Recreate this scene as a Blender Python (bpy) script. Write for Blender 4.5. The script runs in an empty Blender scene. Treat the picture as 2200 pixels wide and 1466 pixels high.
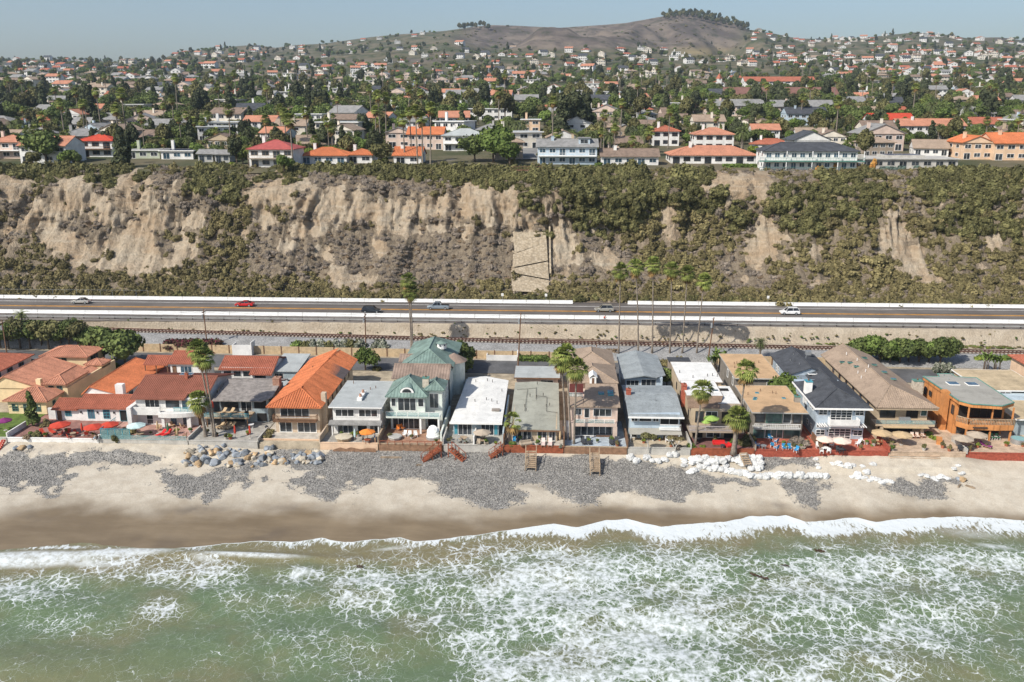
import bpy, math, random
import numpy as np
from mathutils import Vector, Matrix
R_ = math.radians
SC = bpy.context.scene
COL = SC.collection

# ---------------------------------------------------------------- camera, sky, sun, exposure
FPX, PITCH, YAW, CAMZ = 1900.0, R_(15.25), R_(2.5), 60.0
cam_d = bpy.data.cameras.new('camera')
cam_d.sensor_width = 36.0
cam_d.lens = 36.0 * FPX / 2200.0
cam_d.clip_start = 1.0
cam_d.clip_end = 12000.0
cam = bpy.data.objects.new('camera', cam_d)
COL.objects.link(cam)
cam.location = (0, 0, CAMZ)
cam.rotation_euler = (math.pi / 2 - PITCH, 0, YAW)
SC.camera = cam

SUN_EL, SUN_DX, SUN_DY = R_(43.0), 0.73, 0.68          # light travels towards +x, +y
world = bpy.data.worlds.new('World')
SC.world = world
world.use_nodes = True
nt = world.node_tree
nt.nodes.clear()
sky = nt.nodes.new('ShaderNodeTexSky')
sky.sky_type = 'NISHITA'
sky.sun_disc = False
sky.sun_elevation = SUN_EL
sky.sun_rotation = math.atan2(-SUN_DX, -SUN_DY)
sky.altitude = 60
sky.air_density = 1.0
sky.dust_density = 2.0
sky.ozone_density = 2.8
bg = nt.nodes.new('ShaderNodeBackground')
bg.inputs[1].default_value = 0.115
wo = nt.nodes.new('ShaderNodeOutputWorld')
nt.links.new(sky.outputs[0], bg.inputs[0])
nt.links.new(bg.outputs[0], wo.inputs[0])
sun_d = bpy.data.lights.new('sun', 'SUN')
sun_d.energy = 4.6
sun_d.angle = R_(0.53)
sun_d.color = (1.0, 0.95, 0.87)
sun = bpy.data.objects.new('sun', sun_d)
COL.objects.link(sun)
n_ = math.hypot(SUN_DX, SUN_DY)
sv = Vector((SUN_DX / n_ * math.cos(SUN_EL), SUN_DY / n_ * math.cos(SUN_EL), -math.sin(SUN_EL)))
sun.rotation_euler = sv.to_track_quat('-Z', 'Y').to_euler()
sun.location = (-100, -100, 300)
vs = SC.view_settings
vs.view_transform = 'Standard'
vs.look = 'None'
vs.exposure = 0.23
vs.gamma = 1.0
vs.use_curve_mapping = False
SC.cycles.volume_step_rate = 4
SC.cycles.max_bounces = 6
SC.cycles.volume_bounces = 0
SC.cycles.use_denoising = True

# ---------------------------------------------------------------- survey helpers (photo pixel <-> place)
_F = (-math.sin(YAW) * math.cos(PITCH), math.cos(YAW) * math.cos(PITCH), -math.sin(PITCH))
_R = (math.cos(YAW), math.sin(YAW), 0.0)
_U = (_R[1]*_F[2]-_R[2]*_F[1], _R[2]*_F[0]-_R[0]*_F[2], _R[0]*_F[1]-_R[1]*_F[0])
def ray(px, py):
    a = (px - 1100) / FPX; b = -(py - 733) / FPX
    return [_F[i] + _R[i]*a + _U[i]*b for i in range(3)]
def G(px, py, z):
    d = ray(px, py); t = (z - CAMZ) / d[2]
    return (d[0]*t, d[1]*t)
def PR(X, Y, Z):
    c = X*_F[0] + Y*_F[1] + (Z-CAMZ)*_F[2]
    return (1100 + FPX*(X*_R[0]+Y*_R[1])/c, 733 - FPX*(X*_U[0]+Y*_U[1]+(Z-CAMZ)*_U[2])/c)

# ---------------------------------------------------------------- noise
def _h(ix, iy, s):
    n = (ix.astype(np.int64)*374761393 + iy.astype(np.int64)*668265263 + s*1442695041) & 0x7fffffff
    n = ((n ^ (n >> 13)) * 1274126177) & 0x7fffffff
    return ((n ^ (n >> 16)) & 0xffff) / 65535.0
def vn(x, y, s=0):
    x = np.asarray(x, float); y = np.asarray(y, float)
    ix = np.floor(x); iy = np.floor(y)
    fx = x-ix; fy = y-iy
    fx = fx*fx*(3-2*fx); fy = fy*fy*(3-2*fy)
    a = _h(ix, iy, s); b = _h(ix+1, iy, s); c = _h(ix, iy+1, s); d = _h(ix+1, iy+1, s)
    return (a*(1-fx)+b*fx)*(1-fy) + (c*(1-fx)+d*fx)*fy
def fbm(x, y, s=0, o=4):
    t = 0; a = 0.5; n = 0
    for k in range(o):
        t = t + a*vn(np.asarray(x)*2**k, np.asarray(y)*2**k, s+k*17); n += a; a *= 0.5
    return t/n
def sstep(a, b, x):
    t = np.clip((x-a)/(b-a), 0, 1)
    return t*t*(3-2*t)
def inpoly(px, py, poly):
    r = np.zeros(px.shape, bool)
    n = len(poly)
    for i in range(n):
        x1, y1 = poly[i]; x2, y2 = poly[(i+1) % n]
        if y1 == y2: continue
        c = ((y1 > py) != (y2 > py)) & (px < (x2-x1)*(py-y1)/(y2-y1)+x1)
        r ^= c
    return r

# ---------------------------------------------------------------- mesh helpers
class MB:
    def __init__(s):
        s.v = []; s.f = []; s.m = []
    def poly(s, pts, mi=0):
        b = len(s.v); s.v += [tuple(p) for p in pts]; s.f.append(tuple(range(b, b+len(pts)))); s.m.append(mi); return s
    def box(s, x0, x1, y0, y1, z0, z1, mi=0):
        b = len(s.v)
        s.v += [(x0,y0,z0),(x1,y0,z0),(x1,y1,z0),(x0,y1,z0),(x0,y0,z1),(x1,y0,z1),(x1,y1,z1),(x0,y1,z1)]
        for q in ((0,3,2,1),(4,5,6,7),(0,1,5,4),(1,2,6,5),(2,3,7,6),(3,0,4,7)):
            s.f.append(tuple(b+i for i in q)); s.m.append(mi)
        return s
    def prism(s, pts, z0, z1, mi=0):
        n = len(pts); b = len(s.v)
        s.v += [(p[0], p[1], z0) for p in pts] + [(p[0], p[1], z1) for p in pts]
        s.f.append(tuple(b+i for i in reversed(range(n)))); s.f.append(tuple(b+n+i for i in range(n)))
        for i in range(n):
            j = (i+1) % n; s.f.append((b+i, b+j, b+n+j, b+n+i))
        s.m += [mi]*(n+2); return s
    def slab(s, pts, th, mi=0):                       # any planar polygon given thickness downwards
        n = len(pts); b = len(s.v)
        s.v += [tuple(p) for p in pts] + [(p[0], p[1], p[2]-th) for p in pts]
        s.f.append(tuple(b+i for i in range(n))); s.f.append(tuple(b+n+i for i in reversed(range(n))))
        for i in range(n):
            j = (i+1) % n; s.f.append((b+j, b+i, b+n+i, b+n+j))
        s.m += [mi]*(n+2); return s
    def tube(s, pts, rs, n=6, mi=0, cap=True):
        b = len(s.v); k = len(pts)
        for i, p in enumerate(pts):
            p = Vector(p)
            d = (Vector(pts[min(i+1, k-1)]) - Vector(pts[max(i-1, 0)]))
            d = d.normalized() if d.length > 1e-6 else Vector((0,0,1))
            a = d.orthogonal().normalized() if abs(d.z) < 0.99 else Vector((1,0,0))
            c = d.cross(a)
            r = rs[i] if isinstance(rs, (list, tuple)) else rs
            for j in range(n):
                t = 2*math.pi*j/n
                s.v.append(tuple(p + a*(r*math.cos(t)) + c*(r*math.sin(t))))
        for i in range(k-1):
            for j in range(n):
                q = (j+1) % n
                s.f.append((b+i*n+j, b+i*n+q, b+(i+1)*n+q, b+(i+1)*n+j)); s.m.append(mi)
        if cap:
            s.f.append(tuple(b+j for j in reversed(range(n)))); s.f.append(tuple(b+(k-1)*n+j for j in range(n))); s.m += [mi]*2
        return s
    def build(s, name, mats, parent=None, loc=None, smooth=False, rz=0):
        me = bpy.data.meshes.new(name)
        me.from_pydata(s.v, [], s.f)
        if not isinstance(mats, (list, tuple)): mats = [mats]
        for m in mats: me.materials.append(m)
        if len(mats) > 1: me.polygons.foreach_set('material_index', s.m)
        if smooth: me.polygons.foreach_set('use_smooth', [True]*len(s.f))
        me.update()
        return link(name, me, parent, loc, rz)
def link(name, data, parent=None, loc=None, rz=0):
    o = bpy.data.objects.new(name, data); COL.objects.link(o)
    if parent: o.parent = parent
    if loc: o.location = loc
    if rz: o.rotation_euler = (0, 0, rz)
    return o
def tag(o, label=None, cat=None, group=None, kind=None):
    for k, v in (('label', label), ('category', cat), ('group', group), ('kind', kind)):
        if v: o[k] = v
    return o
def thing(name, label, cat, loc=(0,0,0), group=None, rz=0):
    return tag(link(name, None, None, loc, rz), label, cat, group)
_kids = {}
def kids(o):
    return [c for c in o.children]
def tree_of(o):
    return (o, [tree_of(c) for c in o.children])
def copy_tree(t, parent=None):
    o, ch = t
    c = o.copy(); COL.objects.link(c); c.parent = parent
    for q in ch: copy_tree(q, c)
    return c
def place(t, loc, rz=0, sc=1.0, label=None, group=None):
    c = copy_tree(t)
    c.location = loc; c.rotation_euler = (0, 0, rz)
    c.scale = (sc, sc, sc) if not isinstance(sc, (tuple, list)) else sc
    if label: c['label'] = label
    if group: c['group'] = group
    return c
def grid_mesh(name, X, Y, Z, mat, attrs=None, smooth=True):
    n, m = X.shape
    me = bpy.data.meshes.new(name)
    co = np.stack([X, Y, Z], -1).reshape(-1, 3)
    i = np.arange(n*m).reshape(n, m)
    q = np.stack([i[:-1,:-1], i[:-1,1:], i[1:,1:], i[1:,:-1]], -1).reshape(-1, 4)
    a, b, c = co[q[0,0]], co[q[0,1]], co[q[0,2]]
    if np.cross(b-a, c-a)[2] < 0: q = q[:, ::-1]
    raw_mesh(me, co, q)
    if smooth: me.polygons.foreach_set('use_smooth', np.ones(len(q), bool))
    for k, v in (attrs or {}).items():
        at = me.attributes.new(k, 'FLOAT', 'POINT'); at.data.foreach_set('value', np.ascontiguousarray(v, dtype=np.float32).ravel())
    me.materials.append(mat); me.update()
    return link(name, me)
def raw_mesh(me, co, q):
    k = q.shape[1]
    me.vertices.add(len(co)); me.vertices.foreach_set('co', np.ascontiguousarray(co, dtype=np.float32).ravel())
    me.loops.add(q.size); me.loops.foreach_set('vertex_index', np.ascontiguousarray(q, dtype=np.int32).ravel())
    me.polygons.add(len(q)); me.polygons.foreach_set('loop_start', np.arange(0, q.size, k, dtype=np.int32))
    me.polygons.foreach_set('loop_total', np.full(len(q), k, dtype=np.int32))
    me.update(calc_edges=True)

# ---------------------------------------------------------------- materials
_M = {}
class NT:
    def __init__(s, name):
        s.m = bpy.data.materials.new(name); s.m.use_nodes = True; s.t = s.m.node_tree
        s.b = s.t.nodes['Principled BSDF']
        s.tc = None
    def n(s, typ, **kw):
        x = s.t.nodes.new(typ)
        for k, v in kw.items(): setattr(x, k, v)
        return x
    def l(s, a, b): s.t.links.new(a, b)
    def setin(s, node, i, v):
        if hasattr(v, 'is_output') or isinstance(v, bpy.types.NodeSocket): s.l(v, node.inputs[i])
        else: node.inputs[i].default_value = v
    def obj(s):
        if not s.tc: s.tc = s.n('ShaderNodeTexCoord')
        return s.tc.outputs['Object']
    def noise(s, scale, detail=3, rough=.55, vec=None, dist=0):
        x = s.n('ShaderNodeTexNoise'); s.l(vec or s.obj(), x.inputs['Vector'])
        x.inputs['Scale'].default_value = scale; x.inputs['Detail'].default_value = detail; x.inputs['Roughness'].default_value = rough; x.inputs['Distortion'].default_value = dist
        return x.outputs['Fac']
    def vor(s, scale, feat='F1', vec=None, rnd=1.0):
        x = s.n('ShaderNodeTexVoronoi', feature=feat); s.l(vec or s.obj(), x.inputs['Vector'])
        x.inputs['Scale'].default_value = scale; x.inputs['Randomness'].default_value = rnd
        return x
    def math(s, op, a, b=0.0, c=0.0, clamp=False):
        x = s.n('ShaderNodeMath', operation=op, use_clamp=clamp)
        s.setin(x, 0, a); s.setin(x, 1, b); s.setin(x, 2, c)
        return x.outputs[0]
    def ramp(s, f, a, b, lo=0.0, hi=1.0):
        x = s.n('ShaderNodeMapRange', interpolation_type='SMOOTHSTEP')
        s.setin(x, 0, f); s.setin(x, 1, a); s.setin(x, 2, b); s.setin(x, 3, lo); s.setin(x, 4, hi)
        return x.outputs[0]
    def mix(s, f, a, b):
        x = s.n('ShaderNodeMix', data_type='RGBA')
        s.setin(x, 0, f)
        for i, v in ((6, a), (7, b)):
            s.setin(x, i, v if not isinstance(v, tuple) else (v + (1,))[:4])
        return x.outputs[2]
    def scl(s, col, f):
        x = s.n('ShaderNodeVectorMath', operation='SCALE'); s.setin(x, 0, col if not isinstance(col, tuple) else col[:3]); s.setin(x, 3, f)
        return x.outputs[0]
    def attr(s, name):
        x = s.n('ShaderNodeAttribute', attribute_name=name); return x.outputs['Fac']
    def mapping(s, scale=(1,1,1), rot=(0,0,0), vec=None):
        x = s.n('ShaderNodeMapping'); s.l(vec or s.obj(), x.inputs[0]); x.inputs['Scale'].default_value = scale; x.inputs['Rotation'].default_value = rot
        return x.outputs[0]
    def bump(s, h, strength=.4, dist=.05):
        x = s.n('ShaderNodeBump'); s.l(h, x.inputs['Height']); x.inputs['Strength'].default_value = strength; x.inputs['Distance'].default_value = dist
        s.l(x.outputs[0], s.b.inputs['Normal'])
    def out(s, col=None, rough=None, spec=None, metal=None):
        if col is not None: s.setin(s.b, 'Base Color', col if not isinstance(col, tuple) else (col + (1,))[:4])
        if rough is not None: s.setin(s.b, 'Roughness', rough)
        if spec is not None: s.b.inputs['Specular IOR Level'].default_value = spec
        if metal is not None: s.b.inputs['Metallic'].default_value = metal
        return s.m
def mat(name, rgb, rough=.7, var=.18, scale=1.2, bump=0.0, bscale=8.0, spec=.3, metal=0, rand=0.0, fine=0.0, stain=0.0, speck=0.0):
    if name in _M: return _M[name]
    k = NT(name)
    c = rgb
    if var:
        c = k.scl(rgb, k.ramp(k.noise(scale, 4), .3, .7, 1-var, 1+var))
    if fine:
        c = k.scl(c, k.ramp(k.noise(scale*9, 2), .25, .75, 1-fine, 1+fine))
    if stain:
        c = k.scl(c, k.ramp(k.noise(scale*1.7, 6, .72), .50, .68, 1.0, 1-stain)); c = k.scl(c, k.ramp(k.noise(scale*.6, 5, .7, vec=k.mapping((3, .6, 1))), .52, .70, 1.0, 1-stain*.7))
    if speck:
        c = k.mix(k.math('MULTIPLY', k.ramp(k.noise(3.4, 3, .7), .66, .70), k.ramp(k.noise(.5, 3), .42, .55)), c, (.10, .09, .075))
    if rand:
        oi = k.n('ShaderNodeObjectInfo'); c = k.scl(c, k.ramp(oi.outputs['Random'], 0, 1, 1-rand, 1+rand))
    if bump: k.bump(k.noise(bscale, 3), bump, .05)
    _M[name] = k.out(c, rough, spec, metal)
    return _M[name]
# ================================================================ SETTING: sea, beach, road, railway, bluff, town ground
PATIO = 5.0
SHORE = [(-600,1188),(0,1184),(90,1176),(180,1166),(250,1176),(330,1182),(400,1178),(480,1168),(560,1163),(640,1164),(690,1156),(740,1166),(800,1160),(860,1155),(890,1164),(960,1158),(1040,1148),(1100,1138),(1190,1125),(1240,1133),(1300,1118),(1350,1116),(1420,1132),(1500,1125),(1560,1122),(1610,1110),(1690,1108),(1730,1122),(1780,1118),(1840,1112),(1880,1122),(1930,1116),(2060,1110),(2130,1113),(2200,1119),(2800,1110)]
_sx = np.array([G(a, b, .35)[0] for a, b in SHORE]); _sy = np.array([G(a, b, .35)[1] for a, b in SHORE])
def shoreY(x):
    x = np.asarray(x, float)
    return np.interp(x, _sx, _sy) + .25*(fbm(x*.7, x*0, 3)-.5)*2
def wallY(x): return np.interp(x, [-400, 400], [135.0, 136.5])

# ---- sea
def m_sea():
    k = NT('sea_water')
    f = k.attr('foam'); st = k.attr('streak'); br = k.attr('silt')
    pos = k.obj()
    def warp(a, b):
        w = k.n('ShaderNodeTexNoise'); k.l(pos, w.inputs['Vector']); w.inputs['Scale'].default_value = a; w.inputs['Detail'].default_value = 4
        sub = k.n('ShaderNodeVectorMath', operation='SUBTRACT'); k.l(w.outputs['Color'], sub.inputs[0]); sub.inputs[1].default_value = (.5, .5, .5)
        sc = k.n('ShaderNodeVectorMath', operation='SCALE'); k.l(sub.outputs[0], sc.inputs[0]); sc.inputs[3].default_value = b
        ad = k.n('ShaderNodeVectorMath', operation='ADD'); k.l(pos, ad.inputs[0]); k.l(sc.outputs[0], ad.inputs[1])
        return ad.outputs[0]
    w1 = warp(.45, 2.6); w2 = warp(1.1, 1.2)
    flat1 = k.mapping((1.0, .8, 0), vec=w1); flat2 = k.mapping((1, .75, 0), rot=(0, 0, .5), vec=w2)
    thick = k.math('MULTIPLY', k.math('MULTIPLY', f, k.ramp(k.noise(.22, 5, .6), .30, .70, .15, 1.7)), .16)
    def ridge(sc, vec, dt=5, rg=.6): return k.math('ABSOLUTE', k.math('SUBTRACT', k.noise(sc, dt, rg, vec=vec), .5))
    w3 = warp(.9, 1.5); w4 = warp(2.2, .55)
    e1 = ridge(.6, flat1, 2, .5); e2 = ridge(1.5, flat2, 3, .55)
    v1 = k.vor(.62, 'DISTANCE_TO_EDGE', k.mapping((1, .85, 0), rot=(0, 0, .4), vec=w3)).outputs['Distance']; v2 = k.vor(1.35, 'DISTANCE_TO_EDGE', k.mapping((1, .8, 0), vec=w4)).outputs['Distance']
    a1 = k.ramp(e1, k.math('MULTIPLY', thick, .75), k.math('MULTIPLY', thick, .12), 0.0, 1.0)
    a2 = k.ramp(e2, k.math('MULTIPLY', thick, .6), k.math('MULTIPLY', thick, .08), 0.0, .8)
    a3 = k.math('MAXIMUM', k.ramp(v1, k.math('MULTIPLY', thick, 2.6), k.math('MULTIPLY', thick, .5), 0.0, 1.0), k.ramp(v2, k.math('MULTIPLY', thick, 1.9), k.math('MULTIPLY', thick, .2), 0.0, .75))
    bl = k.ramp(k.noise(.42, 6, .72, vec=w1), k.math('SUBTRACT', .76, k.math('MULTIPLY', f, .22)), k.math('SUBTRACT', .92, k.math('MULTIPLY', f, .22)), 0, .8)
    a1 = k.math('MAXIMUM', k.math('MAXIMUM', a1, a3), bl)
    brk = k.ramp(k.noise(1.5, 4, .65), .34, .58, .35, 1.0)
    web = k.math('MULTIPLY', k.math('MAXIMUM', a1, k.math('MULTIPLY', a2, k.ramp(f, .1, .5))), brk)
    sv_ = k.mapping((2.3, .42, 0), rot=(0, 0, -.25), vec=w2)
    sn = k.noise(1.1, 6, .68, vec=sv_)
    sf = k.ramp(sn, k.math('SUBTRACT', .80, k.math('MULTIPLY', st, .55)), k.math('SUBTRACT', .92, k.math('MULTIPLY', st, .55)), 0, 1)
    solid = k.ramp(k.attr('white'), .35, .9, 0, 1)
    solid = k.math('MULTIPLY', solid, k.ramp(k.noise(1.3, 6, .72, vec=w2), .28, .62, .25, 1.0))
    lace = k.ramp(k.noise(5.5, 4, .65, vec=w1), .68, .76, 0, .4)
    lace = k.math('MULTIPLY', lace, k.ramp(k.noise(.16, 3), .45, .62, 0, 1))
    foam = k.math('MAXIMUM', k.math('MAXIMUM', web, lace), k.math('MAXIMUM', k.math('MULTIPLY', sf, k.ramp(st, .03, .25)), solid), clamp=True)
    silt = k.math('MULTIPLY', br, 1.0)
    silt = k.math('ADD', silt, k.ramp(k.noise(.09, 4, .6, vec=w1), .42, .70, 0, .55), clamp=True)
    col = k.mix(silt, (.115, .160, .085), (.180, .158, .085))
    col = k.mix(k.ramp(k.noise(.35, 4, .6, vec=w1), .5, .8, 0, .35), col, (.175, .225, .14))
    col = k.mix(foam, col, (.60, .635, .635))
    h = k.math('ADD', k.math('MULTIPLY', k.noise(.9, 5, .6), .7), k.math('MULTIPLY', foam, .12))
    k.bump(h, .35, .5)
    return k.out(col, k.ramp(foam, 0, .6, .28, .75), .16)
sxs = np.concatenate([np.linspace(-900, -120, 30)[:-1], np.linspace(-120, 110, 640), np.linspace(110, 900, 30)[1:]])
ss = np.concatenate([np.linspace(0, 62, 250), np.geomspace(66, 1000, 24)])
X, S = np.meshgrid(sxs, ss, indexing='ij')
Y = shoreY(X) - S
Zs = .35*np.exp(-S/3.0) + .02
Zs = Zs + np.clip(S/6, 0, 1)*(.22*(fbm(X*.09+Y*.02, Y*.22, 5)-.5)*2 + .08*(fbm(X*.4, Y*.5, 9)-.5)*2)
Zs = Zs + sstep(4, 12, S)*sstep(60, 40, S)*.22*np.sin(S*.55 + 3*fbm(X*.03, S*.05, 6) + X*.02)
px, py = PR(X, np.maximum(Y, 20), Zs)
def gau(cx, cy, rx, ry, rot=0.0):
    c, s_ = math.cos(rot), math.sin(rot)
    dx, dy = px-cx, py-cy
    return np.exp(-(((dx*c+dy*s_)/rx)**2 + ((-dx*s_+dy*c)/ry)**2))
nz = fbm(X*.12, Y*.12, 21)-.5
edge = 885 + (py-1230)*.36 + 160*nz
dens = sstep(-40, 70, px-edge)*.335*sstep(1150, 1225, py)
dens *= 1 - .80*sstep(-80, 90, (px-2010) + (py-1400)*1.4 + 200*nz)
dens = dens*(.55+1.0*sstep(.35, .75, fbm(X*.07, Y*.09, 31)))
for a in [(795,1270,75,55,0,.42),(330,1225,100,22,.05,.30),(250,1215,60,25,0,.35),(60,1265,80,24,-.15,.50),(380,1240,130,20,.1,.28),(650,1240,40,14,0,.55),(440,1250,60,30,.3,.22),(350,1310,40,18,0,.35),(600,1300,120,50,0,.07),(700,1400,160,60,.3,.08),(430,1225,80,30,0,.3),(160,1320,150,50,0,.08)]:
    dens = np.maximum(dens, a[5]*gau(*a[:5]))
dens = np.clip(dens, .015, 1)
white = np.zeros_like(px)
for a in [(60,1205,170,20,-.03,1.15),(250,1192,150,12,-.06,1.1),(200,1212,120,14,0,.75),(540,1196,150,8,.04,.95),(440,1202,60,12,.2,.7),(650,1232,36,9,.0,.8),(850,1178,80,7,-.1,.7),(1390,1148,70,16,.1,.62),(1700,1126,80,12,.05,.62),(1900,1136,100,12,.1,.5),(2080,1146,140,20,.1,.6),(2140,1175,70,7,.15,.8)]:
    white = np.maximum(white, a[5]*gau(*a[:5]))
on = sstep(330, 420, px)
white = np.maximum(white, 1.1*np.exp(-(S/.24)**2)*on)
streak = on*((.60+.13*sstep(900, 1200, px))*np.exp(-(S/2.9)**2) + .34*np.exp(-((S-2.5)/4.2)**2)*sstep(1050, 1300, px) + .16*np.exp(-((S-6)/6)**2)*sstep(900, 1500, px))*(.8+.45*sstep(.3, .7, fbm(X*.12, S*.25, 25)))
streak = np.maximum(streak, .55*gau(60, 1182, 150, 10) + .5*gau(150, 1175, 80, 8))
silt = np.clip(1.05*np.exp(-((S-3)/4.5)**2)*(1-.3*sstep(1500, 1900, px)) + .5*sstep(1330, 1466, py)*sstep(700, 100, px) + .25*gau(1900, 1440, 250, 40), 0, 1)
Zs = Zs + .55*gau(90, 1200, 260, 16, -.03) + .45*gau(560, 1197, 200, 8, .03) + .35*gau(650, 1228, 60, 12)
SEA = tag(grid_mesh('sea', X, Y, Zs, m_sea(), dict(foam=dens, white=white, streak=streak, silt=silt)), kind='structure')

# ---- beach sheet (sand, wet sand, cobble colours), reaches under the sea and under the house plots
COB = [[(-60,990),(60,975),(200,968),(340,975),(350,998),(230,1010),(150,1018),(140,1040),(60,1058),(-60,1055)],
       [(395,1010),(450,1000),(580,998),(545,1018),(475,1042),(440,1076),(372,1066),(358,1042)],
       [(540,985),(690,964),(1000,962),(1200,975),(1345,985),(1500,1015),(1655,1030),(1570,1046),(1500,1068),(1430,1076),(1350,1062),(1290,1070),(1240,1088),(1205,1062),(1160,1036),(1115,1052),(1105,1080),(1030,1092),(1000,1072),(950,1066),(930,1036),(880,1020),(800,1034),(760,1056),(710,1076),(660,1066),(638,1040),(690,1012),(600,1006)],
       [(1690,1028),(1766,1028),(1770,1076),(1730,1087),(1694,1072)],
       [(1900,1030),(2060,1024),(2050,1050),(1960,1068),(1900,1050)],
       [(1590,980),(1775,984),(1745,1006),(1630,1008)]]
bxs = np.concatenate([np.linspace(-700, -120, 20)[:-1], np.linspace(-120, 110, 700), np.linspace(110, 700, 20)[1:]])
bts = np.concatenate([np.linspace(-.35, 0, 20)[:-1], np.linspace(0, 1, 190), np.array([1.03, 1.6])])
X, T = np.meshgrid(bxs, bts, indexing='ij')
YS = shoreY(X); YW = wallY(X)
Y = YS + T*(YW-YS)
prof = np.interp(T, [-.35, 0, .15, .45, .72, .9, 1.0, 1.6], [-1.6, .32, .75, 1.75, 2.55, 3.25, 3.85, 3.9])
px, py = PR(X, Y, prof)
scarp = sstep(-60, 60, px)*sstep(560, 430, px) + 1.0*sstep(1720, 1800, px)*sstep(2140, 2060, px)*.8
lip = np.where(px < 1000, .885, .80) + .05*(fbm(X*.25, X*0, 51)-.5)
prof = prof + scarp*(.75*sstep(lip-.04, lip+.03, T) - .15) * (T > .5)
prof = prof + (.10*(fbm(X*.35, Y*.35, 41)-.5) + .10*(fbm(X*.12, Y*.12, 43)-.5))*sstep(0, .3, T) + scarp*.35*(fbm(X*.9, Y*.7, 44)-.5)*sstep(.75, .9, T)
prof = np.where(T > 1.01, 3.0, prof)
px, py = PR(X, Y, prof)
nb = fbm(X*.45, Y*.45, 61, 5)-.5; nb2 = fbm(X*.11, Y*.16, 63)-.5
cob = np.zeros_like(px)
for p in COB:
    acc = 0
    for dx, dy in ((0,0),(9,3),(-9,3),(9,-3),(-9,-3),(0,6),(0,-6),(16,0),(-16,0)): acc = acc + inpoly(px+120*nb+70*nb2+dx, py+46*nb+30*nb2+dy, p)
    cob = np.maximum(cob, acc/9.0)
wet = sstep(.50, .16, T + .30*nb2 + .10*nb + np.interp(px, [0, 700, 1100, 1500, 2200], [-.06, 0, .06, .17, .20]))
dark = np.zeros_like(px)
for a in [(430,1095,70,10,-.1,.7),(1100,1092,160,8,0,.45),(1360,1098,140,7,0,.6),(1000,1030,60,30,0,.4),(60,1110,50,14,.2,.5),(2080,980,70,14,.1,.5),(1700,1088,90,6,.1,.5),(560,1150,90,14,-.1,.55),(330,1165,110,16,0,.4),(1980,1068,60,14,0,.4),(640,1090,60,8,0,.4),(1130,1040,50,12,.2,.5)]:
    dark = np.maximum(dark, a[5]*gau(*a[:5])*sstep(-.25, .2, nb))
def m_beach():
    k = NT('beach_sand')
    cb, wt, dk = k.attr('cob'), k.attr('wet'), k.attr('dark')
    n1 = k.noise(.5, 5, .65); n2 = k.noise(7, 3, .6)
    dry = k.mix(k.ramp(n1, .3, .7), (.415, .362, .285), (.50, .45, .365))
    dry = k.scl(dry, k.ramp(n2, .3, .7, .88, 1.1))
    w_ = k.mix(k.ramp(k.noise(.22, 5, .6, vec=k.mapping((.4, 1.6, 1))), .35, .7), (.160, .120, .074), (.215, .165, .105))
    col = k.mix(wt, dry, w_)
    col = k.mix(dk, col, (.10, .08, .062))
    v = k.vor(6.5, 'F1'); sep = k.n('ShaderNodeSeparateColor'); k.l(v.outputs['Color'], sep.inputs[0])
    st = k.mix(k.ramp(sep.outputs[0], .2, .95), (.195, .187, .172), (.37, .352, .322))
    st = k.scl(st, k.ramp(v.outputs['Distance'], .25, .75, 1.0, .68))  # darkens each cobble towards its rim: shade of the gaps painted in
    st = k.scl(st, k.ramp(n1, .3, .7, .8, 1.15))
    cm = k.ramp(k.math('ADD', cb, k.math('MULTIPLY', k.math('SUBTRACT', k.noise(1.6, 6, .75), .5), 2.2)), .30, .80)
    col = k.mix(cm, col, st)
    hh = k.math('ADD', k.math('MULTIPLY', k.math('MULTIPLY', k.math('SUBTRACT', 1.0, v.outputs['Distance']), cm), 1.2), k.math('MULTIPLY', k.noise(2.2, 4, .65), k.math('SUBTRACT', 1.0, k.math('MULTIPLY', wt, .9))))
    k.bump(hh, .4, .12)
    return k.out(col, k.math('SUBTRACT', .9, k.math('MULTIPLY', wt, .42)), .25)
tag(grid_mesh('beach', X, Y, prof, m_beach(), dict(cob=cob, wet=wet, dark=dark)), kind='structure')
BEACH = (bxs, X, Y, prof)
def beachZ(x, y):
    i = int(np.argmin(np.abs(bxs-x))); return float(np.interp(y, Y_B[i], Z_B[i]))
Y_B, Z_B = Y.copy(), prof.copy()

# loose cobbles lying on the cobble patches: too many to count, one mesh
rng = np.random.default_rng(5)
ii = np.argwhere((cob > rng.uniform(.15, .95, cob.shape)) & (np.abs(X) < 115))
sel = ii[rng.integers(0, len(ii), 26000)]
cx_ = X[sel[:,0], sel[:,1]] + rng.normal(0, .25, len(sel)); cy_ = Y[sel[:,0], sel[:,1]] + rng.normal(0, .15, len(sel)); cz_ = prof[sel[:,0], sel[:,1]]
oc = np.array([(1,0,0),(0,1,0),(-1,0,0),(0,-1,0),(0,0,1),(0,0,-1)], float)
of = np.array([(0,1,4),(1,2,4),(2,3,4),(3,0,4),(1,0,5),(2,1,5),(3,2,5),(0,3,5)])
r = rng.uniform(.04, .13, len(sel)); ang = rng.uniform(0, 6.28, len(sel))
ex = np.stack([r*rng.uniform(.8, 1.5, len(sel)), r, r*rng.uniform(.45, .8, len(sel))], -1)
vv = oc[None]*ex[:,None,:]
ca, sa = np.cos(ang)[:,None], np.sin(ang)[:,None]
co = np.stack([vv[...,0]*ca-vv[...,1]*sa, vv[...,0]*sa+vv[...,1]*ca, vv[...,2]], -1) + np.stack([cx_, cy_, cz_+r*.3], -1)[:,None,:]
me = bpy.data.meshes.new('cobbles'); raw_mesh(me, co.reshape(-1,3), (of[None]+6*np.arange(len(sel))[:,None,None]).reshape(-1,3))
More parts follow.
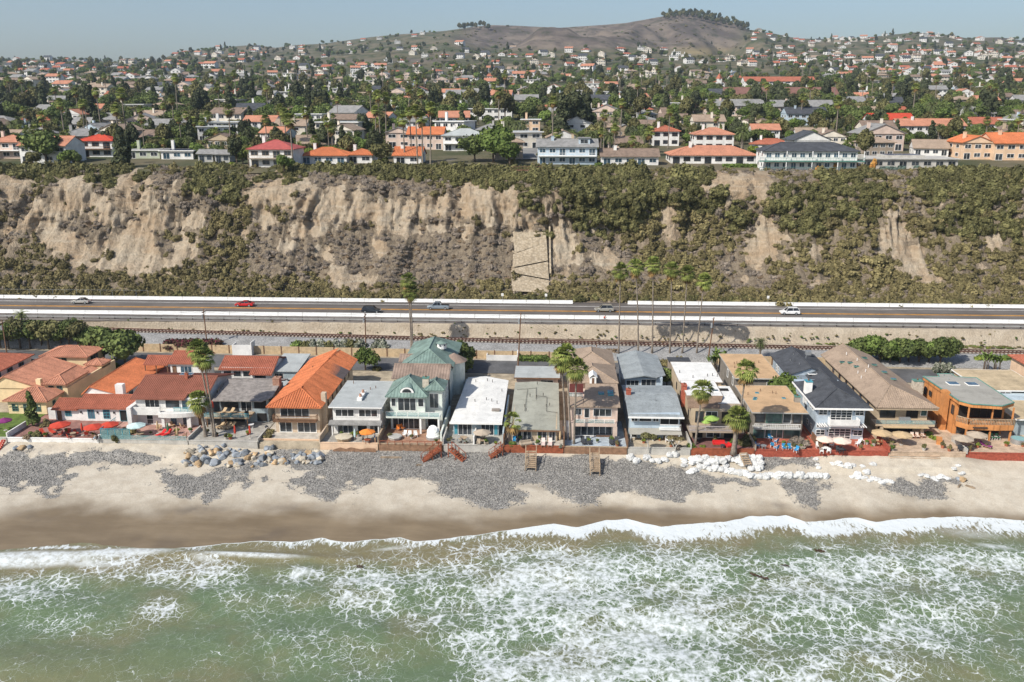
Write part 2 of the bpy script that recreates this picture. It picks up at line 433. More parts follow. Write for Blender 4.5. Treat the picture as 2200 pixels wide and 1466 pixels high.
me.polygons.foreach_set('use_smooth', np.ones(len(me.polygons), bool))
k = NT('cobble_stone'); gn_ = k.n('ShaderNodeNewGeometry')
me.materials.append(k.out(k.mix(k.ramp(gn_.outputs['Random Per Island'], .3, 1), (.165, .158, .147), (.40, .38, .345)), .75, .3))
tag(link('cobbles', me), 'grey rounded cobbles strewn over the upper beach', 'cobbles', kind='stuff')

# ---- ground behind the seawall, street, railway bed, highway
def railY(x): return 195.6 - .0311*(np.asarray(x, float)+8.6)
def railZ(x): return np.interp(x, [-115, -8, 105], [7.5, 6.5, 6.2])
def strip(name, m, prof_fn, x0=-700, x1=700, n=200, attrs=None, kind='structure'):
    xs = np.concatenate([np.linspace(x0, -130, 12)[:-1], np.linspace(-130, 125, n), np.linspace(125, x1, 12)[1:]])
    rows = prof_fn(xs)                              # list of (y array, z array)
    Y = np.stack([np.broadcast_to(a, xs.shape) for a, b in rows], 1); Z = np.stack([np.broadcast_to(b, xs.shape) for a, b in rows], 1)
    X = np.repeat(xs[:,None], Y.shape[1], 1)
    return tag(grid_mesh(name, X, Y, Z, m, smooth=False), kind=kind)
m_dirt = mat('plot_earth', (.30, .25, .18), .9, .25, .6, .3, 4, fine=.15)
m_asph = mat('street_asphalt', (.105, .104, .104), .9, .22, .25, .15, 20, fine=.12)
_k = NT('highway_asphalt'); _c0 = _k.mix(_k.ramp(_k.noise(.9, 4, .6, vec=_k.mapping((.03, 1, 1))), .38, .62), (.115, .102, .092), (.175, .155, .138))
m_hwy = _k.out(_k.scl(_k.scl(_c0, _k.ramp(_k.noise(.12, 5, .65), .3, .7, .82, 1.15)), _k.ramp(_k.noise(9, 3), .3, .7, .9, 1.1)), .9, .2)
m_ball = mat('ballast_gravel', (.25, .245, .235), .95, .15, .4, .6, 5, fine=.35)
m_bank = NT('bank_earth')
_n = m_bank.noise(.25, 5, .65); _f = m_bank.noise(2.5, 5, .7)
_c = m_bank.mix(m_bank.ramp(_n, .35, .7), (.37, .305, .225), (.45, .385, .295))
_c = m_bank.mix(m_bank.ramp(m_bank.noise(1.1, 6, .75), .60, .72), _c, (.22, .16, .10))
m_bank.bump(m_bank.noise(1.4, 6, .7, vec=m_bank.mapping((1.8, .6, 1))), .9, .4)
m_bank = m_bank.out(m_bank.scl(_c, m_bank.ramp(_f, .3, .7, .85, 1.12)), .92, .2)
def curl(xs): return .35*(fbm(xs*.2, xs*0, 77)-.5)
strip('house_ground', m_dirt, lambda xs: [(wallY(xs)+.25, 3.0), (wallY(xs)+.25, PATIO-.1), (railY(xs)-8.5, PATIO-.1)])
strip('street', m_asph, lambda xs: [(railY(xs)-19.8, PATIO-.02), (railY(xs)-10.2, PATIO-.02)])
strip('rail_bed', m_ball, lambda xs: [(railY(xs)-8.6, PATIO-.15), (railY(xs)-8.5, PATIO-.1), (railY(xs)-7.2, railZ(xs)-.9), (railY(xs)-3.2, railZ(xs)-.45), (railY(xs)-1.8, railZ(xs)-.04), (railY(xs)+1.8, railZ(xs)-.04), (railY(xs)+2.6, railZ(xs)-.3)])
def bank_rows(xs):
    y0 = railY(xs)+2.4; z0 = railZ(xs)-.27; rows = []
    for t in np.linspace(0, 1, 14):
        yy = y0 + (201.9-y0)*t
        s = sstep(.36, .92, t)
        rows.append((yy + .3*(fbm(xs*.35, xs*0+t*3, 91)-.5)*(0 < t < 1), z0 + (9.15-z0)*s + .25*(fbm(xs*.5, xs*0+t*5, 93)-.5)*(0 < t < 1)))
    rows.append((xs*0+202.0, xs*0+9.1))
    return rows
strip('embankment', m_bank, bank_rows, n=420)
strip('highway', m_hwy, lambda xs: [(201.5, 8.9), (201.6, 9.2), (207.0, 9.3), (223.6, 9.5), (224.0, 9.3)])
m_white_line = mat('road_paint_white', (.62, .60, .57), .7, .2, .8)
m_yel_line = mat('road_paint_yellow', (.52, .25, .045), .7, .25, .8)
def zh(y): return 9.3 + .2*(y-207)/16.6
for nm, yy, w_, m_ in [('road_line', 208.6, .14, m_white_line), ('road_line', 213.9, .2, m_yel_line), ('road_line', 214.5, .2, m_yel_line), ('road_line', 219.4, .16, m_white_line)]:
    strip(nm, m_, lambda xs: [(yy-w_, zh(yy-w_)+.012), (yy+w_, zh(yy+w_)+.012)])

# ---- bluff
def m_bluff():
    k = NT('bluff_sandstone')
    bare = k.attr('bare')
    n1 = k.noise(.12, 5, .65); n2 = k.noise(.8, 6, .7); n3 = k.noise(3.2, 4, .7)
    strat = k.noise(.5, 4, .6, vec=k.mapping((.12, .12, 2.2)))
    c = k.mix(k.ramp(n1, .35, .65), (.45, .335, .22), (.52, .43, .315))
    c = k.mix(k.ramp(strat, .45, .75, 0, .5), c, (.58, .52, .41))
    c = k.scl(c, k.ramp(n2, .3, .7, .78, 1.12))
    soil = k.mix(k.ramp(n2, .35, .65), (.20, .158, .112), (.32, .26, .185))
    soil = k.mix(k.ramp(n3, .56, .70), soil, (.42, .35, .26))
    col = k.mix(k.ramp(k.math('ADD', bare, k.math('MULTIPLY', k.math('SUBTRACT', n2, .5), 1.6)), .30, .62), soil, c)
    rg = k.noise(.55, 6, .72, vec=k.mapping((1.5, 1.5, .45)))
    k.bump(k.math('ADD', k.math('MULTIPLY', rg, 1.0), k.math('MULTIPLY', n3, .25)), 1.0, 1.6)
    return k.out(col, .95, .1)
CPY = [223.7, 227, 233, 240, 246, 248.6, 251, 256, 261, 264]
CPZ = [9.4, 10.6, 13.8, 19.0, 25.2, 30.5, 35.6, 38.6, 40.1, 40.3]
cxs = np.concatenate([np.linspace(-700, -175, 40)[:-1], np.linspace(-175, 165, 900), np.linspace(165, 700, 40)[1:]])
cts = np.linspace(0, 1, 170)
X, T = np.meshgrid(cxs, cts, indexing='ij')
tk = np.linspace(0, 1, len(CPY))
BY = np.interp(T, tk, CPY); BZ = np.interp(T, tk, CPZ)
env = np.sin(np.pi*np.clip(T, 0, 1))**.6
scp = np.exp(-((T-.50)/.13)**2)
big = fbm(X*.028, T*1.2, 101, 3)-.5
gul = np.abs(fbm(X*.16, T*2.2+X*.01, 103, 4)-.5)*2
fine = fbm(X*.55, T*14, 105, 4)-.5
rid = np.abs(vn(X*.5+2*fbm(X*.2, T*3, 108), T*3, 107)-.5)*2
wob = 1.6*(fbm(X*.15, T*4, 112)-.5)*2
flu = np.abs(vn(X*.28+wob, T*1.2, 113)-.5)*2; flu2 = np.abs(vn(X*.75+2*wob, T*2.5, 114)-.5)*2
low = np.exp(-((T-.25)/.16)**2)
BYd = BY + env*(15*big + 5.0*(gul-.3)) + scp*(3.2*(.45-flu) + 2.0*(.45-flu2) + 2.4*fine) + low*(2.2*(.45-np.abs(vn(X*.14+wob*.5, T*1.5, 116)-.5)*2)) + env*1.1*fine
BYd = BYd + sstep(.72, .9, T)*sstep(1.0, .97, T)*5.0*(fbm(X*.045, X*0, 118, 3)-.5)*2
BZd = BZ + env*1.2*(fbm(X*.11, T*5, 109)-.5) + env*.5*fine
CZ0 = BZd
px, py = PR(X, BYd, BZd)
BARE = [(30,400,70,25),(160,400,60,20),(120,450,70,40),(330,450,60,30),(360,570,50,25),(420,480,30,25),(280,500,60,40),(180,560,40,30),(640,400,60,20),(760,420,60,30),(850,480,60,30),(950,490,60,22),(1090,440,35,40),(660,490,70,22),(560,440,22,50),(1130,470,40,25),(1180,440,22,30),(20,420,55,35),(60,470,50,45),(110,500,40,50),(190,430,80,40),(310,410,60,38),(240,475,60,25),(300,540,75,45),(230,570,45,18),(385,530,35,45),(340,480,60,25),(600,415,45,40),(690,440,110,42),(570,475,35,28),(800,455,90,30),(900,450,120,38),(1010,440,75,40),(815,530,22,38),(770,600,45,18),(720,590,35,20),(700,545,25,18),(610,530,25,12),(1065,475,45,18),(1140,555,46,75),(1200,490,30,30),(1215,545,22,45),(1290,550,40,25),(1440,480,22,32),(1450,455,20,20),(1560,385,55,18),(1500,378,25,15),(1560,430,14,45),(1635,420,16,55),(1640,470,26,40),(1640,540,50,50),(1655,480,22,40),(1930,510,40,30),(1960,560,34,48),(2000,600,30,14),(1450,500,30,30),(1310,560,40,20),(1520,400,30,20),(1580,410,20,30),(2140,520,30,18),(1750,540,20,14),(1760,610,20,12),(1290,490,20,22),(1600,600,12,10),(1905,495,45,18),(1940,540,16,35),(1970,575,26,38),(2130,505,22,12),(1860,592,25,8),(1240,560,22,20),(2110,575,12,8),(870,560,18,16),(150,520,40,30),(40,530,30,12),(520,500,20,18)]
bare = np.zeros_like(px)
for a in BARE: bare = np.maximum(bare, gau(*a))
nb = fbm(X*.13, BZd*.2, 121, 5)-.5
nbv = fbm(X*.6, BZd*.12, 123, 4)-.5; nbh = fbm(X*.5, BZd*.7, 125, 5)-.5
bare = sstep(.40, .72, bare + 1.5*nb + .9*nbv + 1.1*nbh)
def bare_at(qx, qy, n):
    b = max(math.exp(-(((qx-a[0])/a[2])**2 + ((qy-a[1])/a[3])**2)) for a in BARE)
    return b + .62*n
tag(grid_mesh('bluff', X, BYd, BZd, m_bluff(), dict(bare=bare)), kind='structure')
BL = (cxs, BYd.copy(), BZd.copy(), px.copy(), py.copy(), bare.copy())

# ---- plateau, rising town ground and hills: one sheet to beyond the skyline
SKY = [(-400,120),(0,133),(130,127),(220,135),(340,133),(400,110),(470,105),(520,99),(560,97),(600,103),(640,97),(700,94),(800,80),(860,74),(960,66),(1020,57),(1060,54),(1120,56),(1200,60),(1280,54),(1340,49),(1400,38),(1440,30),(1480,29),(1530,38),(1570,50),(1600,64),(1640,70),(1700,82),(1750,84),(1850,80),(1950,70),(2020,75),(2060,82),(2130,80),(2200,90),(2600,95)]
DTAB = [263.5, 340, 420, 520, 680, 950, 1250]
def tand(py):
    b = (733-py)/FPX
    return (-math.sin(PITCH)+b*np.cos(PITCH))/(math.cos(PITCH)+b*math.sin(PITCH))
ROWT = [None, 312, 272, 240, 209, 178, 153]
ELEV = [(40.2-CAMZ)/263.5] + [float(tand(q)) for q in ROWT[1:]]
RIDGE = 2300.0
def hz(fh, qx):
    """ground height at forward distance fh in the direction that the photo shows at column qx"""
    fh = np.asarray(fh, float); qx = np.asarray(qx, float)
    sk = np.interp(qx, [a for a, b in SKY], [b for a, b in SKY])
    es = tand(sk)
    lo = np.interp(fh, DTAB, ELEV)
    t = np.clip((fh-1250)/(RIDGE-1250), 0, 1)
    e = np.where(fh <= 1250, lo, ELEV[-1] + (es-ELEV[-1])*t**.85)
    z = CAMZ + e*fh
    zr = CAMZ + es*RIDGE
    return np.where(fh > RIDGE, zr - (fh-RIDGE)*.12, z)
def colx(x, y):
    fh = -x*math.sin(YAW)+y*math.cos(YAW); r = x*math.cos(YAW)+y*math.sin(YAW)
    return fh, 1100 + FPX*(r/fh)/math.cos(PITCH)
def groundZ(x, y):
    fh, q = colx(x, y)
    fade = sstep(1200, 1500, fh)
    n = (fbm(x*.006, y*.006, 131, 5)-.5)*2
    rv = (np.abs(fbm(x*.004+5, y*.002, 137, 4)-.5)*2 - .35)
    onhill = sstep(960, 1080, q)*sstep(1660, 1580, q)
    drop = sstep(2300, 2050, fh)
    return hz(fh, q) + 1.5*(fbm(x*.02, y*.02, 133, 3)-.5)*sstep(270, 330, fh) + fade*drop*(10*n + onhill*150*rv*sstep(1500, 1800, fh))
fhs = np.concatenate([np.linspace(256, 420, 60), np.geomspace(424, 2600, 220), np.array([2800, 3100, 3400])])
qs = np.linspace(-600, 2800, 480)
FH, Q = np.meshgrid(fhs, qs, indexing='ij')
rr = (Q-1100)/FPX*math.cos(PITCH)*FH
X = FH*-math.sin(YAW) + rr*math.cos(YAW); Y = FH*math.cos(YAW) + rr*math.sin(YAW)
Z = groundZ(X, Y)
Z = np.where(Y < 263.5, 40.0, Z)
Y = np.maximum(Y, 260.5)
Z = np.where(Y < 262, np.minimum(Z, 39.2), Z)
px, py = PR(X, Y, Z)
nb = fbm(X*.01, Y*.01, 141)-.5
dry = sstep(975, 1040, px+60*nb)*sstep(1620, 1570, px+60*nb)*sstep(108, 98, py+14*nb - 8*sstep(1350, 1500, px))
for a in [(560,104,50,7),(480,132,60,8),(960,118,40,6),(1120,103,60,7),(900,130,60,5),(1500,112,60,9),(1700,120,70,6),(2150,85,30,8),(760,133,50,6),(1010,85,40,14)]:
    dry = np.maximum(dry, .9*gau(*a)*(py < 150))
gold = gau(1510, 112, 70, 10)*(py < 130) + .5*gau(1760, 122, 60, 6) + .5*gau(560, 100, 60, 6) + .4*gau(960, 108, 80, 8)
def m_town():
    k = NT('town_ground')
    n = k.noise(.03, 5, .6); n2 = k.noise(.012, 6, .7)
    c = k.mix(k.ramp(n, .35, .65), (.050, .062, .028), (.15, .125, .08))
    c = k.mix(k.ramp(k.noise(.1, 3), .6, .75), c, (.2, .18, .15))
    d = k.mix(k.ramp(n2, .38, .62), (.095, .078, .068), (.185, .150, .118))
    d = k.mix(k.ramp(k.noise(.03, 6, .75), .50, .66), d, (.055, .055, .035))
    d = k.mix(k.attr('gold'), d, (.30, .235, .125))
    return k.out(k.mix(k.attr('dry'), c, d), .95, .1)
tag(grid_mesh('town_ground', X, Y, Z, m_town(), dict(dry=np.clip(dry, 0, 1), gold=np.clip(gold, 0, 1))), kind='structure')
_fs = np.geomspace(262, 2290, 900)
def TP(qx, qy):
    """place on the town ground that the photo shows at (qx, qy)"""
    # column depends on height a little: iterate
    q = qx
    for _ in range(2):
        rr_ = (q-1100)/FPX*math.cos(PITCH)*_fs
        xx = _fs*-math.sin(YAW)+rr_*math.cos(YAW); yy = _fs*math.cos(YAW)+rr_*math.sin(YAW)
        zz_ = groundZ(xx, yy)
        a, b = PR(xx, yy, zz_)
        i = np.argmax(b <= qy)
        if b[i] > qy: return None
        q += qx - a[i]
    return float(xx[i]), float(yy[i]), float(zz_[i])
# ================================================================ VEGETATION PROTOTYPES
PROTO = []
def fol(name, a, b, rand=.25):
    if name in _M: return _M[name]
    k = NT(name)
    g_ = k.n('ShaderNodeNewGeometry'); oi = k.n('ShaderNodeObjectInfo')
    c = k.mix(g_.outputs['Random Per Island'], a, b)
    c = k.scl(c, k.ramp(k.noise(.9, 3), .3, .7, .7, 1.3))
    c = k.scl(c, k.ramp(oi.outputs['Random'], 0, 1, 1-rand, 1+rand))
    _M[name] = k.out(c, .75, .15)
    return _M[name]
m_trunk = mat('palm_trunk_bark', (.21, .175, .14), .9, .3, 2.5, .5, 9)
m_bark = mat('tree_bark', (.12, .09, .065), .9, .3, 2, .5, 8)
F_DARK = fol('foliage_dark_green', (.062, .085, .026), (.135, .165, .048))
F_MID = fol('foliage_mid_green', (.075, .115, .025), (.15, .20, .05))
F_YEL = fol('foliage_yellow_green', (.10, .14, .02), (.19, .22, .04))
F_OLV = fol('foliage_olive_scrub', (.125, .108, .048), (.235, .195, .09))
F_DGR = fol('foliage_scrub_green', (.080, .080, .031), (.165, .152, .062))
F_GRY = fol('foliage_dry_grey', (.15, .125, .10), (.27, .225, .18))
F_BRN = fol('foliage_dry_brown', (.14, .10, .065), (.24, .175, .11))
F_PINE = fol('foliage_pine', (.042, .052, .026), (.09, .10, .048))
F_PALM = fol('palm_fronds', (.085, .12, .025), (.23, .25, .065))
F_PDEAD = fol('palm_dead_fronds', (.20, .13, .055), (.33, .21, .08))
F_DATE = fol('date_palm_fronds', (.07, .092, .03), (.155, .175, .07))
F_RED = fol('foliage_bougainvillea', (.16, .03, .05), (.07, .07, .03))
F_GOLD = fol('foliage_orange_yellow', (.42, .20, .05), (.55, .32, .09))
F_FLW = fol('foliage_white_flowering', (.05, .075, .03), (.34, .33, .27))
F_AGV = fol('foliage_blue_agave', (.12, .17, .14), (.2, .26, .22))
def cloud(lobes, n, size, seed=0, lo=.0, jit=.55, up=0.0):
    r = np.random.default_rng(seed)
    L = np.array(lobes, float)
    w = (L[:,3]*L[:,4]+L[:,4]*L[:,5]+L[:,3]*L[:,5]); w /= w.sum()
    i = r.choice(len(L), n, p=w)
    d = r.normal(size=(n, 3)); d[:,2] = np.where(d[:,2] < lo, np.abs(d[:,2])*.6+lo, d[:,2]); d /= np.linalg.norm(d, axis=1)[:,None]
    P = L[i,:3] + d*L[i,3:6]*r.uniform(.80, 1.06, n)[:,None]
    N = d + r.normal(size=(n,3))*jit; N[:,2] += up; N /= np.linalg.norm(N, axis=1)[:,None]
    A = np.cross(N, r.normal(size=(n,3))); A /= np.linalg.norm(A, axis=1)[:,None]
    B = np.cross(N, A)
    s = size*r.uniform(.6, 1.3, n)[:,None]
    co = np.stack([P-A*s*.5-B*s*.35, P+A*s*.5-B*s*.35, P+A*s*.35+B*s*.5, P-A*s*.35+B*s*.5], 1).reshape(-1, 3)
    q = np.arange(4*n).reshape(n, 4)
    return co, q
def core(lobes, k=.80):
    v = []; f = []
    for (x, y, z, a, b, c) in lobes:
        o = len(v)
        for j, ph in enumerate((-.9, -.3, .35, .95)):
            for t in range(7):
                th = 2*math.pi*(t+.5*(j % 2))/7
                v.append((x+a*k*math.cos(ph)*math.cos(th), y+b*k*math.cos(ph)*math.sin(th), z+c*k*math.sin(ph)))
        for j in range(3):
            for t in range(7):
                u = (t+1) % 7
                f.append((o+j*7+t, o+j*7+u, o+(j+1)*7+u, o+(j+1)*7+t))
        v.append((x, y, z+c*k)); v.append((x, y, z-c*k))
        for t in range(7):
            u = (t+1) % 7
            f.append((o+21+t, o+21+u, o+28, o+28)); f.append((o+u, o+t, o+29, o+29))
    return np.array(v), f
def crown_mesh(name, lobes, n, size, mt, seed=0, lo=-.6, ck=.72, jit=.55):
    co, q = cloud(lobes, n, size, seed, lo, jit)
    me = bpy.data.meshes.new(name)
    cv, cf = core(lobes, ck)
    b = len(co)
    faces = q.tolist() + [tuple(b+i for i in (f if f[2] != f[3] else f[:3])) for f in cf]
    me.from_pydata(np.concatenate([co, cv]).tolist(), [], faces)
    me.materials.append(mt)
    me.update()
    return me
def lobes_round(R, H, z0, n, seed, rs=.5):
    r = random.Random(seed); out = []
    for i in range(n):
        a = 2.4*i + r.random(); d = R*(.25+.45*r.random()) if i else 0
        s = R*rs*(.75+.5*r.random())
        out.append((d*math.cos(a), d*math.sin(a), z0 + H*(.25+.5*r.random()) , s, s, s*.8*H/(R*1.2)))
    return out
def make_tree(name, R, H, th, mt, n, size, seed, nl=8, rs=.5, tr=.25, lean=0.0):
    t = thing(name, 'x', 'tree'); PROTO.append(t)
    mb = MB(); r = random.Random(seed)
    mb.tube([(0,0,-.6),(lean*.3,0,th*.5),(lean,0,th+H*.25)], [tr*1.3, tr, tr*.6], 7)
    lb = [(x+lean, y, z, a, b, c) for x, y, z, a, b, c in lobes_round(R, H, th, nl, seed, rs)]
    for l in lb[:6]: mb.tube([(lean*.6,0,th*.75),(l[0]*.5+lean*.4, l[1]*.5, (l[2]+th)*.5),(l[0],l[1],l[2])], [tr*.55, tr*.35, tr*.15], 5)
    mb.build('trunk', m_bark, t, smooth=True)
    link('crown', crown_mesh('crown', lb, n, size, mt, seed), t)
    return t
def make_pine(name, R, H, mt, seed, n=1500):
    t = thing(name, 'x', 'tree'); PROTO.append(t)
    MB().tube([(0,0,-.6),(0,0,H*.9)], [.35, .08], 7).build('trunk', m_bark, t, smooth=True)
    r = random.Random(seed); lb = []
    for i in range(9):
        z = H*(.16+.088*i); k = (1-i/10.5)**.8*R
        a = r.random()*6.28
        lb.append((k*.28*math.cos(a), k*.28*math.sin(a), z, k*.8, k*.8, H*.085))
    link('crown', crown_mesh('crown', lb, n, .75, mt, seed, -1), t)
    return t
def fan_frond(mb, o, az, el, L, B, mi, seg=8, droop=.35):
    d = Vector((math.cos(az)*math.cos(el), math.sin(az)*math.cos(el), math.sin(el)))
    o = Vector(o); p1 = o + d*L
    side = d.cross(Vector((0,0,1)));  side = side.normalized() if side.length > .05 else Vector((1,0,0))
    up = side.cross(d)
    mb.poly([o-side*.03, o+side*.03, p1+side*.03, p1-side*.03], mi)
    for k in range(seg):
        a0 = -1.25 + 2.5*k/seg; a1 = -1.25 + 2.5*(k+1)/seg; am = (a0+a1)/2
        def pt(a, r, dz): return p1 + d*(math.cos(a)*r) + side*(math.sin(a)*r) + up*(.10*abs(math.sin(a))*r) - Vector((0,0,1))*dz
        mb.poly([p1, pt(a0, B*.62, droop*B*.12), pt(am, B, droop*B*.55), pt(a1, B*.62, droop*B*.12)], mi)
def make_fanpalm(name, Ht, seed, lean=(0,0), nf=38, dead=20, r0=.27, B=1.15):
    t = thing(name, 'x', 'palm tree'); PROTO.append(t)
    r = random.Random(seed); lx, ly = lean
    pts = [(lx*(s**1.4), ly*(s**1.4), Ht*s - (.5 if s == 0 else 0)) for s in (0, .05, .25, .5, .75, 1)]
    MB().tube(pts, [r0*1.5, r0*1.05, r0*.85, r0*.75, r0*.68, r0*.62], 8).build('trunk', m_trunk, t, smooth=True)
    top = (lx, ly, Ht)
    mb = MB()
    for i in range(nf):
        fan_frond(mb, top, 2.4*i+r.random()*.5, R_(80-112*(i/nf)+r.uniform(-9, 9)), r.uniform(.8, 1.25), B*r.uniform(.85, 1.2), 0, 8, .4+.8*(i/nf))
    mb.build('crown', F_PALM, t)
    mb = MB()
    for i in range(dead):
        fan_frond(mb, (top[0], top[1], top[2]-.25-.5*r.random()), 2.4*i+r.random(), R_(-28-50*r.random()), r.uniform(.5, .9), .9*r.uniform(.8, 1.2), 0, 6, 1.0)
    mb.build('dead_skirt', F_PDEAD, t)
    return t
def feather(mb, o, az, el, L, mi, seg=7, w=.55, sag=1.0):
    o = Vector(o); h = Vector((math.cos(az), math.sin(az), 0)); side = Vector((-math.sin(az), math.cos(az), 0))
    pts = []
    p = o.copy(); e = el
    for k in range(seg+1):
        pts.append(p.copy()); p = p + (h*math.cos(e) + Vector((0,0,1))*math.sin(e))*(L/seg); e -= sag*(.16+.05*k)
    for k in range(seg):
        a, b = pts[k], pts[k+1]; ww = w*math.sin(math.pi*(.18+.78*(k+.5)/seg))
        for s in (-1, 1):
            for j in range(2):
                q0 = a.lerp(b, j*.5); q1 = a.lerp(b, j*.5+.38)
                tip = q1 + side*(s*ww) + (b-a).normalized()*ww*.55 - Vector((0,0,1))*ww*.28
                mb.poly([q0, q1, tip], mi)
def make_datepalm(name, Ht, seed, nf=52, L=3.3, mt=None, r0=.42, sag=1.0):
    t = thing(name, 'x', 'palm tree'); PROTO.append(t)
    r = random.Random(seed)
    MB().tube([(0,0,-.5),(0,0,Ht*.5),(0,0,Ht-.3),(0,0,Ht+.2)], [r0*1.1, r0*.9, r0, r0*1.2], 8).build('trunk', m_trunk, t, smooth=True)
    mb = MB()
    for i in range(nf):
        feather(mb, (0,0,Ht), 2.4*i+r.random()*.4, R_(78-110*(i/nf)), L*r.uniform(.85, 1.1), 0, sag=sag)
    mb.build('crown', mt or F_DATE, t)
    return t
def make_banana(name, H, seed, n=16):
    t = thing(name, 'x', 'plant'); PROTO.append(t); r = random.Random(seed)
    sb = MB(); mb = MB()
    for i in range(n):
        x, y = r.uniform(-.9, .9), r.uniform(-.7, .7); h = H*r.uniform(.45, .8); az = r.random()*6.28
        if i % 3 == 0: sb.tube([(x,y,-.2),(x,y,h)], [.1, .06], 5)
        o = Vector((x, y, h)); d = Vector((math.cos(az)*.55, math.sin(az)*.55, .85)).normalized(); s = Vector((-math.sin(az), math.cos(az), 0)); L = H*.5
        m_ = o+d*L*.5; e = o+d*L*.85+Vector((math.cos(az), math.sin(az), -.2))*L*.3
        mb.poly([o, m_+s*.28, e, m_-s*.28])
    sb.build('stem', m_bark, t); mb.build('leaves', F_MID, t)
    return t
def make_shrub(name, R, H, mt, n, size, seed, nl=5, cat='shrub'):
    lb = []
    r = random.Random(seed)
    for i in range(nl):
        a = i*2.4+r.random(); d = R*.62*(i > 0)*r.uniform(.4, 1.15); s = R*r.uniform(.30, .58)*(1.0 if nl < 9 else .82)
        lb.append((d*math.cos(a), d*math.sin(a), H*r.uniform(.05, .62)*(1-.5*d/R), s, s, H*r.uniform(.28, .48)))
    o = link(name, crown_mesh(name, lb, n, size, mt, seed, -.5, .82, .5)); tag(o, 'x', cat); PROTO.append(o)
    return o
T_BROAD = [make_tree('broadleaf_tree', 4.2, 5.5, 2.2, m_, 1300, .62, 11+i, 9) for i, m_ in enumerate((F_DARK, F_MID, F_DARK, F_DGR, F_YEL))]
T_EUC = [make_tree('eucalyptus_tree', 3.6, 8.5, 4.0, m_, 1300, .7, 31+i, 10, .46, .28) for i, m_ in enumerate((F_DGR, F_PINE))]
T_PINE = [make_pine('pine_tree', 3.2, 13, F_PINE, 41), make_pine('cypress_tree', 1.5, 9, F_DARK, 42, 700)]
T_FAN = [make_fanpalm('fan_palm', 13.5, 51, (.3, .1)), make_fanpalm('fan_palm', 8.0, 52, (-.2, .1)), make_fanpalm('fan_palm', 17.5, 53, (.5, 0))]
T_DATE = [make_datepalm('date_palm', 6.0, 61), make_datepalm('queen_palm', 5.0, 62, 26, 2.3, F_PALM, .2)]
S_OLV = [make_shrub('scrub_bush', 1.0, 1.25, F_OLV, 800, .15, 71, 9), make_shrub('scrub_bush', 1.0, 1.05, F_OLV, 800, .14, 72, 12)]
S_DGR = [make_shrub('green_bush', 1.0, 1.35, F_DGR, 800, .15, 73, 9), make_shrub('green_bush', 1.0, 1.15, F_DGR, 800, .14, 74, 12)]
S_GRY = [make_shrub('dry_bush', 1.0, 1.0, F_GRY, 560, .13, 75, 9), make_shrub('dry_bush', 1.0, .9, F_GRY, 560, .13, 76, 12)]
S_BRN = [make_shrub('brown_bush', 1.0, .6, F_BRN, 420, .15, 77, 6)]
S_MID = [make_shrub('garden_bush', 1.0, 1.0, F_MID, 620, .16, 78, 7)]
S_YEL = [make_shrub('garden_bush', 1.0, .9, F_YEL, 560, .16, 79, 6)]
S_RED = [make_shrub('bougainvillea', 1.0, .9, F_RED, 560, .16, 80, 6)]
S_GOLD = [make_shrub('golden_plant', .6, 1.6, F_GOLD, 300, .2, 81, 4)]
S_FLW = [make_shrub('flowering_bush', 1.0, .95, F_FLW, 620, .15, 82, 6)]
S_AGV = [make_shrub('agave', 1.0, .7, F_AGV, 160, .5, 83, 3)]
TR = {}
def tt(o):
    if o.name not in TR: TR[o.name] = tree_of(o)
    return TR[o.name]
def gn_scatter(name, label, cat, pts, srcs):
    """one 'stuff' object: source meshes scattered over points (x,y,z,scale,rot)"""
    pts = np.asarray(pts, float)
    me = bpy.data.meshes.new(name); me.vertices.add(len(pts)); me.vertices.foreach_set('co', np.ascontiguousarray(pts[:,:3], dtype=np.float32).ravel())
    a = me.attributes.new('scl', 'FLOAT_VECTOR', 'POINT'); s = pts[:,3]; a.data.foreach_set('vector', np.stack([s, s, s*pts[:,5]], -1).astype(np.float32).ravel())
    a = me.attributes.new('rot', 'FLOAT_VECTOR', 'POINT'); a.data.foreach_set('vector', np.stack([s*0, s*0, pts[:,4]], -1).astype(np.float32).ravel())
    o = link(name, me); tag(o, label, cat, kind='stuff')
    ng = bpy.data.node_groups.new(name, 'GeometryNodeTree')
    ng.interface.new_socket('Geometry', in_out='INPUT', socket_type='NodeSocketGeometry'); ng.interface.new_socket('Geometry', in_out='OUTPUT', socket_type='NodeSocketGeometry')
    gi = ng.nodes.new('NodeGroupInput'); go = ng.nodes.new('NodeGroupOutput')
    join = ng.nodes.new('GeometryNodeGeometryToInstance')
    for src in srcs:
        oi = ng.nodes.new('GeometryNodeObjectInfo'); oi.inputs['Object'].default_value = src; oi.inputs['As Instance'].default_value = True
        ng.links.new(oi.outputs['Geometry'], join.inputs[0])
    ip = ng.nodes.new('GeometryNodeInstanceOnPoints'); ip.inputs['Pick Instance'].default_value = True
    ng.links.new(gi.outputs[0], ip.inputs['Points']); ng.links.new(join.outputs[0], ip.inputs['Instance'])
    for nm, sk in (('rot', 'Rotation'), ('scl', 'Scale')):
        na = ng.nodes.new('GeometryNodeInputNamedAttribute'); na.data_type = 'FLOAT_VECTOR'; na.inputs['Name'].default_value = nm
        ng.links.new(na.outputs[0], ip.inputs[sk])
    ng.links.new(ip.outputs[0], go.inputs[0])
    o.modifiers.new('scatter', 'NODES').node_group = ng
    return o
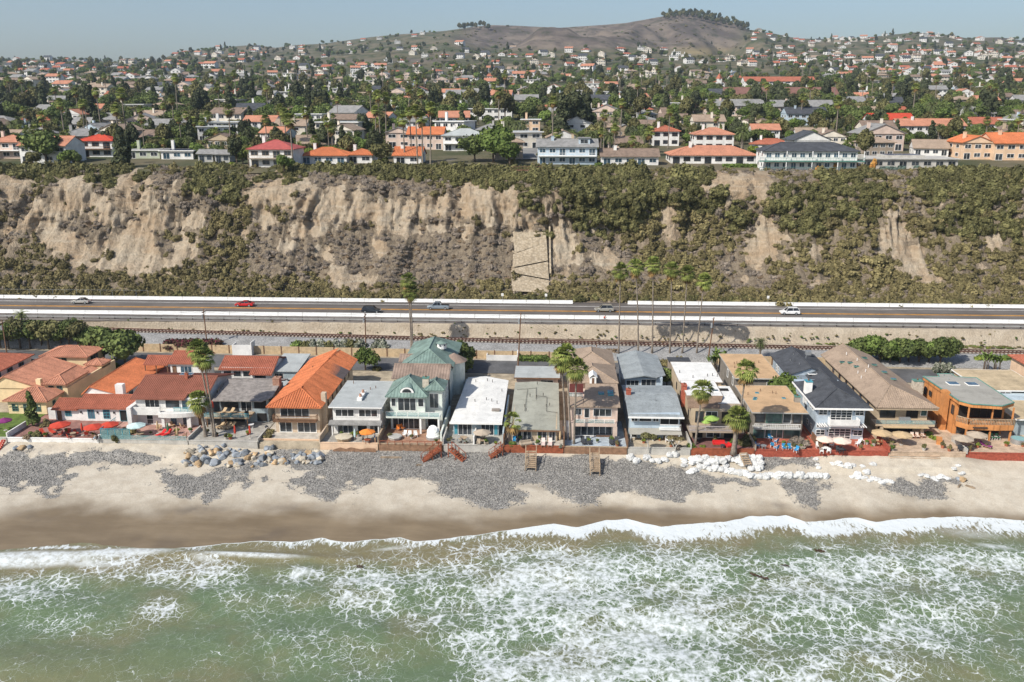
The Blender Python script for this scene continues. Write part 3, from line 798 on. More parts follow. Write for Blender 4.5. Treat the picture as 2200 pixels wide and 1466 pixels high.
# ================================================================ HOUSE KIT
def st(name, rgb, **k): return mat('stucco_'+name, rgb, .9, k.pop('var', .10), .5, .15, 25, .2, fine=.05, stain=.12)
W_WHITE = st('white', (.70, .685, .65)); W_CREAM = st('cream', (.70, .55, .33)); W_BEIGE = st('beige', (.52, .41, .30)); W_TAN = st('tan', (.45, .36, .25))
W_PINK = st('pale_pink', (.60, .47, .39)); W_GREY = st('grey', (.40, .39, .36)); W_BLUE = st('pale_blue', (.42, .50, .56)); W_PEACH = st('peach', (.66, .47, .32))
W_SAGE = st('sage', (.42, .45, .34)); W_BROWN = st('taupe', (.33, .27, .21)); W_PALE = st('pale_green_white', (.60, .64, .58)); W_CONC = mat('concrete', (.42, .40, .36), .9, .15, .6, .2, 12, fine=.1)
def siding(name, rgb, vert=True, sp=3.2):
    k = NT(name); m_ = k.mapping((sp, sp, 0) if vert else (0, 0, sp*1.6))
    w = k.n('ShaderNodeTexWave', bands_direction='X' if vert else 'Z'); 
    w2 = k.n('ShaderNodeTexWave', bands_direction='Y' if vert else 'Z')
    for q in (w, w2): k.l(m_, q.inputs[0]); q.inputs['Scale'].default_value = 1.0
    s = k.math('MULTIPLY', k.ramp(w.outputs['Fac'], 0, .15, .7, 1), k.ramp(w2.outputs['Fac'], 0, .15, .7, 1))
    c = k.scl(k.scl(rgb, k.ramp(k.noise(.8, 4), .3, .7, .85, 1.15)), s)
    _M[name] = k.out(c, .8, .2); return _M[name]
W_WOOD = siding('cedar_siding', (.55, .24, .085)); W_BSID = siding('blue_grey_siding', (.40, .47, .53), False); W_LSID = siding('light_blue_board', (.45, .53, .56)); W_GSID = siding('weathered_siding', (.30, .27, .23))
M_WHT = mat('painted_trim_white', (.78, .77, .74), .6, .06); M_DKT = mat('dark_trim', (.055, .045, .038), .6, .1); M_BRT = mat('brown_timber', (.17, .095, .055), .8, .25, 2); M_GRT = mat('green_copper_trim', (.10, .22, .18), .6, .2)
M_TEAL = mat('teal_paint', (.07, .28, .34), .5, .1); M_REDW = mat('redwood_stain', (.26, .075, .035), .7, .25, 1.5); M_LTW = mat('weathered_timber', (.36, .27, .18), .85, .25, 1.5); M_SLV = mat('galvanised_metal', (.42, .44, .45), .45, .1, metal=.6)
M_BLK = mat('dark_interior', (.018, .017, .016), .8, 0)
def glass(name, rgb, rough=.06):
    k = NT(name); _M[name] = k.out(k.mix(k.ramp(k.noise(.5, 2), .4, .65), rgb, tuple(c*2.2+.01 for c in rgb)), rough, .5); return _M[name]
M_GLS = glass('window_glass', (.022, .026, .030)); M_GLB = glass('blue_window_glass', (.03, .055, .075)); M_GLT = glass('tinted_teal_glass', (.04, .075, .07))
k = NT('balustrade_glass'); k.b.inputs['Transmission Weight'].default_value = .0; k.b.inputs['Alpha'].default_value = .32; M_BAL = k.out((.25, .42, .42), .08, .5)
def tile(name, rgb, v=.22):
    k = NT(name); g_ = k.n('ShaderNodeNewGeometry')
    c = k.scl(rgb, k.ramp(k.noise(4.5, 3, .7), .3, .7, 1-v, 1+v))
    c = k.scl(c, k.ramp(k.noise(.35, 3), .3, .7, .88, 1.1)); c = k.scl(c, k.ramp(k.noise(.9, 6, .75), .5, .7, 1.0, .72))
    wv = k.n('ShaderNodeTexWave', bands_direction='Y'); k.l(k.obj(), wv.inputs[0]); wv.inputs['Scale'].default_value = .9
    c = k.scl(c, k.ramp(wv.outputs['Fac'], 0, .2, .8, 1.0))
    _M[name] = k.out(c, .85, .2); return _M[name]
R_CLAY = tile('clay_tile', (.37, .125, .075), .3); R_ORG = tile('orange_clay_tile', (.52, .17, .072), .2); R_SALM = tile('salmon_clay_tile', (.47, .215, .135)); R_TAN = tile('tan_concrete_tile', (.33, .25, .185), .18); R_BRT = tile('brown_clay_tile', (.30, .115, .075))
R_GRAY = mat('grey_shingle', (.23, .225, .215), .9, .18, .7, .4, 14, fine=.2); R_DARK = mat('charcoal_shingle', (.062, .066, .074), .9, .2, .7, .4, 14, fine=.22, stain=.2); R_LGT = mat('light_grey_roofing', (.38, .40, .39), .85, .08, .4, fine=.05, stain=.14); R_WHT = mat('white_roofing', (.70, .69, .65), .8, .07, .5, fine=.05, stain=.14, speck=1)
R_SAND = mat('sand_roofing', (.50, .33, .185), .9, .10, .4, fine=.06, stain=.16, speck=1); R_GRN = mat('olive_grey_roofing', (.33, .33, .275), .9, .08, .35, fine=.05, stain=.2); R_BGRY = mat('blue_grey_shingle', (.27, .295, .30), .9, .12, .5, .3, 14, fine=.15, stain=.18); R_CAP = mat('taupe_roofing', (.33, .315, .275), .9, .07, .3, fine=.05, stain=.16); R_TANF = mat('pale_tan_roofing', (.47, .37, .235), .9, .14, .4, fine=.08, stain=.2, speck=1)
R_PATCH = mat('weathered_shingle', (.24, .215, .195), .9, .25, 1.4, .5, 10, fine=.25); R_COP = mat('green_copper_roof', (.16, .225, .195), .6, .25, .35, .1, 8, fine=.10, stain=.25); R_COPB = mat('brown_copper_roof', (.25, .185, .145), .6, .2, .5, fine=.1)
M_CHIM = mat('chimney_brick', (.35, .20, .14), .9, .25, 2.5, .4, 10); M_STONE = mat('chimney_stone', (.46, .41, .33), .9, .25, 2.0, .5, 8)

class House:
    def __init__(s, label, x, y, z=None, name='beach_house', cat='house', group=None, rz=0):
        s.o = thing(name, label, cat, (x, y, PATIO-.06 if z is None else z), group, rz)
        s.tm = None
    def box(s, name, m, x0, x1, y0, y1, z0, z1, parent=None):
        return MB().box(x0, x1, y0, y1, z0, z1).build(name, m, parent or s.o)
    def win(s, face, pos, a0, a1, z0, z1, cols=2, rows=1, fm=None, gm=None, name='window', fw=.07, pr=.07):
        fm = fm or M_WHT; gm = gm or M_GLS
        out = -1 if face in 'fl' else 1
        def B(mb, u0, u1, v0, v1, d0, d1):
            p0, p1 = sorted((pos+out*d0, pos+out*d1))
            if face in 'fb': mb.box(u0, u1, p0, p1, v0, v1)
            else: mb.box(p0, p1, u0, u1, v0, v1)
        mb = MB()
        B(mb, a0, a1, z0, z0+fw, -.02, pr); B(mb, a0, a1, z1-fw, z1, -.02, pr); B(mb, a0, a0+fw, z0+fw, z1-fw, -.02, pr); B(mb, a1-fw, a1, z0+fw, z1-fw, -.02, pr)
        iw = (a1-a0-2*fw); ih = (z1-z0-2*fw); g = fw*.7
        for c in range(1, cols): u = a0+fw+iw*c/cols; B(mb, u-g/2, u+g/2, z0+fw, z1-fw, -.02, pr-.01)
        for r in range(1, rows): v = z0+fw+ih*r/rows; B(mb, a0+fw, a1-fw, v-g/2, v+g/2, -.02, pr-.015)
        w = mb.build(name, fm, s.o)
        for c in range(cols):
            for r in range(rows):
                p = MB(); B(p, a0+fw+iw*c/cols, a0+fw+iw*(c+1)/cols, z0+fw+ih*r/rows, z0+fw+ih*(r+1)/rows, -.02, .012+.004*((c+r) % 2)); p.build('pane', gm, w)
        return w
    def roof(s, faces, m, th=.16, name='roof', ribs=0, rh=.09, cap=None, capr=.11, parent=None):
        mb = MB()
        for f in faces: mb.slab(f, th)
        r = mb.build(name, m, parent or s.o)
        if ribs and not parent:
            mb = MB()
            for f in faces: rib_face(mb, f, ribs, rh)
            tag(mb.build('tile_rows', m, r), kind='stuff')
        for c in (cap or []):
            MB().tube([Vector(p)+Vector((0,0,.03)) for p in c], capr, 6).build('ridge_cap', m, r)
        return r
    def flat(s, x0, x1, y0, y1, z, m, fm=None, th=.22, lip=.0):
        r = s.box('roof', m, x0, x1, y0, y1, z, z+th)
        if fm:
            mb = MB(); e = .05; t = z+th+lip+.02
            mb.box(x0-e, x1+e, y0-e, y0-.003, z-.04, t); mb.box(x0-e, x1+e, y1+.003, y1+e, z-.04, t); mb.box(x0-e, x0-.003, y0, y1, z-.04, t); mb.box(x1+.003, x1+e, y0, y1, z-.04, t)
            mb.build('fascia', fm, r)
        return r
    def gable(s, x0, x1, y0, y1, z, rise, m, axis='x', wall=None, rp=None, **k):
        if axis == 'x':
            c = y0+(y1-y0)*(rp or .5)
            f = [[(x0,y0,z),(x1,y0,z),(x1,c,z+rise),(x0,c,z+rise)], [(x1,y1,z),(x0,y1,z),(x0,c,z+rise),(x1,c,z+rise)]]; cp = [[(x0,c,z+rise),(x1,c,z+rise)]]
            ends = [[(x, y0+.35, z-.10), (x, y1-.35, z-.10), (x, c, z+rise-.22)] for x in (x0+.3, x1-.3)]
        else:
            c = x0+(x1-x0)*(rp or .5)
            f = [[(x0,y1,z),(x0,y0,z),(c,y0,z+rise),(c,y1,z+rise)], [(x1,y0,z),(x1,y1,z),(c,y1,z+rise),(c,y0,z+rise)]]; cp = [[(c,y0,z+rise),(c,y1,z+rise)]]
            ends = [[(x0+.35, y, z-.10), (x1-.35, y, z-.10), (c, y, z+rise-.22)] for y in (y0+.3, y1-.3)]
        r = s.roof(f, m, cap=cp, **k)
        if wall:
            mb = MB()
            for e in ends: MB().poly(e).build('gable_end', wall, s.o)
        return r
    def hip(s, x0, x1, y0, y1, z, rise, m, run=None, back=True, **k):
        w, d = x1-x0, y1-y0
        if d >= w:
            c = (x0+x1)/2; q = run or w/2; ya, yb = y0+q, (y1-q if back else y1)
            f = [[(x0,y0,z),(x1,y0,z),(c,ya,z+rise)], [(x1,y0,z),(x1,y1,z),(c,yb,z+rise),(c,ya,z+rise)], [(x0,y1,z),(x0,y0,z),(c,ya,z+rise),(c,yb,z+rise)]]
            cp = [[(c,ya,z+rise),(c,yb,z+rise)], [(x0,y0,z),(c,ya,z+rise)], [(x1,y0,z),(c,ya,z+rise)]]
            if back: f.append([(x1,y1,z),(x0,y1,z),(c,yb,z+rise)])
        else:
            c = (y0+y1)/2; q = run or d/2; xa, xb = x0+q, x1-q
            f = [[(x0,y0,z),(x1,y0,z),(xb,c,z+rise),(xa,c,z+rise)], [(x1,y1,z),(x0,y1,z),(xa,c,z+rise),(xb,c,z+rise)], [(x0,y1,z),(x0,y0,z),(xa,c,z+rise)], [(x1,y0,z),(x1,y1,z),(xb,c,z+rise)]]
            cp = [[(xa,c,z+rise),(xb,c,z+rise)], [(x0,y0,z),(xa,c,z+rise)], [(x1,y0,z),(xb,c,z+rise)]]
        return s.roof(f, m, cap=cp, **k)
    def rail(s, x0, x1, y, z, h=.95, m=None, n=None, y1=None, name='balcony_rail', sp=.22):
        mb = MB(); m = m or M_BRT
        mb.box(x0, x1, y-.04, y+.04, z+h-.08, z+h); mb.box(x0, x1, y-.03, y+.03, z+.08, z+.14)
        n = n or max(2, int((x1-x0)/sp))
        for i in range(n+1):
            x = x0+.03+(x1-x0-.06)*i/n; t = .055 if i % 6 == 0 else .03; mb.box(x-t/2, x+t/2, y-.02, y+.02, z, z+h-.08)
        if y1:
            for x in (x0, x1):
                mb.box(x-.04, x+.04, y+.04, y1, z+h-.08, z+h)
                for i in range(int((y1-y)/.3)): yy = y+.3+.3*i; mb.box(x-.02, x+.02, yy-.02, yy+.02, z, z+h-.08)
        return mb.build(name, m, s.o)
    def glassrail(s, x0, x1, y, z, h=.95, m=None, n=4, y1=None):
        m = m or M_WHT; mb = MB()
        mb.box(x0, x1, y-.03, y+.03, z+h-.05, z+h)
        for i in range(n+1): x = x0+.03+(x1-x0-.06)*i/n; mb.box(x-.03, x+.03, y-.025, y+.025, z, z+h-.05)
        r = mb.build('balcony_rail', m, s.o)
        for i in range(n): a = x0+(x1-x0)*i/n; MB().box(a+.05, a+(x1-x0)/n-.05, y-.01, y+.01, z+.06, z+h-.06).build('glass_panel', M_BAL, r)
        return r
    def chim(s, x, y, z0, z1, m=None, w=.8, d=.8, cap=None):
        c = s.box('chimney', m or M_CHIM, x-w/2, x+w/2, y-d/2, y+d/2, z0, z1)
        MB().box(x-w/2-.06, x+w/2+.06, y-d/2-.06, y+d/2+.06, z1+.002, z1+.12).build('chimney_cap', cap or m or M_CHIM, c)
        MB().tube([(x,y,z1+.12),(x,y,z1+.42)], .13, 8).build('flue', M_BRT, c)
    def vents(s, L, m=None):
        for x, y, z in L: MB().tube([(x,y,z-.05),(x,y,z+.5)], .06, 6).build('vent_pipe', m or M_SLV, s.o)
    def sky(s, x, y, z, w=.9, d=.9, tilt=0.0, m=None):
        f = MB().box(x-w/2, x+w/2, y-d/2, y+d/2, z-.05, z+.14).build('skylight', m or M_WHT, s.o)
        MB().box(x-w/2+.07, x+w/2-.07, y-d/2+.07, y+d/2-.07, z+.142, z+.17).build('pane', M_GLB, f)
def rib_face(mb, f, sp, h):
    P = [Vector(p) for p in f]; u = (P[1]-P[0]).normalized(); n = (P[1]-P[0]).cross(P[2]-P[0]).normalized()
    if n.z < 0: n = -n
    w = n.cross(u)
    q = [((p-P[0]).dot(u), (p-P[0]).dot(w)) for p in P]
    a, b = min(c[0] for c in q), max(c[0] for c in q)
    k = max(1, int((b-a)/sp)); 
    for i in range(k):
        s = a+(b-a)*(i+.5)/k; ts = []
        for j in range(len(q)):
            (s0, t0), (s1, t1) = q[j], q[(j+1) % len(q)]
            if (s0-s)*(s1-s) < 0: ts.append(t0+(t1-t0)*(s-s0)/(s1-s0))
        if len(ts) < 2 or max(ts)-min(ts) < .1: continue
        t0, t1 = min(ts)-.03, max(ts); hw = sp*.30
        B = len(mb.v)
        for t in (t0, t1):
            for ds, dh in ((-hw, .004), (-hw*.5, h*.85), (hw*.5, h*.85), (hw, .004)): mb.v.append(tuple(P[0]+u*(s+ds)+w*t+n*dh))
        for c in range(3): mb.f.append((B+c, B+c+1, B+c+5, B+c+4)); mb.m.append(0)
        mb.f.append((B, B+1, B+2, B+3)); mb.m.append(0)

# ================================================================ THE BEACH-FRONT ROW (left to right)
# -- arcaded villa at the edge
h = House('white arcaded villa with clay tiled roofs beside the yellow villa', -116, 153.5)
h.box('wall', W_WHITE, 0, 10.5, 2, 15, 0, 5.0); h.box('wall', W_CREAM, 1, 9, -4, 1.9, 0, 2.7)
h.hip(-.6, 11.1, 1.4, 15.6, 5.0, 2.0, R_CLAY, ribs=.42); h.gable(.4, 9.6, -4.6, 1.9, 2.7, 1.4, R_CLAY, 'x', W_CREAM, ribs=.42)
for i in range(3): h.win('f', 2, 1.2+3.1*i, 3.2+3.1*i, 3.0, 4.6, 2, 2, M_TEAL)
for i in range(3): h.win('r', 10.5, 3+3.8*i, 4.8+3.8*i, .3, 2.5, 2, 1, M_WHT, M_BLK); h.win('r', 10.5, 3+3.8*i, 4.8+3.8*i, 3.0, 4.5, 2, 2, M_TEAL)
for i in range(2): h.win('f', -4, 2+3.5*i, 4+3.5*i, .4, 2.2, 2, 2, M_TEAL)
# -- yellow villa
h = House('cream yellow villa with salmon hipped tile roofs and arched windows', -98.2, 147.5)
h.box('wall', W_CREAM, .3, 7.4, 0, 6, 0, 2.65); h.hip(-.3, 8.0, -.6, 6.6, 2.65, 1.55, R_SALM, ribs=.40)
for x in (1.0, 3.1, 5.2):
    w = h.win('f', 0, x, x+1.15, .55, 1.95, 2, 3, M_GRT)
    MB().prism([(x+.575+.58*math.cos(a), .58*math.sin(a)) for a in [i*math.pi/8 for i in range(9)]], 0, .07).build('arch_light', M_GLB, w)
    p = w.children[-1]; p.rotation_euler = (math.pi/2, 0, 0); p.location = (0, .003, 1.93)
h.win('r', 7.4, 2, 3, .7, 1.9, 2, 2, M_GRT)
h.box('wall', W_CREAM, 4.3, 8.3, 5.4, 13.5, 0, 4.1); h.hip(3.9, 8.7, 4.9, 13.5, 4.1, 1.1, R_SALM, back=False, ribs=.40)
for x in (5.0, 6.6): h.win('f', 5.4, x, x+1.05, 2.3, 3.7, 2, 3, M_GRT)
h.box('wall', W_CREAM, -6.5, 4.2, 6.1, 20, 0, 3.0); h.gable(-7.2, 4.2, 5.6, 20, 3.0, 2.3, R_SALM, 'y', W_CREAM, rp=.32, ribs=.40)
h.box('parapet_wall', W_CREAM, 8.3, 8.6, 5.4, 24, 0, 3.3)
h.gable(4.2, 8.3, 13.6, 24, 3.0, .7, R_SALM, 'y', ribs=.40); h.hip(5.0, 8.9, 18.2, 22.2, 3.9, .8, R_SALM, ribs=.40); h.box('wall', W_CREAM, 5.3, 8.6, 18.5, 21.9, 3.0, 3.9)
h.box('wall', W_CREAM, -4.4, 4.6, 20.5, 27, 0, 5.0); h.hip(-5.0, 5.2, 19.9, 27.6, 5.0, 1.3, R_SALM, ribs=.40)
for x in (-2.4, -.6): h.win('f', 20.5, x, x+1.0, 3.2, 4.6, 2, 3, M_GRT)
h.win('r', 4.6, 22, 25, 2.6, 4.6, 3, 1, M_GRT)
h.box('chimney', W_CREAM, 2.2, 3.1, 6.2, 7.0, 2.8, 4.6)
# -- white hacienda with the red terrace
h = House('low white hacienda with red clay tile roofs and blue shutters behind the red umbrella terrace', -87.6, 144.5)
h.box('wall', W_WHITE, 0, 4.4, .2, 5.2, 0, 2.2); h.box('wall', W_WHITE, 4.4, 14.6, 0, 6, 0, 2.55)
h.gable(-.4, 4.4, -.4, 5.6, 2.2, 1.1, R_CLAY, 'x', W_WHITE, ribs=.36); h.gable(4.1, 15.0, -.5, 6.4, 2.55, 1.45, R_CLAY, 'x', W_WHITE, ribs=.36)
h.win('f', .2, 1.8, 2.9, .8, 2.0, 2, 3, M_TEAL, M_GLB); h.win('f', .2, .3, 1.1, .05, 1.75, 1, 1, M_BRT, M_BRT, 'door')
for x in (6.0, 8.8): h.win('f', 0, x, x+1.2, .5, 2.2, 2, 3 if x > 8 else 1, M_TEAL, M_GLB)
h.win('f', 0, 11.8, 13.1, .05, 2.1, 1, 1, M_TEAL, M_BLK, 'door')
for x in (4.75, 7.7, 10.7): h.box('wall_lamp', M_BLK, x, x+.18, -.2, -.003, 1.5, 1.85)
h.box('garden_wall', W_WHITE, -1.5, -.003, .5, .9, 0, 2.1)
h.box('wall', W_WHITE, 2.6, 8.8, 6.2, 25, 0, 2.7); h.gable(1.6, 9.4, 6.4, 25.4, 2.7, 1.6, R_ORG, 'y', W_WHITE, rp=.22, ribs=.36)
h.box('chimney', W_WHITE, 8.9, 10.3, 4.9, 6.0, 2.5, 5.2)
for i in range(3): h.win('r', 8.8, 10+4*i, 11.5+4*i, .4, 2.1, 2, 1, M_TEAL)
# -- cottage with roof terrace behind it
h = House('small white cottage with red tile roof and a sheltered terrace, behind the red-tiled white house', -79.5, 164.5)
h.box('wall', W_WHITE, 4.6, 10.6, 0, 7, 0, 4.9); h.gable(4.2, 11.0, -.5, 7.4, 4.9, 1.5, R_CLAY, 'x', W_WHITE, ribs=.36)
h.gable(-.8, 4.2, -.2, 4.8, 4.5, 1.2, R_CLAY, 'x', ribs=.36); h.box('terrace', W_WHITE, -1.0, 4.5, -3.5, 6.0, 0, 2.3); h.box('terrace_floor', mat('terracotta_paving', (.34, .14, .10), .9, .2, 1.2, fine=.1), -.8, 4.3, -3.3, 5.8, 2.301, 2.33)
for x in (-.6, 1.6, 3.9): h.box('post', M_BRT, x, x+.16, 0, .16, 2.33, 4.5)
h.win('f', 0, 5.0, 5.8, 2.5, 4.3, 1, 1, M_BRT, M_BRT, 'door'); h.win('f', 0, 6.6, 8.9, 2.9, 4.3, 3, 1, M_WHT, M_GLB); h.win('r', 10.6, 2, 2.8, 3.3, 4.2, 1, 2, M_BRT); h.win('r', 10.6, 4.8, 5.4, 2.0, 2.9, 1, 1, M_BRT)
# -- white house, big red roof
h = House('white two-storey house with broad red tile roof and curved white balcony', -72.3, 143.0)
h.box('wall', W_WHITE, .4, 12.4, 0, 14, 0, 5.0)
z = 5.05
h.roof([[(-.3,-.7,z),(9.4,-.7,z),(9.4,6,z+2.2),(-.3,6,z+2.2)], [(9.4,1.0,z+.56),(13.0,1.0,z+.56),(13.0,6,z+2.2),(9.4,6,z+2.2)], [(13.0,14.5,z),(-.3,14.5,z),(-.3,6,z+2.2),(13.0,6,z+2.2)]], R_BRT, ribs=.34, cap=[[(-.3,6,z+2.2),(13,6,z+2.2)]])
MB().slab([(.4,.3,z+.2),(.4,13.7,z+.1),(.4,6,z+2.0)], .01)
mb = MB()
for x in (.45, 12.35): MB().poly([(x,-.0,z-.05),(x,14,z-.05),(x,6,z+1.98)]).build('gable_end', W_WHITE, h.o)
h.box('parapet', W_WHITE, .4, 5.2, -1.5, -1.25, 2.4, 3.75); h.box('balcony_floor', W_WHITE, .4, 5.0, -1.25, -.003, 2.4, 2.6)
mb = MB(); arc = [(5.0+7.6*t, -1.9+1.9*t**2*.9-.5*math.sin(t*3)) for t in np.linspace(0, 1, 12)]
mb.prism([(a, b) for a, b in arc] + [(12.6, 0.0), (5.0, 0.0)], 2.15, 2.9); mb.build('balcony', W_WHITE, h.o)
h.box('buttress', W_WHITE, -.35, .4, -2.2, 1.5, 0, 3.9)
h.win('f', 0, 2.0, 4.6, 3.3, 4.85, 3, 1, M_WHT); h.win('f', 0, 5.6, 8.2, 3.2, 4.85, 1, 1); h.win('f', 0, 8.5, 9.6, 2.95, 4.8, 1, 1, M_WHT, M_GLB); h.win('f', 0, 10.2, 12.0, 2.95, 4.9, 2, 1)
h.win('f', 0, 2.0, 3.2, .15, 2.0, 1, 2); h.win('f', 0, 6.2, 7.4, .1, 2.0, 1, 1, M_WHT, M_GLB); h.win('f', 0, 8.4, 9.4, .1, 2.0, 1, 1, M_WHT, M_GLB); h.win('f', 0, 11.2, 12.1, .1, 2.0, 1, 1, M_BRT, M_BRT, 'door')
h.glassrail(7.4, 12.2, -.95, 2.9, .8, M_TEAL, 4); h.box('pier', W_WHITE, 9.7, 10.4, -1.4, -.9, 0, 2.15); h.box('pier', W_WHITE, 5.4, 5.9, -1.7, -1.2, 0, 2.15)
h.win('r', 12.4, 2.5, 3.1, 2.2, 4.4, 1, 1); h.win('r', 12.4, 6, 7.5, 3.0, 4.6, 2, 1); h.win('r', 12.4, 9.5, 11, 3.0, 4.6, 2, 1, M_DKT)
h.chim(7.6, 5.2, 6.6, 7.9, R_CLAY, .5, .5); h.sky(6.6, 7.6, 6.95, 2.2, 1.4)
# -- cottage with long red roof behind
h = House('white cottage with long red tile roof and strip windows behind the grey beach house', -64.5, 163.0)
h.box('wall', W_WHITE, .4, 10.6, 0, 8, 0, 4.6); h.roof([[(0,-.6,4.3),(6.5,-.6,4.3),(6.5,3.4,5.9),(0,3.4,5.9)], [(6.5,-2.0,3.8),(11.0,-2.0,3.8),(11.0,3.4,5.9),(6.5,3.4,5.9)], [(11,8.4,4.4),(0,8.4,4.4),(0,3.4,5.9),(11,3.4,5.9)]], R_CLAY, ribs=.36, cap=[[(0,3.4,5.9),(11,3.4,5.9)]])
mb = MB()
for x in (.45, 10.55): MB().poly([(x,0,4.2),(x,8,4.2),(x,3.4,5.7)]).build('gable_end', W_WHITE, h.o)
h.box('wall', W_WHITE, 6.9, 10.6, -1.4, -.003, 0, 3.7)
for i in range(3): h.win('f', 0, .8+1.9*i, 2.4+1.9*i, 2.7, 3.9, 1, 1)
h.win('f', -1.4, 7.4, 9.6, 2.3, 3.4, 3, 1, M_DKT); h.win('r', 10.6, 2.2, 3.0, 3.2, 4.3, 1, 2)
# -- weathered grey house
h = House('weathered grey shingled beach house with glass-railed deck and brick chimney', -58.6, 145.2)
h.box('wall', W_LSID, .6, 9.2, 0, 9.5, 0, 4.4)
h.roof([[(-.2,-1.2,4.35),(8.6,-1.2,4.35),(10.0,0.2,4.6),(10.0,6.6,5.75),(-.2,6.6,5.75)], [(10.0,10.2,4.9),(-.2,10.2,4.9),(-.2,6.6,5.75),(10.0,6.6,5.75)]], R_PATCH, cap=[[(-.2,6.6,5.75),(10,6.6,5.75)]], capr=.06)
h.box('deck', M_LTW, -1.0, 6.8, -3.2, -.003, 1.75, 1.98); h.glassrail(-1.0, 6.8, -3.15, 1.98, .8, M_TEAL, 5)
for x in (-.7, 2.6, 6.4): h.box('post', M_BRT, x, x+.15, -3.1, -2.95, 0, 1.75)
h.win('f', 0, .9, 4.0, 2.1, 4.0, 2, 1, M_DKT); h.win('f', 0, 4.4, 6.4, 2.05, 4.0, 2, 1, M_WHT); h.win('f', 0, 6.8, 9.0, 2.6, 4.0, 2, 1, M_DKT, M_BLK)
h.win('f', 0, 1.2, 5.0, .1, 1.65, 3, 1, M_DKT, M_BLK); h.win('f', 0, 7.2, 8.9, .2, 1.7, 1, 1, M_DKT, M_BLK); h.win('r', 9.2, 1, 3, 2.3, 3.9, 1, 1, M_DKT)
h.chim(9.5, 5.2, 3.0, 6.6, M_CHIM, 1.2, 1.4)
h.box('barbecue', M_BLK, 5.9, 6.5, -2.6, -2.1, 1.98, 2.9)
# -- two grey cottages behind
h = House('little cottage with flat light grey roof beside the slatted dark roof', -54.6, 163.5)
h.box('wall', W_LSID, .3, 5.2, 0, 9, 0, 3.9); h.roof([[(0,-.4,3.9),(5.6,-.4,3.9),(5.6,9.4,4.7),(0,9.4,4.7)]], R_LGT); h.win('f', 0, .8, 2.6, 1.9, 3.4, 2, 1); h.win('f', 0, 3.2, 4.6, .1, 2.2, 1, 1)
h = House('little pale blue board cottage with dark ribbed gable roof next to the orange roof', -48.6, 160.0)
h.box('wall', W_LSID, .3, 5.4, 0, 10, 0, 3.7); h.gable(-.2, 5.9, -.4, 10.4, 3.7, 1.3, R_DARK, 'y', W_LSID, rp=.35, ribs=.3, rh=.05); h.win('f', 0, 2.6, 4.6, 1.6, 2.9, 2, 1); h.vents([(-.2, -1.8, 3.4)]); h.win('r', 5.4, 2, 4, 1.6, 3.0, 2, 1)
h.box('porch_roof', R_LGT, -3.0, .8, -5.0, -.5, 2.9, 3.05); h.box('wall', W_LSID, -2.8, .6, -4.7, -.6, 0, 2.9)
# -- big orange roof
h = House('beige stucco house with long bright orange tile roof and brown balcony', -46.9, 140.5)
h.box('wall', W_BEIGE, .3, 7.9, 0, 26, 0, 4.85)
z = 4.9; a0, a1, c = -.9, 8.6, 3.9
h.roof([[(a0,-1.0,z),(a1,-1.0,z),(c,3.9,z+1.9)], [(a1,-1.0,z),(a1,28,z),(c+1.2,28,z+1.9),(c,3.9,z+1.9)], [(a0,28,z),(a0,-1.0,z),(c,3.9,z+1.9),(c+1.2,28,z+1.9)], ], R_ORG, ribs=.40, rh=.11, cap=[[(c,3.9,z+1.9),(c+1.2,28,z+1.9)],[(a0,-1,z),(c,3.9,z+1.9)],[(a1,-1,z),(c,3.9,z+1.9)]])
mb = MB(); mb.slab([(5.3,14.5,z+1.75),(8.75,14.5,z+.12),(8.75,20,z+.12),(5.4,20,z+1.75)], .08); mb.build('flat_roof_patch', mat('brown_membrane', (.12, .095, .09), .85, .15), h.o)
h.win('f', 0, 1.2, 6.2, 2.75, 4.6, 4, 1); h.box('balcony_floor', M_BRT, .2, 7.6, -1.3, -.003, 2.3, 2.5); h.rail(.2, 7.6, -1.25, 2.5, .95, M_BRT, y1=-.05)
h.win('f', 0, .9, 3.1, .05, 2.15, 2, 1, fw=.1); h.win('f', 0, 4.0, 7.3, .05, 2.15, 3, 1, fw=.1)
for i in range(7): h.win('r', 7.9, 2.4+3.3*i, 3.1+3.3*i, 2.9, 4.0, 1, 1, M_BRT)
h.box('chimney', W_BEIGE, 7.92, 8.7, 1.6, 2.6, 0, 6.6); h.vents([(2.2, 18, 6.0), (4.4, 22, 6.7), (5.0, 24, 6.6)], M_BRT)
for i in range(4): h.win('l', .3, 4+5*i, 5+5*i, 2.9, 4.0, 1, 1, M_BRT)
# -- white house grey flat roof
h = House('white house with flat pale grey roof and twin flue box, orange umbrella in front', -36.8, 140.3)
h.box('wall', W_WHITE, .2, 8.3, 0, 13, 0, 5.0); h.flat(-.25, 8.75, -.9, 13.6, 5.0, R_LGT, M_WHT, .12)
for a in (.6, 4.6): h.win('f', 0, a, a+3.3, 3.1, 4.5, 3, 1, fw=.12)
h.roof([[(-.4,-1.2,2.1),(8.6,-1.2,2.1),(8.6,-.02,2.5),(-.4,-.02,2.5)]], R_GRAY, .14, 'porch_roof')
for x in (.1, 8.0): h.box('post', M_WHT, x, x+.16, -1.0, -.84, 0, 2.0)
h.win('f', 0, .9, 3.6, .1, 1.95, 3, 1); h.win('f', 0, 4.3, 6.0, .05, 2.0, 1, 1, M_WHT, M_BLK, 'door'); h.win('f', 0, 6.4, 7.9, .1, 1.95, 2, 1)
b = h.box('flue_box', M_WHT, 3.9, 4.7, 2.4, 6.6, 5.12, 5.6)
for yy in (3.4, 5.6): MB().tube([(4.3,yy,5.6),(4.3,yy,6.1)], [.28, .2], 8).build('flue', M_CHIM, b)
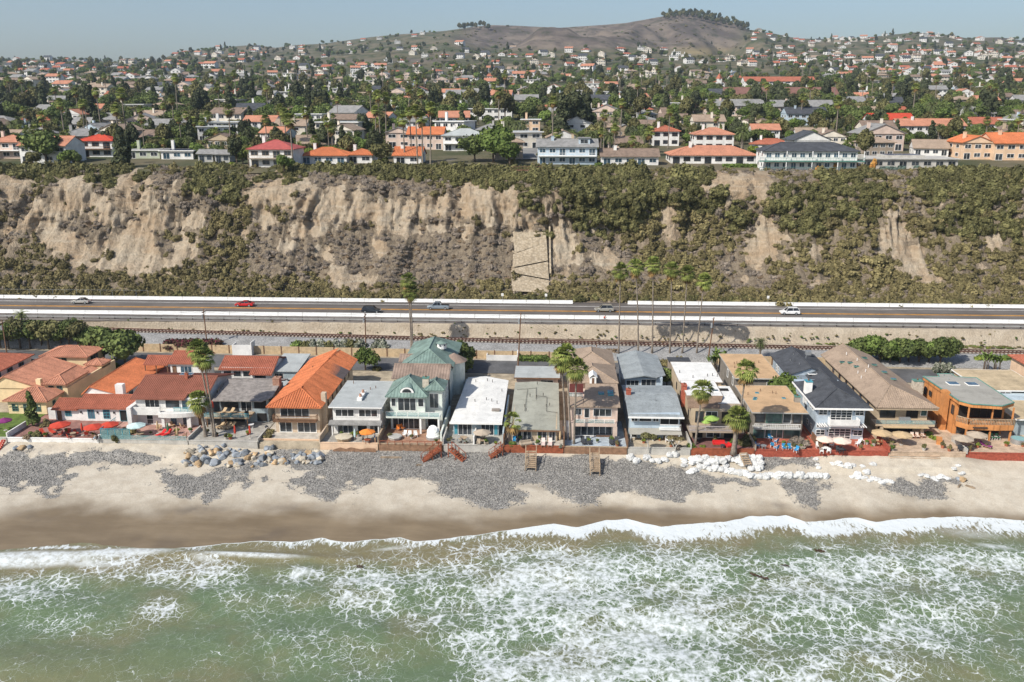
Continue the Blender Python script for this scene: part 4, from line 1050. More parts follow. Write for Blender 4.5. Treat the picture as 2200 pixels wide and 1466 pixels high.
h.vents([(5.0, 8.5, 5.12), (5.8, 9.4, 5.12), (1.2, 12, 5.12)], M_BRT)
for i in range(3): h.win('r', 8.3, 2+3.5*i, 3+3.5*i, 3.2, 4.2, 1, 1)
h = House('low garage with grey shingle roof between the orange-roofed house and the green copper house', -35.5, 155.5, name='garage', cat='garage')
h.box('wall', W_WHITE, 0, 7.0, 0, 5, 0, 2.4); h.gable(-.4, 7.4, -.4, 5.4, 2.4, .8, R_GRAY, 'x', W_WHITE); h.win('f', 0, 1, 2.4, 1.0, 2.0, 2, 1)
# -- green copper house
h = House('pale green mansion with seamed green copper roofs, eyebrow dormer and cupola', -27.6, 142.8)
h.box('wall', W_PALE, .4, 6.4, 0, 11, 0, 6.2); h.box('wall', W_PALE, 6.4, 9.2, 1.4, 13, 0, 6.9)
h.hip(-.3, 7.0, -.8, 8.0, 6.2, 2.5, R_COP, back=True, ribs=.55, rh=.05); h.hip(6.1, 9.7, .9, 6.4, 6.9, 1.2, R_COP, ribs=.5, rh=.05)
mb = MB(); n = 9
for i in range(n):
    a0, a1 = math.pi*i/n, math.pi*(i+1)/n
    mb.poly([(3.35-1.25*math.cos(a0), -.15, 6.7+1.05*math.sin(a0)), (3.35-1.25*math.cos(a1), -.15, 6.7+1.05*math.sin(a1)), (3.35-.7*math.cos(a1), 2.2, 7.6+.5*math.sin(a1)), (3.35-.7*math.cos(a0), 2.2, 7.6+.5*math.sin(a0))])
d = mb.build('dormer_roof', R_COP, h.o)
MB().poly([(3.35-1.2*math.cos(math.pi*i/n), -.1, 6.7+1.0*math.sin(math.pi*i/n)) for i in range(n+1)]).build('dormer_face', M_WHT, d)
MB().poly([(3.35-.8*math.cos(math.pi*i/n), -.13, 6.78+.65*math.sin(math.pi*i/n)) for i in range(n+1)]).build('dormer_glass', M_GLS, d)
h.win('f', 0, 1.7, 4.9, 3.4, 5.8, 3, 1, fw=.1); h.win('f', 0, .6, 1.4, 4.2, 5.7, 1, 1); h.win('f', 0, 5.2, 6.2, 4.2, 5.7, 1, 1); h.win('f', 1.4, 7.0, 8.6, 3.5, 6.2, 2, 1)
h.box('balcony_floor', W_PALE, 0, 9.2, -2.2, -.003, 2.85, 3.15); h.glassrail(0, 9.2, -2.15, 3.15, .85, M_WHT, 5)
h.win('f', 0, .7, 5.4, .1, 2.5, 5, 1, fw=.1); h.win('f', 1.4, 6.6, 8.6, .1, 2.5, 1, 1, M_WHT, M_BLK); h.box('column', M_WHT, 8.8, 9.1, -2.1, -1.8, 0, 2.85); h.box('column', M_WHT, 5.7, 6.0, -2.1, -1.8, 0, 2.85)
h.chim(6.3, 2.6, 5.0, 8.6, M_STONE, 1.1, 1.0, M_GRT)
h.gable(-.6, 9.8, 7.2, 14.4, 6.9, 1.7, R_COPB, 'x', W_PALE, ribs=.5, rh=.05); h.box('wall', W_PALE, 0, 9.2, 11, 32, 0, 6.6)
h.hip(-.4, 9.6, 14.0, 33, 6.6, 2.6, R_COP, back=True, ribs=.55, rh=.05); h.gable(-1.4, 4.0, 19.5, 23, 6.4, 1.0, R_COPB, 'x', ribs=.5, rh=.05)
mb = MB(); mb.tube([(9.2,21,0),(9.2,21,6.4)], 2.1, 14); mb.build('turret', W_PALE, h.o); mb = MB(); mb.tube([(9.2,21,6.4),(9.2,21,7.8)], [2.6, .2], 14); mb.build('turret_roof', R_COPB, h.o)
mb = MB(); mb.tube([(6.6,23,8.2),(6.6,23,9.3)], .95, 12); cu = mb.build('cupola', M_WHT, h.o); mb = MB(); mb.tube([(6.6,23,9.3),(6.6,23,9.8)], [1.15, .15], 12); mb.build('cupola_roof', R_COP, cu)
for i in range(6):
    a = i*math.pi/3+.3; x, y = 6.6+.95*math.cos(a), 23+.95*math.sin(a); MB().box(x-.14, x+.14, y-.14, y+.14, 8.85, 9.12).build('cupola_window', M_GLS, cu)
for i in range(4): h.win('r', 9.2, 3+2.2*i, 3.9+2.2*i, 3.8, 5.6, 1, 2)
h.box('step_wall', W_PALE, 9.6, 9.9, -5.5, 8, 0, 1.6)
# -- white flat roof
h = House('low house with white coated roof and pale blue front,, beside the olive roof', -16.6, 140.4)
h.box('wall', W_LSID, .5, 8.2, 0, 23.5, 0, 2.55)
h.roof([[(0,-.8,2.55),(4.4,-.8,2.85),(4.4,24.5,2.85),(.8,24.5,2.6)], [(4.4,-.8,2.85),(8.8,-.8,2.55),(8.8,23.0,2.55),(4.4,24.5,2.85)]], R_WHT, .18)
h.box('fascia', M_WHT, -.05, 8.85, -.9, -.803, 2.35, 2.75)
h.win('f', 0, 1.3, 3.7, .1, 2.1, 3, 1); h.win('f', 0, 5.2, 7.4, .1, 2.1, 3, 1); h.box('party_wall', W_WHITE, 4.25, 4.45, -4.5, -.003, 0, 1.5); h.box('shutter', M_TEAL, .7, 1.2, -.05, -.003, .3, 2.0); h.box('shutter', M_TEAL, 7.5, 8.0, -.05, -.003, .3, 2.0)
h.vents([(2.6,21,2.75),(4.8,21.5,2.85),(5.8,21,2.8),(5.4,10.5,2.8),(6.4,10,2.75),(3.4,9.5,2.8),(7.4,9,2.7),(7.9,16,2.65)], M_DKT)
h.box('roof_hatch', mat('rust_grey', (.30, .26, .22), .9, .3), 6.7, 8.1, 4.8, 6.0, 2.72, 2.86)
h.box('side_wall', W_LSID, 9.0, 9.25, -3, 16, 0, 2.0)
# -- olive grey roof
h = House('low house with plain olive grey roof crossed by pipes, sun loungers in front', -6.4, 138.3)
h.box('wall', W_TAN, .3, 7.9, 0, 24.5, 0, 2.2)
h.roof([[(-.1,-.6,2.15),(4.1,-.6,2.45),(4.1,25,2.45),(-.1,25,2.2)], [(4.1,-.6,2.45),(8.3,-.6,2.15),(8.3,25,2.2),(4.1,25,2.45)]], R_GRN, .2)
h.box('fascia', M_BRT, -.15, 8.35, -.7, -.603, 1.95, 2.2)
for a, b in ((.6,2.0),(2.2,3.6),(4.6,6.2),(6.5,7.6)): h.win('f', 0, a, b, .1, 1.9, 2, 1, M_WHT)
mb = MB()
for p in ([(2.4,20,2.5),(2.2,8,2.5)],[(4.0,21,2.6),(4.1,14,2.6)],[(6.0,15.5,2.55),(6.0,8,2.5)],[(4.1,16,2.6),(6.2,15.5,2.55)],[(.4,20,2.4),(4,20.4,2.6)],[(6,8,2.5),(8,7.6,2.4)]): mb.tube(p, .035, 4)
mb.build('roof_pipes', M_DKT, h.o)
h.vents([(4.2,23,2.55),(3.0,15.5,2.6),(5.4,16.2,2.6),(2.2,10,2.5),(6.0,10.4,2.5),(4.2,15,2.6),(6.6,11,2.5),(2.5,8,2.5)], M_DKT)
h = House('low street garage with flat grey roof behind the olive-roofed house', -6.6, 166.0, name='garage', cat='garage')
h.box('wall', W_PINK, .2, 8.4, 0, 7, 0, 2.3); h.flat(-.2, 8.8, -.6, 7.4, 2.3, R_LGT, M_BRT, .2); h.win('f', 0, 5.0, 7.5, .8, 1.9, 2, 1)
# -- pink tile house
h = House('pale pink three-level house with tan tile roofs, teal skylights and roof terrace', 3.4, 140.7)
h.box('wall', W_PINK, .2, 8.2, 0, 14, 0, 5.55)
h.roof([[(2.4,-.5,5.6),(8.6,-.5,5.6),(8.6,7.4,7.1),(3.0,7.4,7.1)], [(-.2,-.5,5.6),(2.4,-.5,5.6),(2.5,3.0,6.2),(-.2,3.0,6.2)]], R_TAN, ribs=.0)
for x, y in ((5.6,4.0),(7.2,4.6),(7.2,3.6)): h.sky(x, y, 6.35 + .19*(y-3.5), .95, 1.1, m=M_TEAL)
h.glassrail(-.1, 2.4, 2.8, 6.2, .7, M_WHT, 3); h.box('terrace_back', mat('oxblood_wall', (.13, .035, .03), .8, .1), .2, 2.6, 6.0, 6.2, 5.6, 7.4)
h.box('wall', W_PINK, .6, 8.4, 9.4, 30, 0, 6.6); h.hip(-.1, 8.9, 8.4, 19.5, 6.9, 1.7, R_TAN); h.hip(.4, 9.2, 19, 31.5, 6.4, 1.9, R_TAN)
d = h.box('dormer', M_WHT, 3.8, 4.9, 7.4, 9.5, 6.6, 8.3); MB().box(4.15, 4.55, 7.36, 7.396, 6.8, 8.1).build('dormer_door', M_BRT, d)
MB().slab([(3.6,7.2,8.25),(4.35,7.2,8.8),(4.35,10,8.8),(3.6,10,8.25)], .08).slab([(4.35,7.2,8.8),(5.1,7.2,8.25),(5.1,10,8.25),(4.35,10,8.8)], .08).build('dormer_roof', M_WHT, d)
h.win('f', 0, 1.0, 2.2, 3.9, 5.1, 2, 1); h.win('f', 0, 2.6, 3.5, 3.4, 5.1, 1, 1); h.win('f', 0, 4.1, 7.2, 3.7, 5.1, 3, 1)
h.box('balcony_floor', W_PINK, .2, 8.0, -1.6, -.003, 2.45, 3.0); h.glassrail(.9, 7.6, -1.55, 3.0, .75, M_WHT, 4)
h.win('f', 0, 1.0, 7.4, .2, 2.2, 6, 1, fw=.1); h.box('column', W_PINK, .1, .9, -1.6, -1.1, 0, 2.45); h.box('column', W_PINK, 7.4, 8.1, -1.6, -1.1, 0, 2.45)
for i in range(3): h.win('r', 8.2, 2+4*i, 3.2+4*i, 3.6, 4.9, 1, 1)
# -- blue grey house
h = House('blue grey house with grey shingle roof and red brick chimney, sandbags in front', 13.4, 140.5)
h.box('wall', W_BLUE, .3, 8.6, 0, 14.2, 0, 4.4)
h.roof([[(-.1,-1.1,4.25),(9.1,-1.1,4.15),(9.1,8.2,5.3),(-.1,8.2,5.3)], [(9.1,15,4.5),(-.1,15,4.5),(-.1,8.2,5.3),(9.1,8.2,5.3)]], R_BGRY)
h.box('fascia', M_WHT, -.15, 9.15, -1.2, -1.103, 3.95, 4.25)
h.win('f', 0, .5, 1.6, 3.0, 3.8, 2, 1); h.win('f', 0, 1.8, 3.9, 3.0, 3.8, 1, 1); h.win('f', 0, 4.1, 5.1, 3.0, 3.8, 2, 1); h.win('f', 0, 5.3, 8.4, 2.5, 3.9, 2, 1, M_WHT, M_BLK)
h.rail(5.2, 8.7, -1.0, 2.0, .85, M_WHT, n=14); h.box('balcony_floor', M_WHT, 5.2, 8.7, -1.05, -.003, 1.85, 2.0)
h.roof([[(.1,-2.0,1.45),(8.8,-2.0,1.45),(8.8,-.05,1.85),(.1,-.05,1.85)]], R_CAP, .06, 'awning')
for x in (.3, 2.2, 8.3): h.box('post', M_WHT, x, x+.1, -1.95, -1.85, 0, 1.42)
h.win('f', 0, 2.2, 4.4, .1, 1.5, 3, 1); h.box('brick_panel', M_CHIM, 6.2, 8.4, -.05, -.003, 0, 1.4); h.win('f', 0, .6, 1.6, .1, 1.5, 1, 1)
h.chim(.6, 7.6, 4.0, 6.1, mat('red_brick', (.36, .10, .06), .9, .2, 3), .8, .8); h.vents([(2.6,9,5.2),(3.6,9,5.2),(5.0,5,4.9),(6.4,10,5.2),(1.8,9,5.2)])
for i in range(3): h.win('r', 8.6, 2+4*i, 3+4*i, 2.6, 3.8, 1, 1)
h = House('rear blue grey house with pale gable roof beside the clipped hedge', 13.6, 159.8)
h.box('wall', W_BLUE, .8, 7.8, 0, 15, 0, 4.6)
h.roof([[(.2,15.6,4.6),(.2,-.8,4.6),(4.2,-1.2,5.4),(4.2,16.2,5.4)], [(6.6,-.8,4.9),(8.6,2.0,4.5),(8.6,15.6,4.5),(4.2,16.2,5.4),(4.2,-1.2,5.4)]], R_BGRY)
h.win('f', 0, 1.0, 3.4, 2.7, 4.1, 3, 1); h.win('f', 0, 3.8, 6.6, 2.5, 4.3, 3, 1, M_WHT, M_GLS); h.box('deck_rail', W_BLUE, .6, 4.6, -2.2, -2.0, 2.0, 2.8); h.box('deck', W_BLUE, .6, 7.0, -2.2, -.003, 0, 2.0)
# -- white roof house
h = House('taupe house with bright white flat roofs and green umbrella on its upper deck', 23.4, 141.0)
h.box('wall', W_TAN, .5, 8.6, 0, 25, 0, 5.2); h.flat(.3, 6.4, 4.0, 12.5, 6.05, R_WHT, W_BROWN, .12); h.flat(5.2, 8.9, 1.5, 11.0, 5.55, R_WHT, W_BROWN, .12); h.flat(.2, 8.0, 12.6, 25.2, 5.75, R_WHT, W_BROWN, .12)
h.box('wall', W_BROWN, .5, 6.2, 4.2, 12.3, 5.2, 6.05); h.box('wall', W_TAN, .5, 7.8, 12.8, 25, 5.2, 5.75); h.box('wall', W_BROWN, 6.4, 8.6, 1.7, 10.8, 5.2, 5.55)
h.roof([[(-.1,.2,5.3),(5.2,.2,5.3),(6.4,4.0,6.2),(.3,4.0,6.2)]], mat('brown_shingle', (.23, .155, .105), .9, .2, 1, .3, 12, fine=.2)); h.roof([[(5.2,-.3,5.0),(9.0,-.3,5.0),(9.0,1.5,5.6),(5.2,1.5,5.6)]], W_BROWN)
h.box('light_well_shade', M_BLK, 6.3, 8.3, 8.2, 9.6, 5.68, 5.72); h.sky(5.6, 6.6, 6.17, 1.0, .9)  # flat slab on the roof, the well's inner shade put into its black colour
h.win('f', 0, 1.2, 2.6, 2.8, 4.8, 1, 1, M_DKT); h.win('f', 0, 2.9, 4.9, 2.7, 4.8, 2, 1); h.win('f', 0, 5.6, 8.3, 2.7, 4.7, 2, 1, M_DKT, M_BLK)
h.box('deck', W_BROWN, -.2, 8.8, -3.0, -.003, 2.1, 2.4); h.rail(-.2, 8.8, -2.95, 2.4, .85, mat('lilac_grey_board', (.42, .38, .38), .8, .1), n=40)
h.win('f', 0, .9, 2.6, .1, 2.0, 1, 1, M_DKT, M_BLK); h.win('f', 0, 3.2, 5.6, .1, 2.05, 2, 1, fw=.12); h.win('f', 0, 6.2, 8.2, .1, 2.0, 1, 1, M_DKT, M_BLK)
h.chim(.3, 7.6, 3.0, 6.9, mat('red_brick', (.36, .10, .06)), .8, 1.4)
h.vents([(1.0,18,5.9),(5.8,16,5.9),(6.8,16.4,5.9),(7.6,16,5.9),(4.6,12,6.2),(3.0,15,5.9)], M_DKT)
for i in range(4): h.win('l', .5, 2+5*i, 3+5*i, 2.8, 4.2, 1, 1, M_DKT)
h = House('little dark-roofed shed behind the white-roofed house', 25.2, 178.5, name='shed', cat='shed'); h.box('wall', W_BROWN, 0, 4.2, 0, 3, 0, 2.2); h.flat(-.2, 4.4, -.2, 3.2, 2.2, R_DARK, None, .15); h.win('f', 0, 1, 2, .8, 1.8, 1, 1)
# -- sand coloured roofs
h = House('grey timber house with flat sand coloured roof and striped balcony', 34.0, 141.2)
h.box('wall', W_GSID, .3, 8.5, 0, 13, 0, 4.9); h.flat(-.2, 9.0, -1.1, 13.4, 4.9, R_SAND, W_GREY, .14)
h.win('f', 0, .6, 2.2, 2.9, 4.6, 1, 1, M_DKT); h.win('f', 0, 2.4, 5.0, 2.85, 4.6, 2, 1, M_GRT, M_GLT); h.win('f', 0, 5.2, 6.6, 2.8, 4.6, 1, 1); h.win('f', 0, 6.9, 8.2, 2.8, 4.6, 1, 1, M_DKT)
h.box('balcony_floor', W_GREY, .2, 7.8, -1.6, -.003, 2.2, 2.4); h.rail(.2, 7.8, -1.55, 2.4, .8, M_WHT, n=26)
h.win('f', 0, .5, 2.2, .1, 2.0, 1, 1, M_GRT, M_GLT); h.win('f', 0, 2.4, 5.4, .1, 2.0, 3, 1, M_WHT, M_GLT); h.win('f', 0, 5.6, 8.2, .1, 2.0, 2, 1, M_GRT, M_GLT)
for x, y in ((2.8,9.0),(1.9,6.2),(1.6,5.4),(6.8,6.3)): h.sky(x, y, 5.04, .6, .5, m=M_TEAL)
h.chim(8.6, 4.6, 3.2, 6.0, W_GSID, .9, .9, M_GRT); h.vents([(1.0,8,5.04),(5.5,9,5.04),(6.0,8.6,5.04),(3.6,10,5.04)], M_BRT)
for i in range(2): h.win('l', .3, 3+5*i, 4.5+5*i, 2.8, 4.2, 2, 1)
h = House('rear building with flat sand coloured roof beside the banana plants', 34.6, 159.0)
h.box('wall', W_GSID, .3, 8.2, 0, 15.5, 0, 5.0); h.flat(0, 8.6, -.5, 16, 5.0, R_SAND, W_GREY, .14); h.sky(4.2, 9.5, 5.14, 1.2, .7); h.vents([(1.6,8.5,5.14),(5.6,8.8,5.14),(6.6,9.6,5.14),(1.2,6,5.14),(2.2,9,5.14)], M_BRT)
h.win('f', 0, .8, 2.2, 2.8, 4.4, 2, 1); h.win('l', .3, 2, 3.2, 2.8, 4.4, 1, 1); h.win('l', .3, 7, 8.2, 2.8, 4.4, 1, 1); h.win('f', 0, 6, 7.5, 2.8, 4.4, 2, 1)
# -- blue grey clapboard house with charcoal roof
h = House('pale blue clapboard house with charcoal hip roof, white pergola balcony and French doors', 44.6, 141.4)
h.box('wall', W_BSID, .2, 8.1, 0, 15, 0, 5.75)
h.hip(-.4, 9.0, -.8, 13.5, 5.75, 2.1, R_DARK, run=4.4); h.box('fascia', M_WHT, -.45, 9.05, -.92, -.803, 5.5, 5.8); h.box('fascia', M_WHT, -.52, -.403, -.9, 13.5, 5.5, 5.8)
h.win('f', 0, .5, 1.9, 4.3, 5.3, 2, 2); h.win('f', 0, 2.4, 6.0, 3.3, 5.4, 4, 4, fw=.09); h.win('f', 0, 6.5, 7.9, 4.3, 5.3, 2, 2)
b = h.box('balcony', W_WHITE, 2.1, 6.9, -1.5, -1.35, 2.95, 4.0); MB().box(2.1, 2.25, -1.35, -.003, 2.95, 4.0).box(6.75, 6.9, -1.35, -.003, 2.95, 4.0).box(2.1, 6.9, -1.35, -.003, 2.7, 2.945).build('balcony_floor', M_WHT, b)
mb = MB()
for x in (.3, .7, 1.1, 1.5, 7.1, 7.5, 7.9): mb.box(x, x+.12, -1.7, -.003, 2.75, 2.9)
mb.build('pergola', M_WHT, h.o)
h.win('f', 0, .3, 1.8, 2.1, 2.55, 2, 1); h.win('f', 0, 2.5, 6.2, 2.2, 2.6, 3, 1); h.win('f', 0, 6.6, 8.0, 2.1, 2.55, 2, 1)
h.win('f', 0, .3, 1.8, .7, 1.7, 2, 2); h.win('f', 0, 2.4, 6.1, .05, 1.95, 4, 4, fw=.09); h.win('f', 0, 6.5, 8.0, .7, 1.7, 2, 2)
for x in (2.1, 6.3): h.box('wall_lamp', M_BLK, x, x+.14, -.16, -.003, 4.9, 5.2); h.box('wall_lamp', M_BLK, x, x+.14, -.16, -.003, 1.4, 1.7)
h.win('l', .2, 2.0, 2.8, 4.3, 5.3, 1, 2); h.win('l', .2, 3.4, 4.2, 4.3, 5.3, 1, 2); h.win('l', .2, 4, 5, .9, 1.9, 1, 2); h.win('l', .2, 2, 2.8, .9, 1.9, 1, 2)
h.chim(.4, 6.8, 4.0, 8.0, M_WHT, 1.1, 1.3, M_TEAL)
h.box('wall', W_BSID, .6, 8.4, 15, 32, 0, 5.4); h.gable(0, 8.9, 18.5, 33, 5.4, 1.6, R_DARK, 'y', W_BSID, rp=.48); h.gable(2.8, 9.2, 12.0, 20, 5.2, 1.4, R_DARK, 'y', W_BSID, rp=.5)
h.sky(4.2, 17.4, 6.05, 1.6, .6); h.win('l', .6, 27, 27.8, 3.2, 4.4, 1, 2); h.win('l', .6, 28.4, 29.2, 3.2, 4.4, 1, 2); h.vents([(3.0,22,6.3),(5.0,25,6.9),(3.4,28,6.4),(2.2,25.5,6.0)])
h.box('air_conditioner', M_SLV, 6.2, 7.2, 29, 30, 6.3, 7.1)
# -- tan tile house
h = House('long tan house with diamond tile roof and glass-railed balcony', 55.6, 145.2)
h.box('wall', W_TAN, .6, 9.0, 0, 30, 0, 4.8)
z = 4.9; c = 3.6
h.roof([[(-.2,-1.4,z),(10.2,-1.4,z),(c,3.6,z+2.4)], [(10.2,-1.4,z),(10.2,14,z),(9.8,31,z),(c+.4,31,z+2.4),(c,3.6,z+2.4)], [(-.2,31,z),(-.2,-1.4,z),(c,3.6,z+2.4),(c+.4,31,z+2.4)]], R_TAN, cap=[[(c,3.6,z+2.4),(c+.4,31,z+2.4)],[(-.2,-1.4,z),(c,3.6,z+2.4)],[(10.2,-1.4,z),(c,3.6,z+2.4)]])
mb = MB(); rib_face(mb, [(-.2,-1.4,z),(10.2,-1.4,z),(c,3.6,z+2.4)], .36, .09); tag(mb.build('tile_rows', R_TAN, h.o), kind='stuff')
h.box('eave_beam', W_TAN, -.1, 10.1, -1.3, -.9, 4.45, 4.72)
h.win('f', 0, 1.0, 3.6, 2.6, 4.3, 2, 1, M_DKT); h.win('f', 0, 5.4, 7.4, 2.6, 4.3, 2, 1, M_DKT, M_BLK); h.win('f', 0, 7.8, 8.9, 3.0, 4.3, 1, 1, M_WHT, M_GLT)
h.box('balcony_floor', W_TAN, -.4, 9.4, -2.4, -.003, 1.95, 2.3); h.glassrail(-.4, 9.4, -2.35, 2.3, .75, M_SLV, 6); h.box('awning', mat('canvas_tan', (.48, .35, .20), .9, .1), .8, 8.2, -3.2, -2.42, 1.9, 1.98)
h.win('f', 0, .9, 6.8, .1, 1.9, 5, 1, M_DKT, M_BLK); h.box('column', W_TAN, .5, 1.0, -2.3, -1.8, 0, 1.95); h.box('column', W_TAN, 7.2, 7.7, -2.3, -1.8, 0, 1.95); h.box('barbecue', M_SLV, 3.8, 5.6, -1.7, -1.1, 2.3, 3.2)
for i in range(6): h.win('l', .6, 4+4*i, 5.2+4*i, 3.0, 4.3, 1, 1, M_BRT)
for x, y in ((2.1,20),(2.3,17),(1.3,22)): h.sky(x, y, 5.0+2.4*(x+.2)/3.8, .9, .7, m=M_GRT)
for x, y in ((5.4,22),(5.9,18),(6.4,14),(6.6,10)): h.sky(x, y, 5.05+2.4*(10.2-x)/6.4, .9, .7, m=M_GRT)
h.vents([(2.6,24,6.9),(3.0,19,7.2),(1.6,14,6.2),(2.6,13,6.8),(1.4,11.5,6.0),(3.4,14,7.4)], M_WHT); h.chim(10.3, 8.6, 2.0, 6.6, M_STONE, 1.5, 1.3, M_GRT)
# -- orange cedar house
h = House('orange cedar sided house with flat grey roof, teal roof edge and wrap-round balcony', 68.3, 143.2)
P = [(.3,0.0),(1.6,-1.6),(6.2,-2.4),(9.0,-.6),(9.0,13.0),(5.6,13.4),(5.6,15.2),(3.0,15.2),(2.6,13.4),(-.3,13.4)]
h.o.location.z -= 0
MB().prism([(.6,1.6),(8.8,1.6),(8.8,13),(-.1,13.0)], 0, 5.9).build('wall', W_WOOD, h.o)
MB().prism([(x, y) for x, y in P], 5.9, 6.45).build('roof_band', W_WOOD, h.o); MB().prism([(x*.985+.07, y*.985+.05) for x, y in P], 6.452, 6.55).build('roof', R_CAP, h.o)
mb = MB()
for i in range(len(P)):
    a, b = P[i], P[(i+1) % len(P)]; mb.tube([(a[0],a[1],6.52),(b[0],b[1],6.52)], .12, 6)
mb.build('roof_edge', M_GRT, h.o)
MB().prism([(.3,0),(1.6,-1.6),(6.2,-1.9),(9.0,-1.7),(9.0,1.6),(.6,1.6)], 2.0, 2.9).build('balcony', W_WOOD, h.o)
mb = MB()
for (a, b) in (((.3,0),(1.6,-1.6)), ((1.6,-1.6),(9.0,-1.7))):
    L = math.hypot(b[0]-a[0], b[1]-a[1]); n = int(L/.24)
    mb.tube([(a[0],a[1],3.9),(b[0],b[1],3.9)], .08, 4)
    for i in range(n+1): x = a[0]+(b[0]-a[0])*i/n; y = a[1]+(b[1]-a[1])*i/n; mb.box(x-.05, x+.05, y-.03, y+.03, 2.9, 3.85)
mb.build('balcony_rail', M_LTW, h.o)
h.win('f', 1.6, 1.2, 8.4, 3.0, 5.6, 6, 1, M_DKT, M_BLK); h.win('f', 1.6, 1.2, 4.4, .1, 1.9, 3, 1, M_BRT, M_GLS); h.win('f', 1.6, 5.2, 8.4, .1, 1.9, 2, 1, M_BRT, M_BLK)
for x, y in ((1.4,-1.4),(5.2,-1.6),(8.6,-1.5)): h.box('post', W_WOOD, x, x+.25, y, y+.25, 0, 2.0); h.box('post', W_WOOD, x, x+.22, y+.05, y+.25, 2.9, 5.9)
h.box('chimney', W_WOOD, -.7, .2, 3.2, 4.6, 0, 7.0); h.sky(3.2, 9.2, 6.55, 1.9, 1.7); h.sky(6.4, 9.0, 6.55, 1.9, 1.7); h.vents([(3.6,14,6.5),(5.0,14,6.5),(3.4,11.5,6.5)])
for y, a, b in ((12.0,3.6,5.0),(10.0,4.0,4.9),(2.2,3.4,5.0)): h.win('l', -.12 if y > 8 else .5, y-.4, y+.5, a, b, 1, 1, M_DKT)
sg = h.box('name_board', M_DKT, 2.2, 4.6, -1.98, -1.93, 2.38, 2.62)
# -- tan flat roofs at the right edge
h = House('low house with pale tan flat roofs beyond the cedar house', 78.6, 144.6)
h.box('wall', W_LSID, .6, 12, 0, 9, 0, 3.0); h.flat(.2, 12.4, -.8, 9.2, 3.0, R_TANF, M_WHT, .16); h.box('wall', W_LSID, 1.0, 12, 9.3, 15, 0, 3.2); h.flat(.8, 12.4, 13, 26, 3.6, R_TANF, M_WHT, .16); h.box('wall', W_TAN, 1.2, 12, 15, 25.5, 0, 3.6)
h.win('f', 0, 3.2, 5.6, .3, 2.4, 2, 1); h.win('f', 0, 6.6, 9.6, .3, 2.4, 3, 1); h.win('f', 13, 3, 6, 3.0, 3.5, 3, 1, M_WHT, M_BLK)
h = House('peach villa with red tile hip roof by the street', 93.5, 166, name='villa')
h.box('wall', W_PEACH, 0, 10, 0, 10, 0, 5.2); h.hip(-.6, 10.6, -.6, 10.6, 5.2, 1.8, R_CLAY, ribs=.4); h.win('l', 0, 2, 4, 3, 4.4, 2, 1); h.win('f', 0, 1.5, 3.5, 3, 4.4, 2, 1); h.win('f', 0, 5.5, 7.5, 3, 4.4, 2, 1)
# ================================================================ PATIOS, SEAWALLS AND WHAT STANDS ON THEM
def pave(name, rgb, **k): return mat('paving_'+name, rgb, .9, .2, .9, .2, 10, fine=.15)
P_RED = pave('dark_red', (.26, .135, .11)); P_PINK = pave('pink', (.40, .235, .19)); P_CON = pave('concrete', (.34, .32, .28)); P_LCON = pave('light_concrete', (.46, .42, .36)); P_DECK = pave('deck_brown', (.32, .185, .12))
P_BLUE = pave('blue_grey_deck', (.36, .41, .45)); P_SAND = pave('sandy', (.43, .36, .26)); P_BRK = pave('brick', (.40, .115, .07)); P_TAN = pave('tan', (.46, .345, .245)); P_WINE = pave('wine', (.19, .095, .085)); P_GRASS = mat('lawn_grass', (.10, .15, .03), .95, .3, .8, .4, 20, fine=.2)
W_BRICK = mat('brick_wall_red', (.32, .075, .045), .9, .25, 2.5, .3, 12, fine=.2); W_TIMB = mat('timber_wall_brown', (.24, .14, .085), .9, .25, 1.5, .3, 10)
PLOTS = [('patio', P_GRASS, W_CONC, -106, -91.2, 'lawn terrace in front of the yellow villa'), ('terrace', P_RED, W_WHITE, -91, -75.4, 'dark red paved terrace with red umbrellas before the hacienda'), ('terrace', P_PINK, W_CONC, -75.2, -60.2, 'pinkish terrace with glass windbreak before the white house'),
 ('patio', P_CON, W_CONC, -60, -48.4, 'grey concrete patio before the weathered grey house'), ('patio', P_LCON, W_PEACH, -48.2, -38.0, 'bare concrete apron before the orange-roofed house'), ('patio', P_CON, W_PEACH, -37.8, -28.2, 'concrete patio with orange umbrella above a torn seawall'),
 ('deck', P_DECK, W_TIMB, -28.0, -17.4, 'red brown deck with white chairs before the green copper house'), ('patio', P_CON, W_CONC, -17.2, -7.4, 'grey patio split by a white wall before the white-roofed low house'), ('patio', P_LCON, M_REDW, -7.2, 2.5, 'patio behind a red plank seawall before the olive-roofed house'),
 ('deck', P_BLUE, W_TIMB, 2.7, 12.9, 'blue grey deck with dark loungers before the pink house'), ('patio', P_SAND, W_CONC, 13.1, 23.2, 'sandy patio with twisted trees before the blue grey house'), ('patio', P_WINE, M_REDW, 23.4, 33.6, 'wine red patio with red sofa before the white-roofed house'),
 ('patio', P_BRK, W_BRICK, 33.8, 44.2, 'brick patio with blue chairs behind a red wall'), ('patio', P_BRK, W_BRICK, 44.4, 55.0, 'brick patio with cream umbrellas before the clapboard house'), ('patio', P_TAN, P_TAN, 55.2, 67.3, 'tan paved patio with steps before the long tan house'), ('patio', P_TAN, W_BRICK, 67.5, 79.0, 'sandy patio with taupe umbrellas before the cedar house'), ('patio', P_SAND, W_BRICK, 79.2, 104, 'sandy patio beside the hot tub')]
